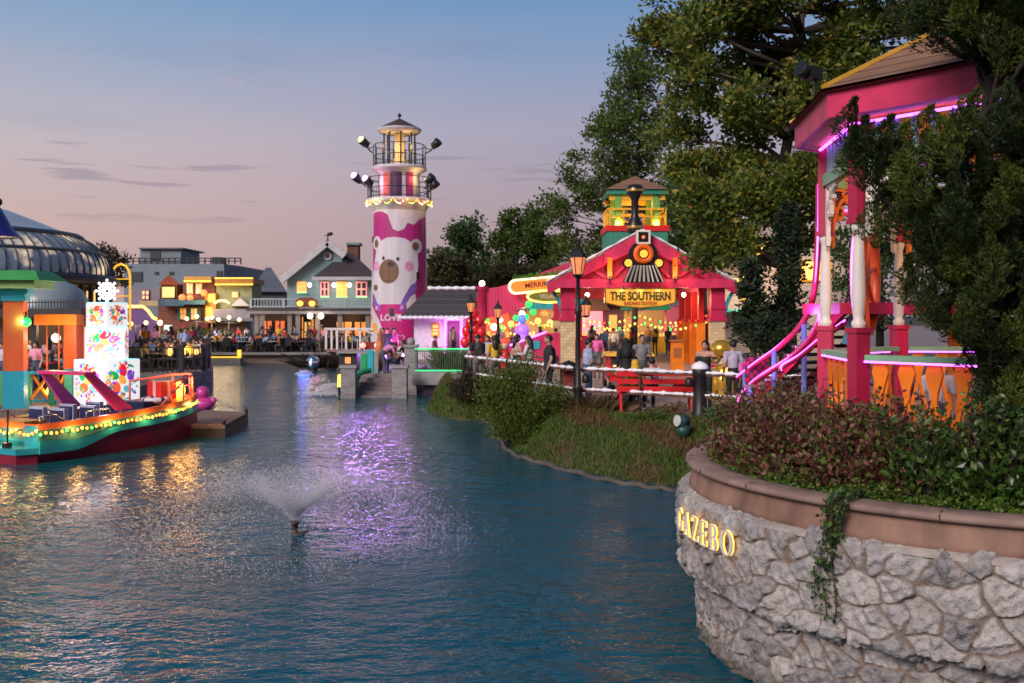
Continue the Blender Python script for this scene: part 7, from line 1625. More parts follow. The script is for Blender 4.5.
# pink duck and the mooring raft
rd_ = thing('mooring_raft', 'square wooden mooring raft floating beside the bow of the boat', 'raft', (GX(212,28),28,0))
plk = board('raft_planks',(.15,.10,.075),.14,'Y',.75,.3,.6,.1,.3)
rp = [(GX(176,26.2),26.2),(GX(225,26.2),26.2),(GX(248,29.6),29.6),(GX(203,30.4),30.4)]
m = MB(); m.slab(rp,.22,.32); m.build('planking', plk, rd_); m = MB(); m.slab([(x+(-.0),y+.02) for x, y in rp],-.1,.215); m.build('frame', pm('wet_wood',(.05,.035,.03),.5,.3), rd_)
for px, yy in ((224,26.3),(246,29.5)): m = MB(); m.tube([(GX(px,yy),yy,.32),(GX(px,yy),yy,.44)],.05,8); m.build('cleat', black_m, rd_)
dk2 = thing('inflatable_duck', 'shiny pink inflatable duck floating beyond the mooring raft', 'inflatable', (GX(203,31.3),31.3,0)); pkd = pm('duck_pink',(.60,.06,.30),.25,.06,spec=.6)
m = MB(); X0 = GX(203,31.3); m.ball((X0,31.3,.42),(.36,.30,.24),16,9); m.ball((X0-.02,31.3,.76),.22,14,9); m.ball((X0+.32,31.3,.52),(.12,.1,.12),10,6); m.build('body', pkd, dk2); m = MB(); m.ball((X0-.22,31.2,.74),(.12,.1,.05),10,6); m.build('beak', orange, dk2); m = MB()
for dy in (-.1,.1): m.ball((X0-.16,31.3+dy-.06,.83),.03,8,5)
m.build('eyes', black_m, dk2)

# orange and teal pavilion on the dock
opil = pm('pillar_orange',(.62,.10,.025),.45,.14,3); tpil = pm('pillar_teal',(.02,.30,.38),.45,.14,3)
pv = thing('dock_pavilion', 'green roofed dock pavilion on thick orange and teal pillars at the left edge', 'pavilion', (GX(-20,28.3),28.3,.6))
def thick_post(px, D, w_, ztop, root, cap=True):
    X0 = GX(px,D); m = MB(); m.box((X0,D,.6+.52),(w_*1.03,w_*1.03,1.04),.25); po = m.build('post_foot', tpil, root); m = MB(); m.box((X0,D,1.645+(ztop-1.645)/2),(w_,w_,ztop-1.645),.25); m.build('post', opil, po)
    if cap: m = MB(); m.box((X0,D,ztop+.10),(w_*1.2,w_*1.2,.2),.25); m.box((X0,D,ztop+.27),(w_*1.5,w_*1.5,.14),.25); m.build('capital', tpil, po)
thick_post(15.5,28,.52,GZ(301,28),pv); thick_post(-62,28,.52,GZ(301,28),pv); thick_post(-130,28,.5,GZ(301,28),pv)
grn = pm('roof_green',(.05,.30,.08),.5,.2,2); lgr = pm('roof_lime',(.24,.36,.12),.5)
zt = GZ(301,28)+.34
m = MB(); m.span(GX(-90,27.4),GX(36,27.4),27.3,27.55,zt,zt+.22); m.span(GX(36,27.4)-.2,GX(36,27.4),27.56,28.5,zt,zt+.22); m.build('fascia', lgr, pv)
m = MB(); xa, xb = GX(-100,27.2), GX(41,27.2); m.add([(xa,27.1,zt+.22),(xb,27.1,zt+.22),(xb,28.9,zt+.22),(xa,28.9,zt+.22),(xa+.3,27.5,zt+.5),(xb-.3,27.5,zt+.5),(xb-.3,28.5,zt+.5),(xa+.3,28.5,zt+.5)], [(0,1,5,4),(1,2,6,5),(2,3,7,6),(3,0,4,7),(4,5,6,7),(3,2,1,0)]); m.build('roof', grn, pv)
# blue bell shaped finial on top
bf = thing('bell_finial', 'dark blue and purple bell shaped ornament above the green pavilion roof', 'ornament', (GX(-14,28.6),28.6,zt+.5)); m = MB(); cB = (GX(-14,28.6),28.6,0); zb_ = GZ(237,28.6)
m.lathe([(.95,zb_),(.72,zb_+.22),(.55,zb_+.55),(.38,zb_+.85),(.24,zb_+1.0),(.2,zb_+1.1)],cB,20); m.build('bell', pm('bell_blue',(.03,.025,.22),.35), bf); m = MB(); m.lathe([(.35,zt+.5),(.3,zb_-.05),(.9,zb_-.004)],cB,16); m.build('neck', pm('bell_dark',(.03,.02,.08),.4), bf); m = MB(); m.tube([(cB[0],cB[1],zb_+1.1),(cB[0],cB[1],zb_+1.5)],[.18,.05],8); m.ball((cB[0]+.35,cB[1],zb_+1.0),.12,8,6); m.build('tip', black_m, bf)
# orange door frame with swing ropes
df = thing('swing_frame', 'orange and teal square gate frame with hanging cords on the dock', 'frame', (GX(60,29.6),29.6,.6))
m = MB(); X0, X1 = GX(38,29.6), GX(80,29.6)
m.span(X0,X1,29.35,29.85,GZ(325,29.6),GZ(314.5,29.6)); m.build('lintel', pm('bright_orange_paint',(.80,.22,.02),.45), df)
m = MB(); m.span(GX(68,29.6),X1-.01,29.36,29.84,1.62,GZ(325.1,29.6)); m.build('post', opil, df); m = MB(); m.span(GX(68,29.6),X1-.01,29.36,29.84,.6,1.615); m.build('post_foot', tpil, df)
m = MB(); m.span(X0,X0+.3,32.4,32.8,.6,GZ(325,29.6)); m.build('rear_post', opil, df); m = MB(); m.span(X0,X0+.3,29.86,32.8,GZ(325,29.6)+.01,GZ(316,29.6)); m.build('side_beam', opil, df)
m = MB()
for px in (47,59,64): m.tube([(GX(px,29.6),29.6,GZ(325,29.6)),(GX(px,29.6),29.6,1.0)],.025,6)
m.build('cords', pm('orange_cord',(.6,.15,.05),.5), df)
# dock railing, green posts with orange cross bracing
rg_ = thing('dock_railing', 'green dock railing with crossed orange braces', 'railing', (GX(40,28.9),28.9,.6)); m = MB(); xs_ = [GX(p_,28.9) for p_ in (-40,2,28,52,68)]
for x in xs_: m = MB(); m.box((x,28.9,1.05),(.16,.16,.9)); m.build('post', pm('post_green',(.06,.26,.12),.5), rg_)
m = MB(); m.bar((xs_[0],28.9,1.53),(xs_[-1],28.9,1.53),.12,.08); m.bar((xs_[0],28.9,.72),(xs_[-1],28.9,.72),.06,.06); m.build('rails', tpil, rg_); m = MB()
for a, b_ in zip(xs_,xs_[1:]): m.bar((a+.1,28.88,.76),(b_-.1,28.88,1.47),.04,.07); m.bar((a+.1,28.95,1.47),(b_-.1,28.95,.76),.04,.07)
m.build('braces', orange, rg_)
for (px,py,D,cc,lab) in ((26,322,28,'g','green glowing ball lamp fixed to the orange pillar'),(51,391,29.2,'y','warm glowing lamp behind the crossed dock railing'),(56,338,31,'w','small white pendant lamp inside the dock pavilion')):
    c_ = P(px,py,D); r_ = thing('lamp', lab, 'lamp', c_); m = MB(); m.ball(c_,.14,10,7); m.build('globe', cols[cc], r_); m = MB(); m.tube([c_+Vector((0,0,.12)),c_+Vector((0,0,.3))],[.05,.02],6); m.build('fitting', black_m, r_)
    lamp('lamp_light', c_+Vector((0,-.25,.02)), 14, dict(g=(.2,1,.4),y=(1,.6,.25),w=(1,.8,.6))[cc], r_, .1)
lamp('pavilion_light', (GX(10,31),31,3.2), 90, (1,.75,.55), pv, .3); lamp('frame_light', (GX(56,28.3),28.4,2.7), 45, (1,.6,.35), df, .15)

# glass conservatory
KD = 50.0; K0 = Vector((GX(-62,KD),KD,0)); kz = lambda py: GZ(py,KD)
kv = thing('conservatory', 'large glass conservatory with a curved ribbed dome over a dark colonnaded base', 'greenhouse', (K0.x,K0.y,PL))
pr = [(163,277),(162.5,268),(159,258),(152,249),(143,241.5),(132,235.5)]; pr2 = [(132,235),(112,228),(88,218),(66,209.5),(30,199),(1,196)]
S_ = KD/FPX
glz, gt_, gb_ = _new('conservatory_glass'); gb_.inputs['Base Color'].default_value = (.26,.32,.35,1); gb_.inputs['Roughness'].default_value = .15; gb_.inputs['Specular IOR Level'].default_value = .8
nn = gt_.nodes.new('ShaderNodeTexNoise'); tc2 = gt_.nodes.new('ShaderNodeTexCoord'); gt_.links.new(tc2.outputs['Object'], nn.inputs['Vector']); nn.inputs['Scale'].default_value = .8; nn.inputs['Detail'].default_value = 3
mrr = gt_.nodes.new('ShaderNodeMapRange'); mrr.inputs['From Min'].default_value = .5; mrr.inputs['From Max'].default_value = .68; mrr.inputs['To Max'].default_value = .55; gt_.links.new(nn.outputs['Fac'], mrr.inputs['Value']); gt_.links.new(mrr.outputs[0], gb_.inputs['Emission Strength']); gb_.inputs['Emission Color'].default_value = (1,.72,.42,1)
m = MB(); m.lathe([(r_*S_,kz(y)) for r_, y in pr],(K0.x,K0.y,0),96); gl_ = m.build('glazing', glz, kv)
m = MB(); m.lathe([(r_*S_,kz(y)) for r_, y in pr2],(K0.x,K0.y,0),96); m.build('metal_roof', pm('zinc_roof',(.40,.44,.49),.35,.12,.6,.02,metal=.3), kv)
m = MB(); ribm = pm('dark_rib',(.05,.065,.08),.4)
for k in range(96):
    a = 2*PI*k/96; m.tube([(K0.x+math.cos(a)*r_*S_*1.003,K0.y+math.sin(a)*r_*S_*1.003,kz(y)) for r_, y in pr],.045,4)
for (r_,y,w_) in ((132,235.5,.16),(155.5,253,.09),(163,277,.12)): m.tube([(K0.x+math.cos(2*PI*i/96)*r_*S_,K0.y+math.sin(2*PI*i/96)*r_*S_,kz(y)) for i in range(96)],w_,5,closed=True)
m.build('ribs', ribm, kv)
m = MB(); m.lathe([(166*S_,kz(277)),(170*S_,kz(279)),(170*S_,kz(284)),(164*S_,kz(286)),(150*S_,kz(287))],(K0.x,K0.y,0),96); m.build('cornice', pm('dark_iron',(.025,.02,.022),.5), kv)
m = MB(); m.lathe([(148*S_,PL),(148*S_,kz(286))],(K0.x,K0.y,0),64); m.build('inner_wall', pm('dark_shop_wall',(.06,.04,.035),.6), kv)
m = MB()
for k in range(64): a = 2*PI*k/64; m.bar((K0.x+math.cos(a)*160*S_,K0.y+math.sin(a)*160*S_,PL),(K0.x+math.cos(a)*160*S_,K0.y+math.sin(a)*160*S_,kz(286)),.18)
m.build('colonnade', MATS['dark_iron'], kv)
for k in range(16):
    a = R(-80+k*8.0); m = MB(); m.lathe([(148.4*S_,kz(322)),(148.4*S_,kz(291))],(K0.x,K0.y,0),2,a,a+R(3.0)); m.build('lit_window', em('conservatory_window',(1,.58,.18),1.0), kv)
m = MB(); q = P(50,309,42); m.lathe([(1.55,0),(1.5,.35),(1.3,.7),(.95,.98),(.5,1.15),(.001,1.2)],(q.x,q.y,GZ(308,42)),24); m.lathe([(1.56,PL-GZ(308,42)),(1.56,-.01)],(q.x,q.y,GZ(308,42)),24); sdm = m.thing('glass_kiosk', pm('pale_dome',(.22,.28,.30),.3,.15,2), 'small pale glass domed kiosk in front of the conservatory', 'kiosk')
# dark terrace canopy with spiked railing under the conservatory
cn = thing('dark_canopy', 'dark flat canopy with a spiked railing above the dock diners', 'canopy', (GX(60,37),37,.6)); m = MB(); m.span(GX(-60,37),GX(86,37),36.6,40.5,GZ(318,37),GZ(309,37)); m.build('roof', MATS['dark_iron'], cn); m = MB()
for k in range(34): x = GX(-20+k*3.1,36.8); m.bar((x,36.8,GZ(309,37)),(x,36.8,GZ(300,37)),.025)
m.bar((GX(-30,36.8),36.8,GZ(302.5,37)),(GX(85,36.8),36.8,GZ(302.5,37)),.04); m.build('railing', black_m, cn)
for px in (-30,35,84): m = MB(); m.box((GX(px,37.2),37.2,(.6+GZ(318,37))/2),(.18,.18,GZ(318,37)-.6)); m.build('post', MATS['dark_iron'], cn)
m = MB(); m.span(GX(-60,40.3),GX(86,40.3),40.2,40.4,.6,GZ(318,37)); m.build('back_wall', pm('brown_wall',(.10,.055,.04),.6), cn)
lamp('canopy_light', (GX(20,38.5),38.5,2.7), 40, (1,.7,.45), cn, .3); lamp('canopy_light', (GX(60,38.5),38.5,2.7), 40, (1,.7,.45), cn, .3)
# fairy lights on the sparse tree and the yellow arch
fa = thing('string_lights', 'yellow fairy lights wound through the sparse dark tree by the conservatory', 'string lights', P(106,270,57.4))
pts_ = [P(100+4*math.sin(i*1.1)+i*.18, 256+i*.55, 57.0+.8*math.cos(i*1.1)) for i in range(70)]
m = MB(); m.tube(pts_,.012,4); m.build('cable', black_m, fa)
for p_ in pts_: bulb_part(fa, p_, 'yellow', .05)
ya = thing('light_arch', 'yellow outlined arch of lights beside the conservatory', 'light display', (GX(121,54),54,.9)); q = [P(x,y,54) for x, y in ((112,330),(112,276),(113,270),(116,266),(121,264),(126,266),(129,271),(130,277),(130,330))]
m = MB(); m.tube(q,.06,7); m.build('frame', em('arch_yellow',(1,.5,.05),.8), ya); m = MB()
for y in (279,296,312): m.bar(P(112,y,54),P(130,y,54),.06,.06)
m.build('cross_bar', em('arch_yellow',(1,1,1),1), ya)

# ------------------------------------------------------------------ far shops and houses
def bx(root, name, mat, px0, px1, y0, y1, D, d=3.0, parent=None):
    m = MB(); m.span(GX(px0,D),GX(px1,D),D,D+d,GZ(y1,D),GZ(y0,D)); return m.build(name, mat, parent or root)
def win(root, px0, px1, y0, y1, D, frame_m, pane_m, bars=True, fw=.8):
    m = MB(); m.span(GX(px0-fw,D),GX(px1+fw,D),D-.12,D-.005,GZ(y1+fw,D),GZ(y0-fw,D)); f_ = m.build('window', frame_m, root)
    m = MB(); m.span(GX(px0,D),GX(px1,D),D-.16,D-.10,GZ(y1,D),GZ(y0,D)); m.build('pane', pane_m, f_)
    if bars:
        m = MB(); xm, ym = (GX(px0,D)+GX(px1,D))/2, (GZ(y0,D)+GZ(y1,D))/2; m.span(xm-.05,xm+.05,D-.19,D-.155,GZ(y1,D),GZ(y0,D)); m.span(GX(px0,D),xm-.051,D-.19,D-.155,ym-.05,ym+.05); m.span(xm+.051,GX(px1,D),D-.19,D-.155,ym-.05,ym+.05); m.build('glazing_bars', frame_m, f_)
    return f_
lw = em('far_lit_pane',(1,.58,.2),.55); lw2 = em('far_amber_pane',(1,.40,.08),.6); dkp = glass('far_dark_pane',(.03,.045,.06)); lw3 = em('dim_amber',(1,.4,.1),.45)
# apartment block
D = 100.0; ap_ = thing('apartment_block', 'plain blue grey flat roofed block behind the colourful shops', 'building', (GX(185,D),D,.7)); gw = pm('blue_grey_render',(0.165,0.205,0.238),.7,.12,.6)
m = MB(); m.slab([(GX(124,D),D),(GX(224,D),D),(GX(240,D+4),D+4),(GX(240,D+4),D+14),(GX(124,D),D+14)],.5,GZ(264,D)); m.build('wall', gw, ap_)
bx(ap_,'roof_house',gw,140,181,249,264,D+1,6); bx(ap_,'roof_house_cap',pm('cap_grey',(0.119,0.132,0.145),.7),138.5,183,247.6,248.95,D+.6,7)
bx(ap_,'roof_opening',dkp,150,160,251,260,D+.9,.08)
for (a,b_,y0,y1) in ((132,142,272,281),(155,158,272,274),(170,173,272,274),(217,222,271,279)): win(ap_,a,b_,y0,y1,D,pm('grey_frame',(0.132,0.145,0.158),.6),dkp,False,.5)
m = MB()
for k in range(20): px = 126+k*6; m.bar((GX(px,D),D+.3,GZ(264,D)),(GX(px,D),D+.3,GZ(258,D)),.12)
for y in (258,261): m.bar((GX(126,D),D+.3,GZ(y,D)),(GX(240,D),D+.3,GZ(y,D)),.1,.1)
m.build('roof_railing', black_m, ap_)
bx(ap_,'roof_tank',pm('tank_dark',(0.033,0.0396,0.0462),.6),212,221,257,264,D+2,2)
# purple shop
D = 80.0; ps = thing('purple_shop', 'purple fronted shop with a scrolled yellow lit gable beside the gift tower', 'shop', (GX(137,D),D,.7)); pw = pm('purple_wall',(0.132,0.066,0.224),.6)
bx(ps,'upper_wall',pm('lilac_grey_wall',(0.198,0.172,0.218),.6),132,160,288,306,D+1,3)
m = MB(); m.prism([(GX(118,D),.7),(GX(157,D),.7),(GX(157,D),GZ(320,D)),(GX(153,D),GZ(318,D)),(GX(148,D),GZ(311,D)),(GX(143,D),GZ(307,D)),(GX(118,D),GZ(307,D))],(0,D,0),(1,0,0),(0,0,1),.5); wl2 = m.build('wall', pw, ps)
m = MB(); m.tube([P(118,306.6,D-.35),P(143,306.6,D-.35),P(148,310.5,D-.35),P(153,317.5,D-.35),P(157,319.5,D-.35)],.14,6); m.build('gable_light', em('gable_yellow',(1,.66,.22),.9), ps)
win(ps,143,149,291,299,D+1,pw,lw); win(ps,141,147,331,341,D-.2,pm('orange_trim',(0.462,0.165,0.033),.5),lw2,False)
bx(ps,'cornice',pm('cream_cornice',(0.396,0.317,0.185),.6),139,158,300.5,306,D+.2,.7)
# turret shop
ts_ = thing('turret_shop', 'brick shop with an orange pyramid roofed turret and a blue canopy', 'shop', (GX(170,D),D,.7)); bw = brick('dark_brick',(0.145,0.0462,0.033),(.15,.08,.06),1.2,.8)
bx(ts_,'wall',bw,158,183,306,348,D,3); bx(ts_,'turret_wall',pm('ochre_wall',(0.277,0.158,0.0528),.6),161,177,284,299,D+.3,3)
m = MB(); m.add([P(158,284.5,D-.1),P(180,284.5,D-.1),P(179,284.5,D+3.6),P(159,284.5,D+3.6),P(169,274.5,D+1.7)],[(0,1,4),(1,2,4),(2,3,4),(3,0,4),(3,2,1,0)]); m.build('turret_roof', pm('orange_tiles',(0.33,0.0792,0.0264),.6,.3,6), ts_)
win(ts_,163,175,287,297.5,D+.3,pm('dark_green_frame',(0.0198,0.066,0.0528),.5),lw,False)
m = MB(); m.add([P(158,306,D-1.2),P(184,306,D-1.2),P(183,299,D),P(159,299,D)],[(0,1,2,3)]); m.build('canopy', pm('blue_canopy',(0.033,0.099,0.158),.6), ts_)
lamp('turret_lamp', P(169,282.5,D-1.2), 25.2, (1,.5,.15), ts_, .2)
bx(ts_,'doorway',em('green_white_door',(.6,.9,.7),.35),164,172,325,344,D-.02,.05)
# red shop
rs = thing('red_shop', 'red brick shop with a glowing yellow cornice, green shutters and flower lamps', 'shop', (GX(199,D),D,.7))
bx(rs,'wall',bw,183.1,214.9,281,348,D,3); bx(rs,'cornice',pm('yellow_cornice',(0.462,0.277,0.0528),.5),184,211,276.5,280.9,D-.5,1)
m = MB(); m.bar(P(184,281.3,D-.6),P(211,281.3,D-.6),.12,.12); m.build('cornice_light', em('cornice_glow',(1,.55,.08),1.3), rs)
win(rs,188,192.5,284,293,D,white_p,lw); win(rs,197,201.5,284,293,D,white_p,lw); win(rs,181,186,309,319,D,creamp,lw2); win(rs,192,197,309,319,D,creamp,lw)
for px in (178.5,188.8,199.5): bx(rs,'shutter',pm('green_shutter',(0.0132,0.0924,0.0726),.5),px-1.2,px+1.4,307,320,D-.25,.08)
bx(rs,'blue_band',pm('blue_band',(0.0396,0.132,0.185),.6),177,205,300,304.5,D-.9,.85); bx(rs,'awning',pm('maroon_awning',(0.132,0.0198,0.0264),.7),178,208,323,328,D-2.2,2.1)
for px in (182,190,204): m = MB(); m.ball(P(px,297.5 if px != 204 else 293,D-.5),.28,10,6); m.build('flower_lamp', em('flower_lamp',(1,.2,.06),1.2), rs)
lamp('shop_light', P(197,300,D-2), 63, (1,.55,.2), rs, .3); lamp('shop_light', P(185,334,D-2.5), 46.2, (1,.6,.3), rs, .3)
# narrow yellow lit shop and the green one
ys = thing('narrow_shop', 'narrow shop front glowing yellow between the red and the pale green shops', 'shop', (GX(212,D),D,.7)); bx(ys,'wall',pm('amber_wall',(0.396,0.224,0.0396),.6),205,216,293,330,D-.4,1); bx(ys,'lit_front',lw2,208,215,294,302,D-.46,.05); bx(ys,'lit_front',lw2,206,213,307,322,D-.46,.05); lamp('front_lamp', P(210,300,D-1.6), 29.4, (1,.6,.1), ys, .2)
gs = thing('pale_green_shop', 'pale green flat topped shop with a glowing yellow cornice and a small white porch', 'shop', (GX(234,D),D,.7)); bx(gs,'wall',pm('pale_green_wall',(0.238,0.264,0.145),.6),216.1,252,284,318,D,3); bx(gs,'cornice',pm('amber_cornice',(0.363,0.165,0.033),.5),215,253,278.5,283.9,D-.5,3.6)
for y in (278.2,284.4): m = MB(); m.bar(P(215,y,D-.6),P(253,y,D-.6),.1,.1); m.build('cornice_light', MATS['cornice_glow'], gs)
win(gs,233,238,292.5,297,D,creamp,lw,False)
bx(gs,'porch_wall',pm('lilac_white',(0.277,0.264,0.304),.6),213,250,309,318,D-1.2,1.15); bx(gs,'shop_front',pm('brown_front',(0.132,0.066,0.0462),.6),218,247,322,346,D-.8,.75); bx(gs,'porch_roof',pm('grey_porch',(0.198,0.191,0.211),.6),208,253,318.1,321,D-2,2)
m = MB(); m.add([P(231,306,D-1.5),P(250,306,D-1.5),P(240,297.5,D-1.5),P(231,306,D),P(250,306,D),P(240,297.5,D)],[(0,1,2),(5,4,3),(0,2,5,3),(2,1,4,5)]); m.build('porch_gable', white_p, gs)
m = MB(); m.tube([P(219+7*math.cos(PI-PI*i/10)+3,304-3.5*math.sin(PI*i/10),D-1.5) for i in range(11)],.1,5); m.build('arch_light', em('arch_white',(1,.7,.3),1.1), gs); lamp('porch_lamp', P(222,300,D-2), 29.4, (1,.7,.35), gs, .2)
# grey roofed house
D = 92; gh = thing('grey_house', 'house with a dark blue grey hipped roof between the shops and the blue clapboard house', 'house', (GX(268,D),D,.7)); m = MB(); m.add([P(250,292,D),P(287,292,D),P(287,292,D+8),P(250,292,D+8),P(266,267.5,D+3),P(271,267.5,D+3)],[(0,1,5,4),(1,2,5),(2,3,4,5),(3,0,4)]); m.build('roof', board('slate_blue_roof',(.085,.10,.13),.25,'Z',.7,.2,.5,.12,.6), gh); bx(gh,'wall',pm('slate_wall',(0.066,0.0792,0.099),.7),252,285,292,345,D+.6,6)
# blue clapboard house with the long porch
D = 76.0; bh = thing('blue_house', 'blue clapboard gabled house with a long balcony, porch and lit windows, wind vane on top', 'house', (GX(325,D),D,.7)); clap = board('blue_clapboard',(0.158,0.251,0.277),.22,'Z',.6,.06,.5,.1,.65)
m = MB(); m.prism([(GX(287,D),GZ(306,D)),(GX(342,D),GZ(306,D)),(GX(342,D),GZ(256,D)),(GX(327,D),GZ(245,D)),(GX(287,D),GZ(278,D))],(0,D+2,0),(1,0,0),(0,0,1),4.0); m.build('gable_wall', clap, bh)
bx(bh,'wing_wall',clap,316,375,277,308,D-.8,.78)
m = MB(); m.bar(P(281,280.5,D-.6),P(327.5,242.6,D-.6),.5,.35,up=(0,1,0)); m.bar(P(327.5,242.6,D-.6),P(345,256,D-.6),.5,.35,up=(0,1,0)); m.build('barge_board', pm('white_trim',(0.409,0.409,0.436),.5), bh)
drf = board('plum_roof',(.045,.035,.04),.22,'Z',.75,.25,.6,.12,.5)
m = MB(); m.add([P(327.5,242,D-.4),P(327.5,242,D+5),P(364,270,D+5),P(346,256,D-.4)],[(0,3,2,1)]); m.add([P(280,280,D-.4),P(327.5,242,D-.4),P(327.5,242,D+5),P(280,280,D+5)],[(0,1,2,3)]); m.build('main_roof', drf, bh)
m = MB(); m.add([P(313,277,D-1.6),P(378,277,D-1.6),P(378,277,D+4),P(313,277,D+4),P(345,252.5,D+1),P(352,252.5,D+1)],[(0,1,5,4),(1,2,5),(2,3,4,5),(3,0,4)]); m.build('wing_roof', drf, bh)
m = MB(); m.bar(P(312,278.4,D-1.65),P(378,278.4,D-1.65),.2,.25); m.build('wing_fascia', MATS['white_trim'], bh)
bx(bh,'chimney',bw,347,358,245,262,D+1.5,1.2); bx(bh,'chimney_cap',pm('chimney_cap',(0.165,0.218,0.238),.6),346,359.5,242.5,244.9,D+1.3,1.6)
m = MB(); m.tube([P(327.8,242,D),P(327.8,233,D)],.05,5); m.bar(P(324.5,235.5,D),P(331.5,235.5,D),.06,.06); m.ball(P(330.5,233.8,D),(.2,.06,.14),8,5); m.build('wind_vane', black_m, bh)
m = MB(); cB = P(327.8,256,D-.05); m.tube([cB+Vector((0,0,0)),cB+Vector((0,-.12,0))],.32,18); ov = m.build('round_vent', MATS['white_trim'], bh); m = MB(); m.tube([cB+Vector((0,-.12,0)),cB+Vector((0,-.15,0))],.17,14); m.build('pane', dkp, ov)
pkf = em('window_pink_led',(1,.32,.30),.6); pkf2 = em('window_orange_led',(1,.40,.12),.7); grl = em('sill_green_led',(.2,1,.35),1.0)
for (a,b_,y0,y1,f_,pn,Dw) in ((298.5,305.5,283,291,pkf2,lw3,D),(322,328,283,295.5,pkf,dkp,D-.8),(338,346,283,295.5,pkf2,lw3,D-.8),(357.5,366,283,295.5,pkf,dkp,D-.8)):
    wf = win(bh,a,b_,y0,y1,Dw,f_,pn,True,1.2); m = MB(); m.bar(P(a-1.5,y1+1.7,Dw-.2),P(b_+1.5,y1+1.7,Dw-.2),.08,.06); m.build('sill_light', grl, wf)
for px, py in ((309.5,285),(334,285),(349.5,285)): m = MB(); m.ball(P(px,py,D-1.2),.16,8,6); m.build('wall_lamp', white_l, bh); lamp('wall_light', P(px,py+1,D-1.6), 9.24, (1,.75,.5), bh, .1)
# porch: balcony rail, roof, posts, shop front
bx(bh,'porch_roof',pm('porch_dark',(0.033,0.0297,0.033),.6),246,376,308.2,311,D-4.5,4.4); bx(bh,'porch_fascia',pm('porch_fascia_grey',(0.198,0.191,0.211),.6),244,377,311.1,313.8,D-4.6,.25)
m = MB()
for px in range(252,374,3): m.bar(P(px,307.8,D-4.3),P(px,299,D-4.3),.05)
for y in (299,306.5): m.bar(P(251,y,D-4.3),P(374,y,D-4.3),.09,.09)
for px in (251,284,316,345,374): m.bar(P(px,308,D-4.3),P(px,298.2,D-4.3),.16)
m.build('balcony_rail', pm('pale_blue_rail',(0.277,0.33,0.363),.5), bh)
for px in (257,262,290,298,318,340,368): m = MB(); m.bar((GX(px,D-4.2),D-4.2,.7),(GX(px,D-4.2),D-4.2,GZ(313.9,D-4.2)),.3); m.build('porch_post', pm('grey_post',(0.172,0.158,0.165),.6), bh)
bx(bh,'shop_front',pm('dark_brown_front',(0.0396,0.0231,0.0198),.5),255,375,314,350,D-1.2,.3)
for (a,b_,y0,y1,mm_) in ((263,272,321,338,em('dim_red_pane',(1,.2,.08),.18)),(276,285,321,338,MATS['dim_red_pane']),(300,303.5,317,342,lw2),(305,311,322,342,lw),(312,318,319,342,lw3),(337,352,322,336,lw3),(355,367,322,336,lw3)): win(bh,a,b_,y0,y1,D-1.35,pm('dark_frame',(0.033,0.0198,0.0165),.5),mm_,True,.4)
sgn = thing('balcony_sign', 'dark rounded sign board with two amber lamps on the balcony of the blue house', 'sign', P(306,306,D-4.7)); m = MB(); m.prism([(GX(296,D-4.6),GZ(306,D-4.6)),(GX(317,D-4.6),GZ(306,D-4.6)),(GX(317,D-4.6),GZ(300,D-4.6)),(GX(312,D-4.6),GZ(297.5,D-4.6)),(GX(301,D-4.6),GZ(297.5,D-4.6)),(GX(296,D-4.6),GZ(300,D-4.6))],(0,D-4.6,0),(1,0,0),(0,0,1),.12); m.build('board', pm('sign_brown',(0.145,0.0462,0.0198),.5), sgn)
for px in (300,312): m = MB(); m.ball(P(px,303.5,D-4.9),(.24,.1,.2),10,6); m.build('lamp', em('amber_sign_lamp',(1,.5,.08),1.4), sgn)
for px in (310,321): m = MB(); m.ball(P(px,316,D-4.9),.2,10,6); m.build('porch_lamp', white_l, bh); lamp('porch_light', P(px,317.5,D-5.1), 25.2, (1,.7,.4), bh, .15)
lamp('porch_light', P(275,320,D-2.8), 25.2, (1,.55,.3), bh, .3); lamp('porch_light', P(345,320,D-2.8), 29.4, (1,.55,.25), bh, .3); lamp('balcony_light', P(332,304,D-2.2), 16.8, (1,.7,.3), bh, .2)
# multi-headed promenade lamps
def multi_lamp(px, D, ytop, zb, label, heads=3):
    b_ = Vector((GX(px,D),D,zb)); zt_ = GZ(ytop,D); r_ = thing('promenade_lamp', label, 'lamp post', b_); m = MB(); m.tube([b_,Vector((b_.x,b_.y,zt_))],[.09,.05],8); m.lathe([(.18,0),(.14,.3),(.09,.4)],b_,10)
    if heads > 1: m.bar((b_.x-.75,D,zt_-.25),(b_.x+.75,D,zt_-.25),.06)
    m.build('pole', black_m, r_)
    for k in range(heads):
        dx = (k-(heads-1)/2)*(.72 if heads > 2 else 1.3); c_ = Vector((b_.x+dx,D,zt_+(.12 if dx == 0 else -.05))); m = MB(); m.ball(c_,.14,10,7); m.build('globe', em('globe_warm',(1,.66,.28),2.0), r_)
    lamp('lamp_light', Vector((b_.x,D-.4,zt_)), 70, (1,.7,.4), r_, .3)
multi_lamp(119,60,323,.9,'three-headed promenade lamp post nearest the gift tower'); multi_lamp(136,64,322,.9,'two-headed promenade lamp post in front of the purple shop',2); multi_lamp(160,50,325,.9,'single-headed promenade lamp post at the black terrace railing',1); multi_lamp(197,70,318,.72,'three-headed promenade lamp post before the red brick shop'); multi_lamp(229,69,319,.72,'three-headed promenade lamp post before the pale green shop')
multi_lamp(212,69.5,319,.72,'single-headed promenade lamp post between the red and pale green shops',1)
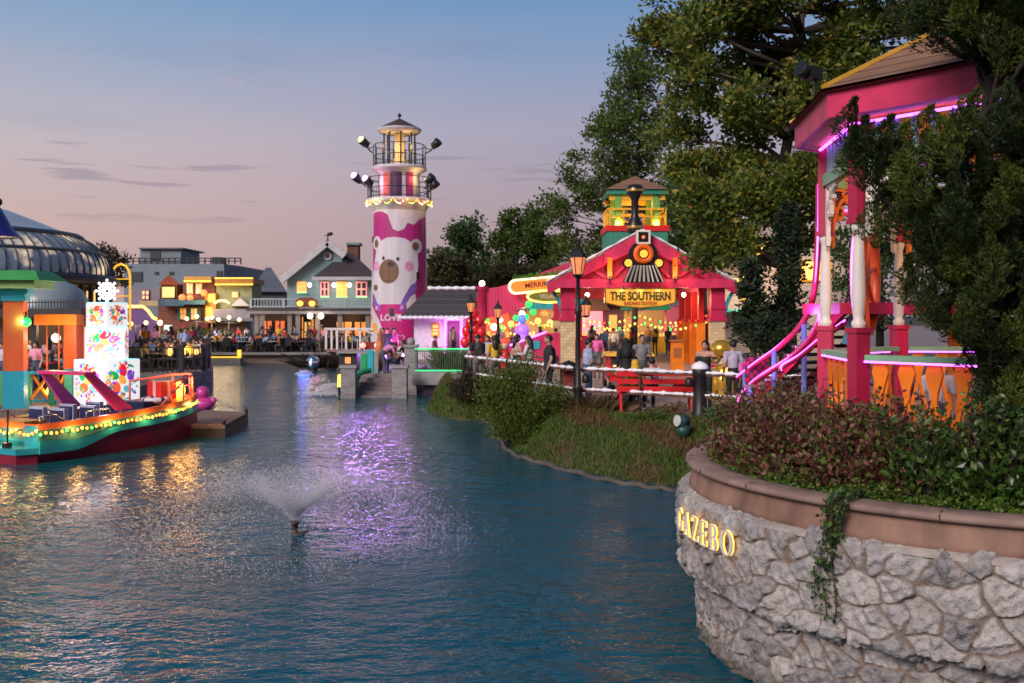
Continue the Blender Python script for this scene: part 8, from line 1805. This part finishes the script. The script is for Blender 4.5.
# black railing round the near terrace, planter hedge, orange low wall
tr = thing('terrace_railing', 'black metal railing along the edge of the left terrace above a grey stone wall', 'railing', (GX(205,42),42,.9)); rp_ = [(-30,39.7),(-17,39.7),(-13.15,39.75),(-12.75,41.4),(-13.4,44.1)]; m = MB()
for (xa,ya),(xb,yb) in zip(rp_,rp_[1:]):
    L_ = math.hypot(xb-xa,yb-ya)
    for zz in (.15,.55,1.0): m.bar((xa,ya,.9+zz),(xb,yb,.9+zz),.05)
    k = int(L_/.18)
    for i in range(k+1): m.bar((xa+(xb-xa)*i/k,ya+(yb-ya)*i/k,.9),(xa+(xb-xa)*i/k,ya+(yb-ya)*i/k,1.88),.025)
m.build('bars', black_m, tr); m = MB()
for x, y in rp_: m = MB(); m.box((x,y,1.45),(.2,.2,1.1)); m.build('post', black_m, tr)
for (px,py,D) in ((170,353,40.6),(184,352,41.5),(196,352,41.8)):
    c_ = P(px,py,D); r_ = thing('table_lamp', 'small glowing table lamp at the black railing of the left terrace', 'lamp', c_, 'table lamps at the terrace railing'); m = MB(); m.ball(c_,.12,10,7); m.build('globe', cols['y'], r_); m = MB(); m.tube([c_-Vector((0,0,.35)),c_-Vector((0,0,.1))],.03,6); m.build('stem', black_m, r_); lamp('lamp_light', c_+Vector((0,.2,.12)), 18, (1,.65,.3), r_, .1)
lm = thing('lit_step', 'low step edged with a glowing yellow strip at the far terrace', 'step', P(222,361,64.5)); m = MB(); m.span(GX(209,64.8),GX(241,64.8),64.6,65.6,-.3,.42); m.build('block', concrete, lm); m = MB(); m.span(GX(211,64.6),GX(240,64.6),64.52,64.59,.44,.52); m.build('light_strip', em('yellow_strip',(1,.6,.05),1.0), lm); m = MB(); m.span(GX(238,64.6),GX(241,64.6),64.4,64.7,.43,.95); m.build('end_light', MATS['yellow_strip'], lm)
shrub('hedge_shrub', 'clipped green hedge behind the diners in front of the red brick shop', (GX(190,72),72,.72), 3.0,.7,1.3, 1500, .22, green_m)
tuft('dry reddish reeds on the bank beneath the white footbridge', (GX(325,59),59,.1), 0.9, 1.4, 1500, dark_g, .03)
# ================================================================== PEOPLE
skin_m = pm('skin', (0.42,0.23,0.16), 0.55, 0.06, 8, 0.0); hair_m = pm('dark_hair', (0.018,0.013,0.012), 0.5, 0.2, 20, 0.1)
shirt_m = objcol('shirt_cloth'); trouser_m = randcol('trouser_cloth', [(0,(.02,.025,.04)),(.3,(.05,.07,.12)),(.55,(.015,.015,.018)),(.75,(.12,.11,.10)),(.9,(.03,.035,.03))])
shoe_m = pm('shoe', (.05,.045,.045), .5); shoe_w = pm('white_shoe', (.6,.58,.56), .5); eye_m = pm('eye', (.02,.015,.015), .3)
def joints(**ov):
    j = dict(pelvis=(0,0,.93), waist=(0,0,1.08), chest=(0,.0,1.27), neck=(0,.0,1.45), head=(0,.03,1.585),
             shl=(-.175,0,1.39), ell=(-.225,-.02,1.11), hal=(-.215,.08,.87), shr=(.175,0,1.39), elr=(.225,-.02,1.11), har=(.215,.08,.87),
             hil=(-.09,0,.90), knl=(-.10,.02,.49), anl=(-.105,-.02,.085), tol=(-.12,.14,.04), hir=(.09,0,.90), knr=(.10,.02,.49), anr=(.105,-.02,.085), tor=(.12,.14,.04))
    j.update(ov); return {k: Vector(v) for k, v in j.items()}
def seg_dist(p, a, b, ra, rb_):
    ab = b-a; L2 = (ab*ab).sum()+1e-12; t = np.clip(((p-a)@ab)/L2, 0, 1); q = a+t[:,None]*ab
    return np.linalg.norm(p-q,axis=1)-(ra+(rb_-ra)*t)
_pc = {}
def person_mesh(key, j, voxel=0.022, skirt=None, robe=False, shorts=False, long_sleeve=False, fingers=False, face=False, slim=1.0, bare_sh=False):
    """one continuous body: limb and trunk volumes fused by a voxel remesh, then split into cloth and skin by the nearest volume"""
    if key in _pc: return _pc[key]
    s = slim
    segs = [('skin',j['neck'],j['head'],.055,.06),('shirt',j['waist'],j['chest'],.125*s,.14*s),('shirt',j['chest'],j['neck']-Vector((0,0,.06)),.13*s,.08),('shirt',j['shl'],j['shr'],.068,.068)]
    pel = 'pants'
    segs += [(pel,j['pelvis']-Vector((0,0,.01)),j['waist'],.135*s,.12*s)]
    for sd in 'lr':
        segs += [('shirt',j['sh'+sd],j['sh'+sd].lerp(j['el'+sd],.62),.062,.052),('shirt' if long_sleeve else 'skin',j['sh'+sd].lerp(j['el'+sd],.62),j['el'+sd],.044,.040),('shirt' if long_sleeve else 'skin',j['el'+sd],j['ha'+sd],.040,.028)]
        hd = (j['ha'+sd]-j['el'+sd]).normalized(); segs += [('skin',j['ha'+sd],j['ha'+sd]+hd*.07,.032,.028)]
        segs += [('pants',j['hi'+sd],j['kn'+sd],.088*s,.060),('skin' if (shorts or skirt) else 'pants',j['kn'+sd],j['an'+sd],.057,.040),('shoe',j['an'+sd]-Vector((0,0,.03)),j['to'+sd],.045,.036)]
    if robe: segs += [('shirt',j['pelvis'],(j['anl']+j['anr'])/2+Vector((0,0,.06)),.17,.25)]
    if skirt: segs += [('pants',j['pelvis'],(j['knl']+j['knr'])/2,.15,.19)]
    m = MB()
    for tg, a, b_, ra, rb_ in segs:
        m.tube([a-(b_-a)*.001,a,b_,b_+(b_-a)*.001], [ra*.97,ra,rb_,rb_*.97], 10); m.ball(a,ra,10,7); m.ball(b_,rb_,10,7)
    H = j['head']; hdv = (H-j['neck']).normalized()
    m.ball(H,(.078,.095,.112),14,10)
    m.ball(H+Vector((0,.088,-.02)),(.016,.022,.022),8,6); m.ball(H+Vector((0,.05,-.075)),(.042,.04,.035),8,6)
    for sx_ in (-1,1): m.ball(H+Vector((sx_*.08,0,-.01)),(.014,.024,.032),8,6)
    tmp = m.build('body_volumes', skin_m); md = tmp.modifiers.new('r','REMESH'); md.mode = 'VOXEL'; md.voxel_size = voxel; md2 = tmp.modifiers.new('s','SMOOTH'); md2.iterations = 3; md2.factor = .5
    dg = bpy.context.evaluated_depsgraph_get(); dg.update(); me = bpy.data.meshes.new_from_object(tmp.evaluated_get(dg)); me.name = 'person'
    old = tmp.data; bpy.data.objects.remove(tmp); bpy.data.meshes.remove(old)
    me.materials.clear()
    for mm in (skin_m, shirt_m, trouser_m, shoe_w if key.endswith('w') else shoe_m): me.materials.append(mm)
    n = len(me.polygons); ctr = np.zeros(n*3); me.polygons.foreach_get('center', ctr); ctr = ctr.reshape(-1,3)
    ids = dict(skin=0,shirt=1,pants=2,shoe=3)
    ds = [seg_dist(ctr,np.array(a),np.array(b_),ra,rb_) for tg,a,b_,ra,rb_ in segs]+[np.linalg.norm(ctr-np.array(H),axis=1)-.105]
    tags_ = np.array([ids[x[0]] for x in segs]+[0]); mi = tags_[np.argmin(np.stack(ds),axis=0)]
    if bare_sh: mi[(ctr[:,2] > j['chest'].z+.06) & (mi == 1)] = 0
    me.polygons.foreach_set('material_index', mi.astype(np.int32)); me.polygons.foreach_set('use_smooth', np.ones(n,bool)); me.update()
    if fingers or face:
        # fingers (five, unequal, gently curled), eyes and mouth joined into the same body mesh
        x = MB()
        if fingers:
            for sd, sg in (('l',-1),('r',1)):
                hd = (j['ha'+sd]-j['el'+sd]).normalized(); w_ = j['ha'+sd]; side = hd.cross(Vector((0,1,0))); side = side.normalized() if side.length > .2 else Vector((1,0,0)); nn_ = hd.cross(side)
                for k, ln in enumerate((.062,.074,.080,.072,.058)):
                    if k == 0: b0 = w_+hd*.03+side*.03; d1 = (hd*.6+side*.8).normalized()
                    else: b0 = w_+hd*.085+side*(.024-.016*(k-1)); d1 = hd
                    e1 = b0+d1*ln*.55; e2 = e1+(d1*.75+nn_*.55*sg).normalized()*ln*.45; x.mat(0).tube([b0-d1*.02,e1,e2],[.0095,.0085,.006],6)
        if face:
            for sx_ in (-1,1): x.mat(1).ball(H+Vector((sx_*.03,.083,.012)),(.012,.008,.008),8,5); x.mat(1).tube([H+Vector((sx_*.018,.09,.034)),H+Vector((sx_*.046,.08,.033))],.005,5)
            x.mat(2).tube([H+Vector((-.022,.086,-.055)),H+Vector((0,.092,-.058)),H+Vector((.022,.086,-.055))],.006,5)
        bmm = bmesh.new(); bmm.from_mesh(me); base = len(me.materials)
        for mm in (skin_m, eye_m, pm('lips',(.30,.10,.08),.5)): me.materials.append(mm)
        vv = [bmm.verts.new(v) for v in x.v]
        for f, i_, sm_ in zip(x.f,x.mi,x.sm):
            try: ff = bmm.faces.new([vv[q] for q in f]); ff.material_index = base+i_; ff.smooth = True
            except ValueError: pass
        bmm.to_mesh(me); bmm.free()
    _pc[key] = me
    return me
def hair_mesh(key, j, style):
    k = ('hair',key,style)
    if k in _pc: return _pc[k]
    H = j['head']; m = MB(); m.smooth = True
    if style == 'short': m.ball(H+Vector((0,-.018,.030)),(.086,.098,.098),14,9)
    elif style == 'long':
        m.ball(H+Vector((0,-.02,.026)),(.092,.102,.104),14,9); m.tube([H+Vector((0,-.06,.03)),H+Vector((0,-.085,-.12)),H+Vector((0,-.10,-.30)),H+Vector((0,-.09,-.38))],[.085,.095,.085,.03],10)
    elif style == 'bun': m.ball(H+Vector((0,-.018,.028)),(.088,.098,.10),14,9); m.ball(H+Vector((0,-.10,.08)),.045,8,6)
    elif style == 'cap': m.ball(H+Vector((0,-.005,.045)),(.090,.104,.085),14,9); m.box(H+Vector((0,.115,.045)),(.12,.10,.015))
    elif style == 'scarf': m.ball(H+Vector((0,-.014,.018)),(.098,.108,.125),14,9); m.tube([H+Vector((0,-.03,-.02)),H+Vector((0,-.04,-.2)),H+Vector((0,-.03,-.34))],[.095,.13,.17],12)
    o = m.build('hair', hair_m); me = o.data; bpy.data.objects.remove(o); _pc[k] = me
    return me
def person(key, j, loc, rz, label, shirt, style='short', group=None, height=1.0, hairmat=None, **kw):
    me = person_mesh(key, j, **kw); o = bpy.data.objects.new('person', me); COL.objects.link(o); o.location = loc; o.rotation_euler.z = rz; o.scale = (height,)*3; o.color = (*shirt,1)
    tag(o, label, 'person', group); WL[o] = Vector(loc)
    h_ = bpy.data.objects.new('hair', hair_mesh(key,j,style)); COL.objects.link(h_); h_.parent = o
    if style == 'scarf': h_.data.materials[0] = shirt_m; h_.color = (*shirt,1)
    return o
def bag(o_loc, size, col, label, rz=0.0, name='backpack'):
    m = MB(); m.ball((0,0,size[2]/2),(size[0]/2,size[1]/2,size[2]/2),12,8); m.box((0,-size[1]*.42,size[2]*.3),(size[0]*.6,size[1]*.3,size[2]*.35)); o = m.build(name, pm('bag_'+label[:8].strip().replace(' ','_'),col,.6)); o.location = o_loc; o.rotation_euler.z = rz; return tag(o,label,'bag')
WHT, BLK, GRY, YEL, PNK, BLU, RED, BEI = (.60,.58,.58),(.014,.014,.016),(.22,.21,.21),(.58,.36,.04),(.62,.22,.42),(.10,.17,.36),(.42,.03,.03),(.45,.36,.26)
STAND = joints(); PHONE = joints(ell=(-.22,.08,1.13), hal=(-.08,.30,1.20), elr=(.22,.08,1.13), har=(.07,.30,1.20))
ONEUP = joints(elr=(.24,.05,1.13), har=(.12,.30,1.16))
STEP = joints(knl=(-.10,.10,.50), anl=(-.105,.16,.085), tol=(-.12,.31,.05), knr=(.10,-.02,.49), anr=(.105,-.20,.11), tor=(.12,-.06,.04), ell=(-.23,-.08,1.12), hal=(-.22,.02,.88), elr=(.23,.06,1.12), har=(.22,.18,.92))
LEANA = joints(pelvis=(0,-.03,.92), ell=(-.34,.04,1.16), hal=(-.46,.24,1.20), elr=(.24,.02,1.12), har=(.10,.24,1.06))
SEAT = joints(pelvis=(0,0,.53), waist=(0,.01,.70), chest=(0,.03,.88), neck=(0,.05,1.06), head=(0,.09,1.195), shl=(-.175,.03,1.0), ell=(-.22,.06,.74), hal=(-.14,.30,.70), shr=(.175,.03,1.0), elr=(.22,.06,.74), har=(.14,.30,.70),
              hil=(-.09,.02,.51), knl=(-.11,.42,.52), anl=(-.11,.42,.09), tol=(-.12,.57,.045), hir=(.09,.02,.51), knr=(.11,.42,.52), anr=(.11,.42,.09), tor=(.12,.57,.045))
SEAT2 = joints(**{k: tuple(v) for k, v in SEAT.items()}); SEAT2.update(chest=Vector((0,.08,.87)), neck=Vector((0,.13,1.04)), head=Vector((0,.19,1.16)), shl=Vector((-.175,.10,.99)), shr=Vector((.175,.10,.99)), ell=Vector((-.24,.24,.80)), hal=Vector((-.10,.44,.86)), elr=Vector((.24,.22,.78)), har=Vector((.12,.42,.78)))
BEND = joints(pelvis=(0,-.10,.90), waist=(0,.0,1.02), chest=(0,.18,1.12), neck=(0,.34,1.18), head=(0,.46,1.20), shl=(-.175,.27,1.14), shr=(.175,.27,1.14), ell=(-.2,.36,.88), hal=(-.12,.50,.72), elr=(.2,.36,.88), har=(.12,.50,.72), hil=(-.09,-.1,.88), hir=(.09,-.1,.88), knl=(-.1,-.02,.48), knr=(.1,-.02,.48))
def at(px, D, z=PL): return (GX(px,D),D,z)
hi = dict(fingers=True, voxel=.017)
# people on the plaza, left to right
person('p1', PHONE, at(478,30.6), R(20), 'person in a black top and cap with a black backpack behind the left fence rail', BLK, 'cap', **hi)
bag((GX(479,30.3),30.42,PL+1.05),(.32,.2,.45),(.02,.02,.022),'black backpack on the back of the person in the cap')
person('p2', STAND, at(488,34.0), R(160), 'person in a pale lilac top standing between the two black lamp posts', (.4,.34,.5), 'long', voxel=.022, height=.94)
person('p3', ONEUP, at(494.5,29.5), R(25), 'person with long dark hair in a mustard top behind the fence', YEL, 'long', **hi)
person('p4', STEP, at(517,31.0), R(-70), 'person in a light crop top and blue jeans walking by the pink float', (.5,.32,.26), 'long', **hi)
person('p5', PHONE, at(528.5,28.8), R(75), 'person with long hair in a white blouse looking at a phone behind the fence', WHT, 'long', long_sleeve=True, **hi)
person('p6', ONEUP, at(549.5,25.9), R(95), 'person in a black T-shirt standing in profile just before the tall lamp post', BLK, 'short', height=1.05, slim=1.15, **hi)
person('p7', LEANA, at(588,25.2), R(-75), 'person in a pale blue shirt and dark trousers right of the tall lamp post', (.30,.36,.52), 'short', **hi)
person('p8', STEP, at(597,36), R(170), 'person in a bright pink top walking into the pavilion on the left', (.7,.12,.35), 'long', voxel=.022, height=.95)
person('p9', STAND, at(604.5,47), R(5), 'person with a blue backpack seen from behind deep inside the pavilion', (.03,.05,.10), 'short', voxel=.025); bag((GX(604.5,47),46.82,PL+1.0),(.36,.22,.5),(.04,.10,.22),'blue backpack worn by the person deep inside the pavilion')
person('p10', STAND, at(613.5,46), R(10), 'person in a cream top and red cap walking inside the pavilion', (.6,.55,.42), 'cap', voxel=.025, shorts=True)
person('p11', STAND, at(626,25.2), R(8), 'person in a long black robe and headscarf standing behind the red bench', BLK, 'scarf', robe=True, long_sleeve=True, **hi)
person('p12', STAND, at(642,26.4), R(185), 'person in a grey T-shirt facing the lake behind the bench', GRY, 'short', face=True, height=1.05, **hi)
person('p13w', SEAT, (GX(652,23.8),23.75,PL-.02), R(4), 'person in a white T-shirt with a dark strap seated on the bench', (.52,.50,.55), 'short', **hi)
st_ = MB(); st_.tube([(GX(652,23.8)-.16,23.63,PL+1.0),(GX(652,23.8)-.02,23.58,PL+.82),(GX(652,23.8)+.16,23.64,PL+.58)],.018,5); st_.thing('shoulder_strap', black_m, 'dark shoulder strap across the back of the person in white on the bench', 'strap')
person('p14', SEAT, (GX(635,23.8),23.75,PL-.02), R(-6), 'person in a mustard jacket and headscarf seated at the end of the bench', (.60,.36,.02), 'scarf', long_sleeve=True, height=.95, **hi)
sb_ = bag((GX(683,23.8),23.8,PL+.46),(.5,.3,.28),(.35,.02,.025),'dark red bag lying at the right end of the red bench')
person('p15', joints(ell=(-.30,.10,1.20), hal=(-.40,.34,1.24), elr=(.24,.05,1.12), har=(-.02,.30,1.16)), at(705.5,23.4), R(150), 'person in a black off-shoulder top holding a phone by the thick fence post', BLK, 'long', face=True, bare_sh=True, **hi)
person('p16', STAND, at(733,23.5), R(12), 'person in a pale patterned shirt and black shorts near the golden figure', (.42,.38,.48), 'short', shorts=True, **hi)
person('p17', STEP, at(746,22.4), R(30), 'person in a bright magenta dress at the foot of the neon stairs', (.72,.08,.42), 'bun', skirt=True, height=.85, voxel=.022)
person('p18', STAND, at(938,14.2,FLZ-.9), R(170), 'person in a white top glimpsed through the gazebo railing', WHT, 'short', voxel=.025)
# stroller and small pushchair by the lamp post
sp_ = thing('stroller', 'dark baby stroller with a reddish seat parked beside the tall lamp post', 'stroller', at(569,25.6)); X0, D = GX(569,25.6), 25.6; m = MB()
for dx in (-.2,.2): m.tube([(X0+dx,D-.3,PL+.1),(X0+dx,D,PL+.5),(X0+dx,D+.4,PL+1.0)],.02,6); m.tube([(X0+dx,D+.35,PL+.1),(X0+dx,D,PL+.5)],.02,6)
m.bar((X0-.2,D+.4,PL+1.0),(X0+.2,D+.4,PL+1.0),.03); m.build('frame', black_m, sp_); m = MB(); m.box((X0,D,PL+.52),(.38,.5,.14)); m.box((X0,D+.22,PL+.75),(.38,.1,.4)); m.build('seat', pm('stroller_red',(.30,.05,.05),.7), sp_); m = MB(); m.lathe([(.001,.22),(.2,.14),(.24,0)],(X0,D+.1,PL+.92),12); m.build('hood', black_m, sp_)
for dx in (-.22,.22):
    for yy in (-.3,.35): m = MB(); m.tube([(X0+dx-.02,D+yy,PL+.1),(X0+dx+.02,D+yy,PL+.1)],.1,12); m.build('wheel', black_m, sp_)
# by the quay stairs and the cottage
person('q1', BEND, at(385,40.6,PL-.15), R(-70), 'person in a pink shirt bending forward at the top of the quay stairs', PNK, 'short', voxel=.022)
person('q2', SEAT2, at(407,41.2,PL), R(70), 'person in a dark top seated beside the taller stone pillar', (.03,.03,.04), 'long', voxel=.022)
person('q3', SEAT2, at(394.5,41.0,PL-.1), R(60), 'person in an orange brown top crouched beside the bending person in pink', (.36,.17,.05), 'long', voxel=.022)
for i, (px,D,c3,st2,lab) in enumerate(((383,47,PNK,'short','person in a pink top at the foot of the lighthouse mural'),(387,46,BLK,'short','person with dark hair at the left foot of the lighthouse'),(393.5,46.5,(.5,.1,.2),'long','person in a crimson top at the foot of the lighthouse'),(453,51,(.35,.25,.25),'long','person in a brownish top standing in the purple lit cottage doorway'),(434,48.5,(.25,.1,.1),'short','person in a dark red top seated in front of the cottage window'))):
    person('q5' if i < 4 else 'q6', STAND if i < 4 else SEAT, at(px,D), R(170+i*20), lab, c3, st2, voxel=.028)
# ---- diners: a few poses, copied with their own clothes
cname = [('white',WHT),('black',BLK),('blue',BLU),('grey',GRY),('pink',PNK),('yellow',YEL),('red',RED),('beige',BEI),('pale blue',(.35,.45,.58)),('orange',(.6,.16,.03))]
protos = {}
def chair_mesh():
    m = MB(); m.box((0,0,.45),(.42,.42,.05)); m.box((0,-.2,.72),(.42,.04,.45))
    for dx in (-.19,.19):
        for dy in (-.19,.19): m.bar((dx,dy,0),(dx,dy,.44),.035)
    o = m.build('dining_chair', pm('chair_dark',(.03,.028,.03),.5)); me = o.data; bpy.data.objects.remove(o); return me
CH = chair_mesh()
def chair(loc, rz, place):
    o = bpy.data.objects.new('dining_chair', CH); COL.objects.link(o); o.location = loc; o.rotation_euler.z = rz; tag(o, 'dark dining chair at a table on the '+place, 'chair', 'dining chairs on the '+place)
def table_set(x, y, z, place, n=3, hat=None):
    t = thing('dining_table', 'small round dining table on the '+place, 'table', (x,y,z), 'dining tables on the '+place)
    m = MB(); m.lathe([(.001,.74),(.42,.74),(.43,.72),(.42,.70),(.001,.70)],(x,y,z),16); m.build('table_top', randcol('table_tops',[(0,(.5,.48,.46)),(.4,(.16,.09,.06)),(.7,(.3,.28,.27))],.5), t)
    m = MB(); m.lathe([(.26,0),(.24,.03),(.04,.05),(.04,.69)],(x,y,z),10); m.build('leg', black_m, t)
    a0 = random.uniform(0,2*PI)
    for k in range(n):
        a = a0+2*PI*k/max(n,3)+random.uniform(-.25,.25); px, py_ = x+math.cos(a)*.72, y+math.sin(a)*.72; rz = a+PI/2
        chair((px,py_,z),rz,place); cn_, c3 = random.choice(cname); v_ = random.choice(['a','b'])
        person('diner_'+v_, SEAT if v_ == 'a' else SEAT2, (px,py_,z-.03), rz, 'seated diner in a %s top at the tables on the %s' % (cn_,place), tuple(min(1,q*random.uniform(.8,1.2)) for q in c3), random.choice(['short','long','short','bun']), 'diners in %s on the %s' % (cn_,place), random.uniform(.93,1.04), voxel=.035)
def stander(x, y, z, place, rz=None):
    cn_, c3 = random.choice(cname); v_ = random.choice(['x','y']); person('stand_'+v_, STAND if v_ == 'x' else ONEUP, (x,y,z), rz if rz is not None else random.uniform(0,2*PI), 'standing person in a %s top on the %s' % (cn_,place), tuple(min(1,q*random.uniform(.8,1.2)) for q in c3), random.choice(['short','long']), 'people in %s standing on the %s' % (cn_,place), random.uniform(.93,1.05), voxel=.035)
pl1 = 'far terrace'
for (px,D) in ((214,66.9),(228,67.2),(243,66.9),(258,67.0),(274,66.8),(289,67.0),(304,66.9),(318,67.4),(221,68.8),(236,69.2),(252,68.8),(267,69.0),(283,68.8),(299,69.0),(332,68.3),(346,68.6),(360,68.4)): table_set(GX(px,D),D,.72,pl1,3)
for px,D in ((217,70.4),(226,68),(239,70.6),(247,70.2),(262,70.5),(279,70.5),(295,70.4),(309,70.0),(314,70.2),(322,70.6),(337,70),(352,70.3),(285,67.9),(325,66.8),(270,67.9)): stander(GX(px,D),D,.72,pl1)
pl2 = 'black railed terrace'
for (px,D) in ((150,41),(163,41.4),(178,42.2),(190,43),(147,44.5),(161,45),(175,46),(188,47.5),(152,49),(168,50),(182,52),(158,55),(172,56),(140,42.5),(138,47)): table_set(GX(px,D),D,.9,pl2,3)
for px,D in ((155,52),(166,47.5),(180,49),(192,50.5),(146,53),(171,53.5),(185,45.2),(143,57),(199,58)): stander(GX(px,D),D,.9,pl2)
pl3 = 'dock by the pavilion'
for (px,D) in ((4,36),(33,35.4),(44,34.8),(56,35.2),(-8,34.5),(26,38),(40,38.2),(54,38.4),(66,37.6),(12,38.5)): table_set(GX(px,D),D,.6,pl3,3)
for px,D in ((30,39),(36,34.2),(49,36.8),(60,39),(-2,38.2),(3,33.9)): stander(GX(px,D),D,.6,pl3)
pl4 = 'market plaza'
for px,D in ((592,55),(620,58),(632,56),(648,60),(655,57),(520,52),(540,53),(556,51),(500,49),(512,55),(668,58),(484,47)): stander(GX(px,D),D,PL,pl4)
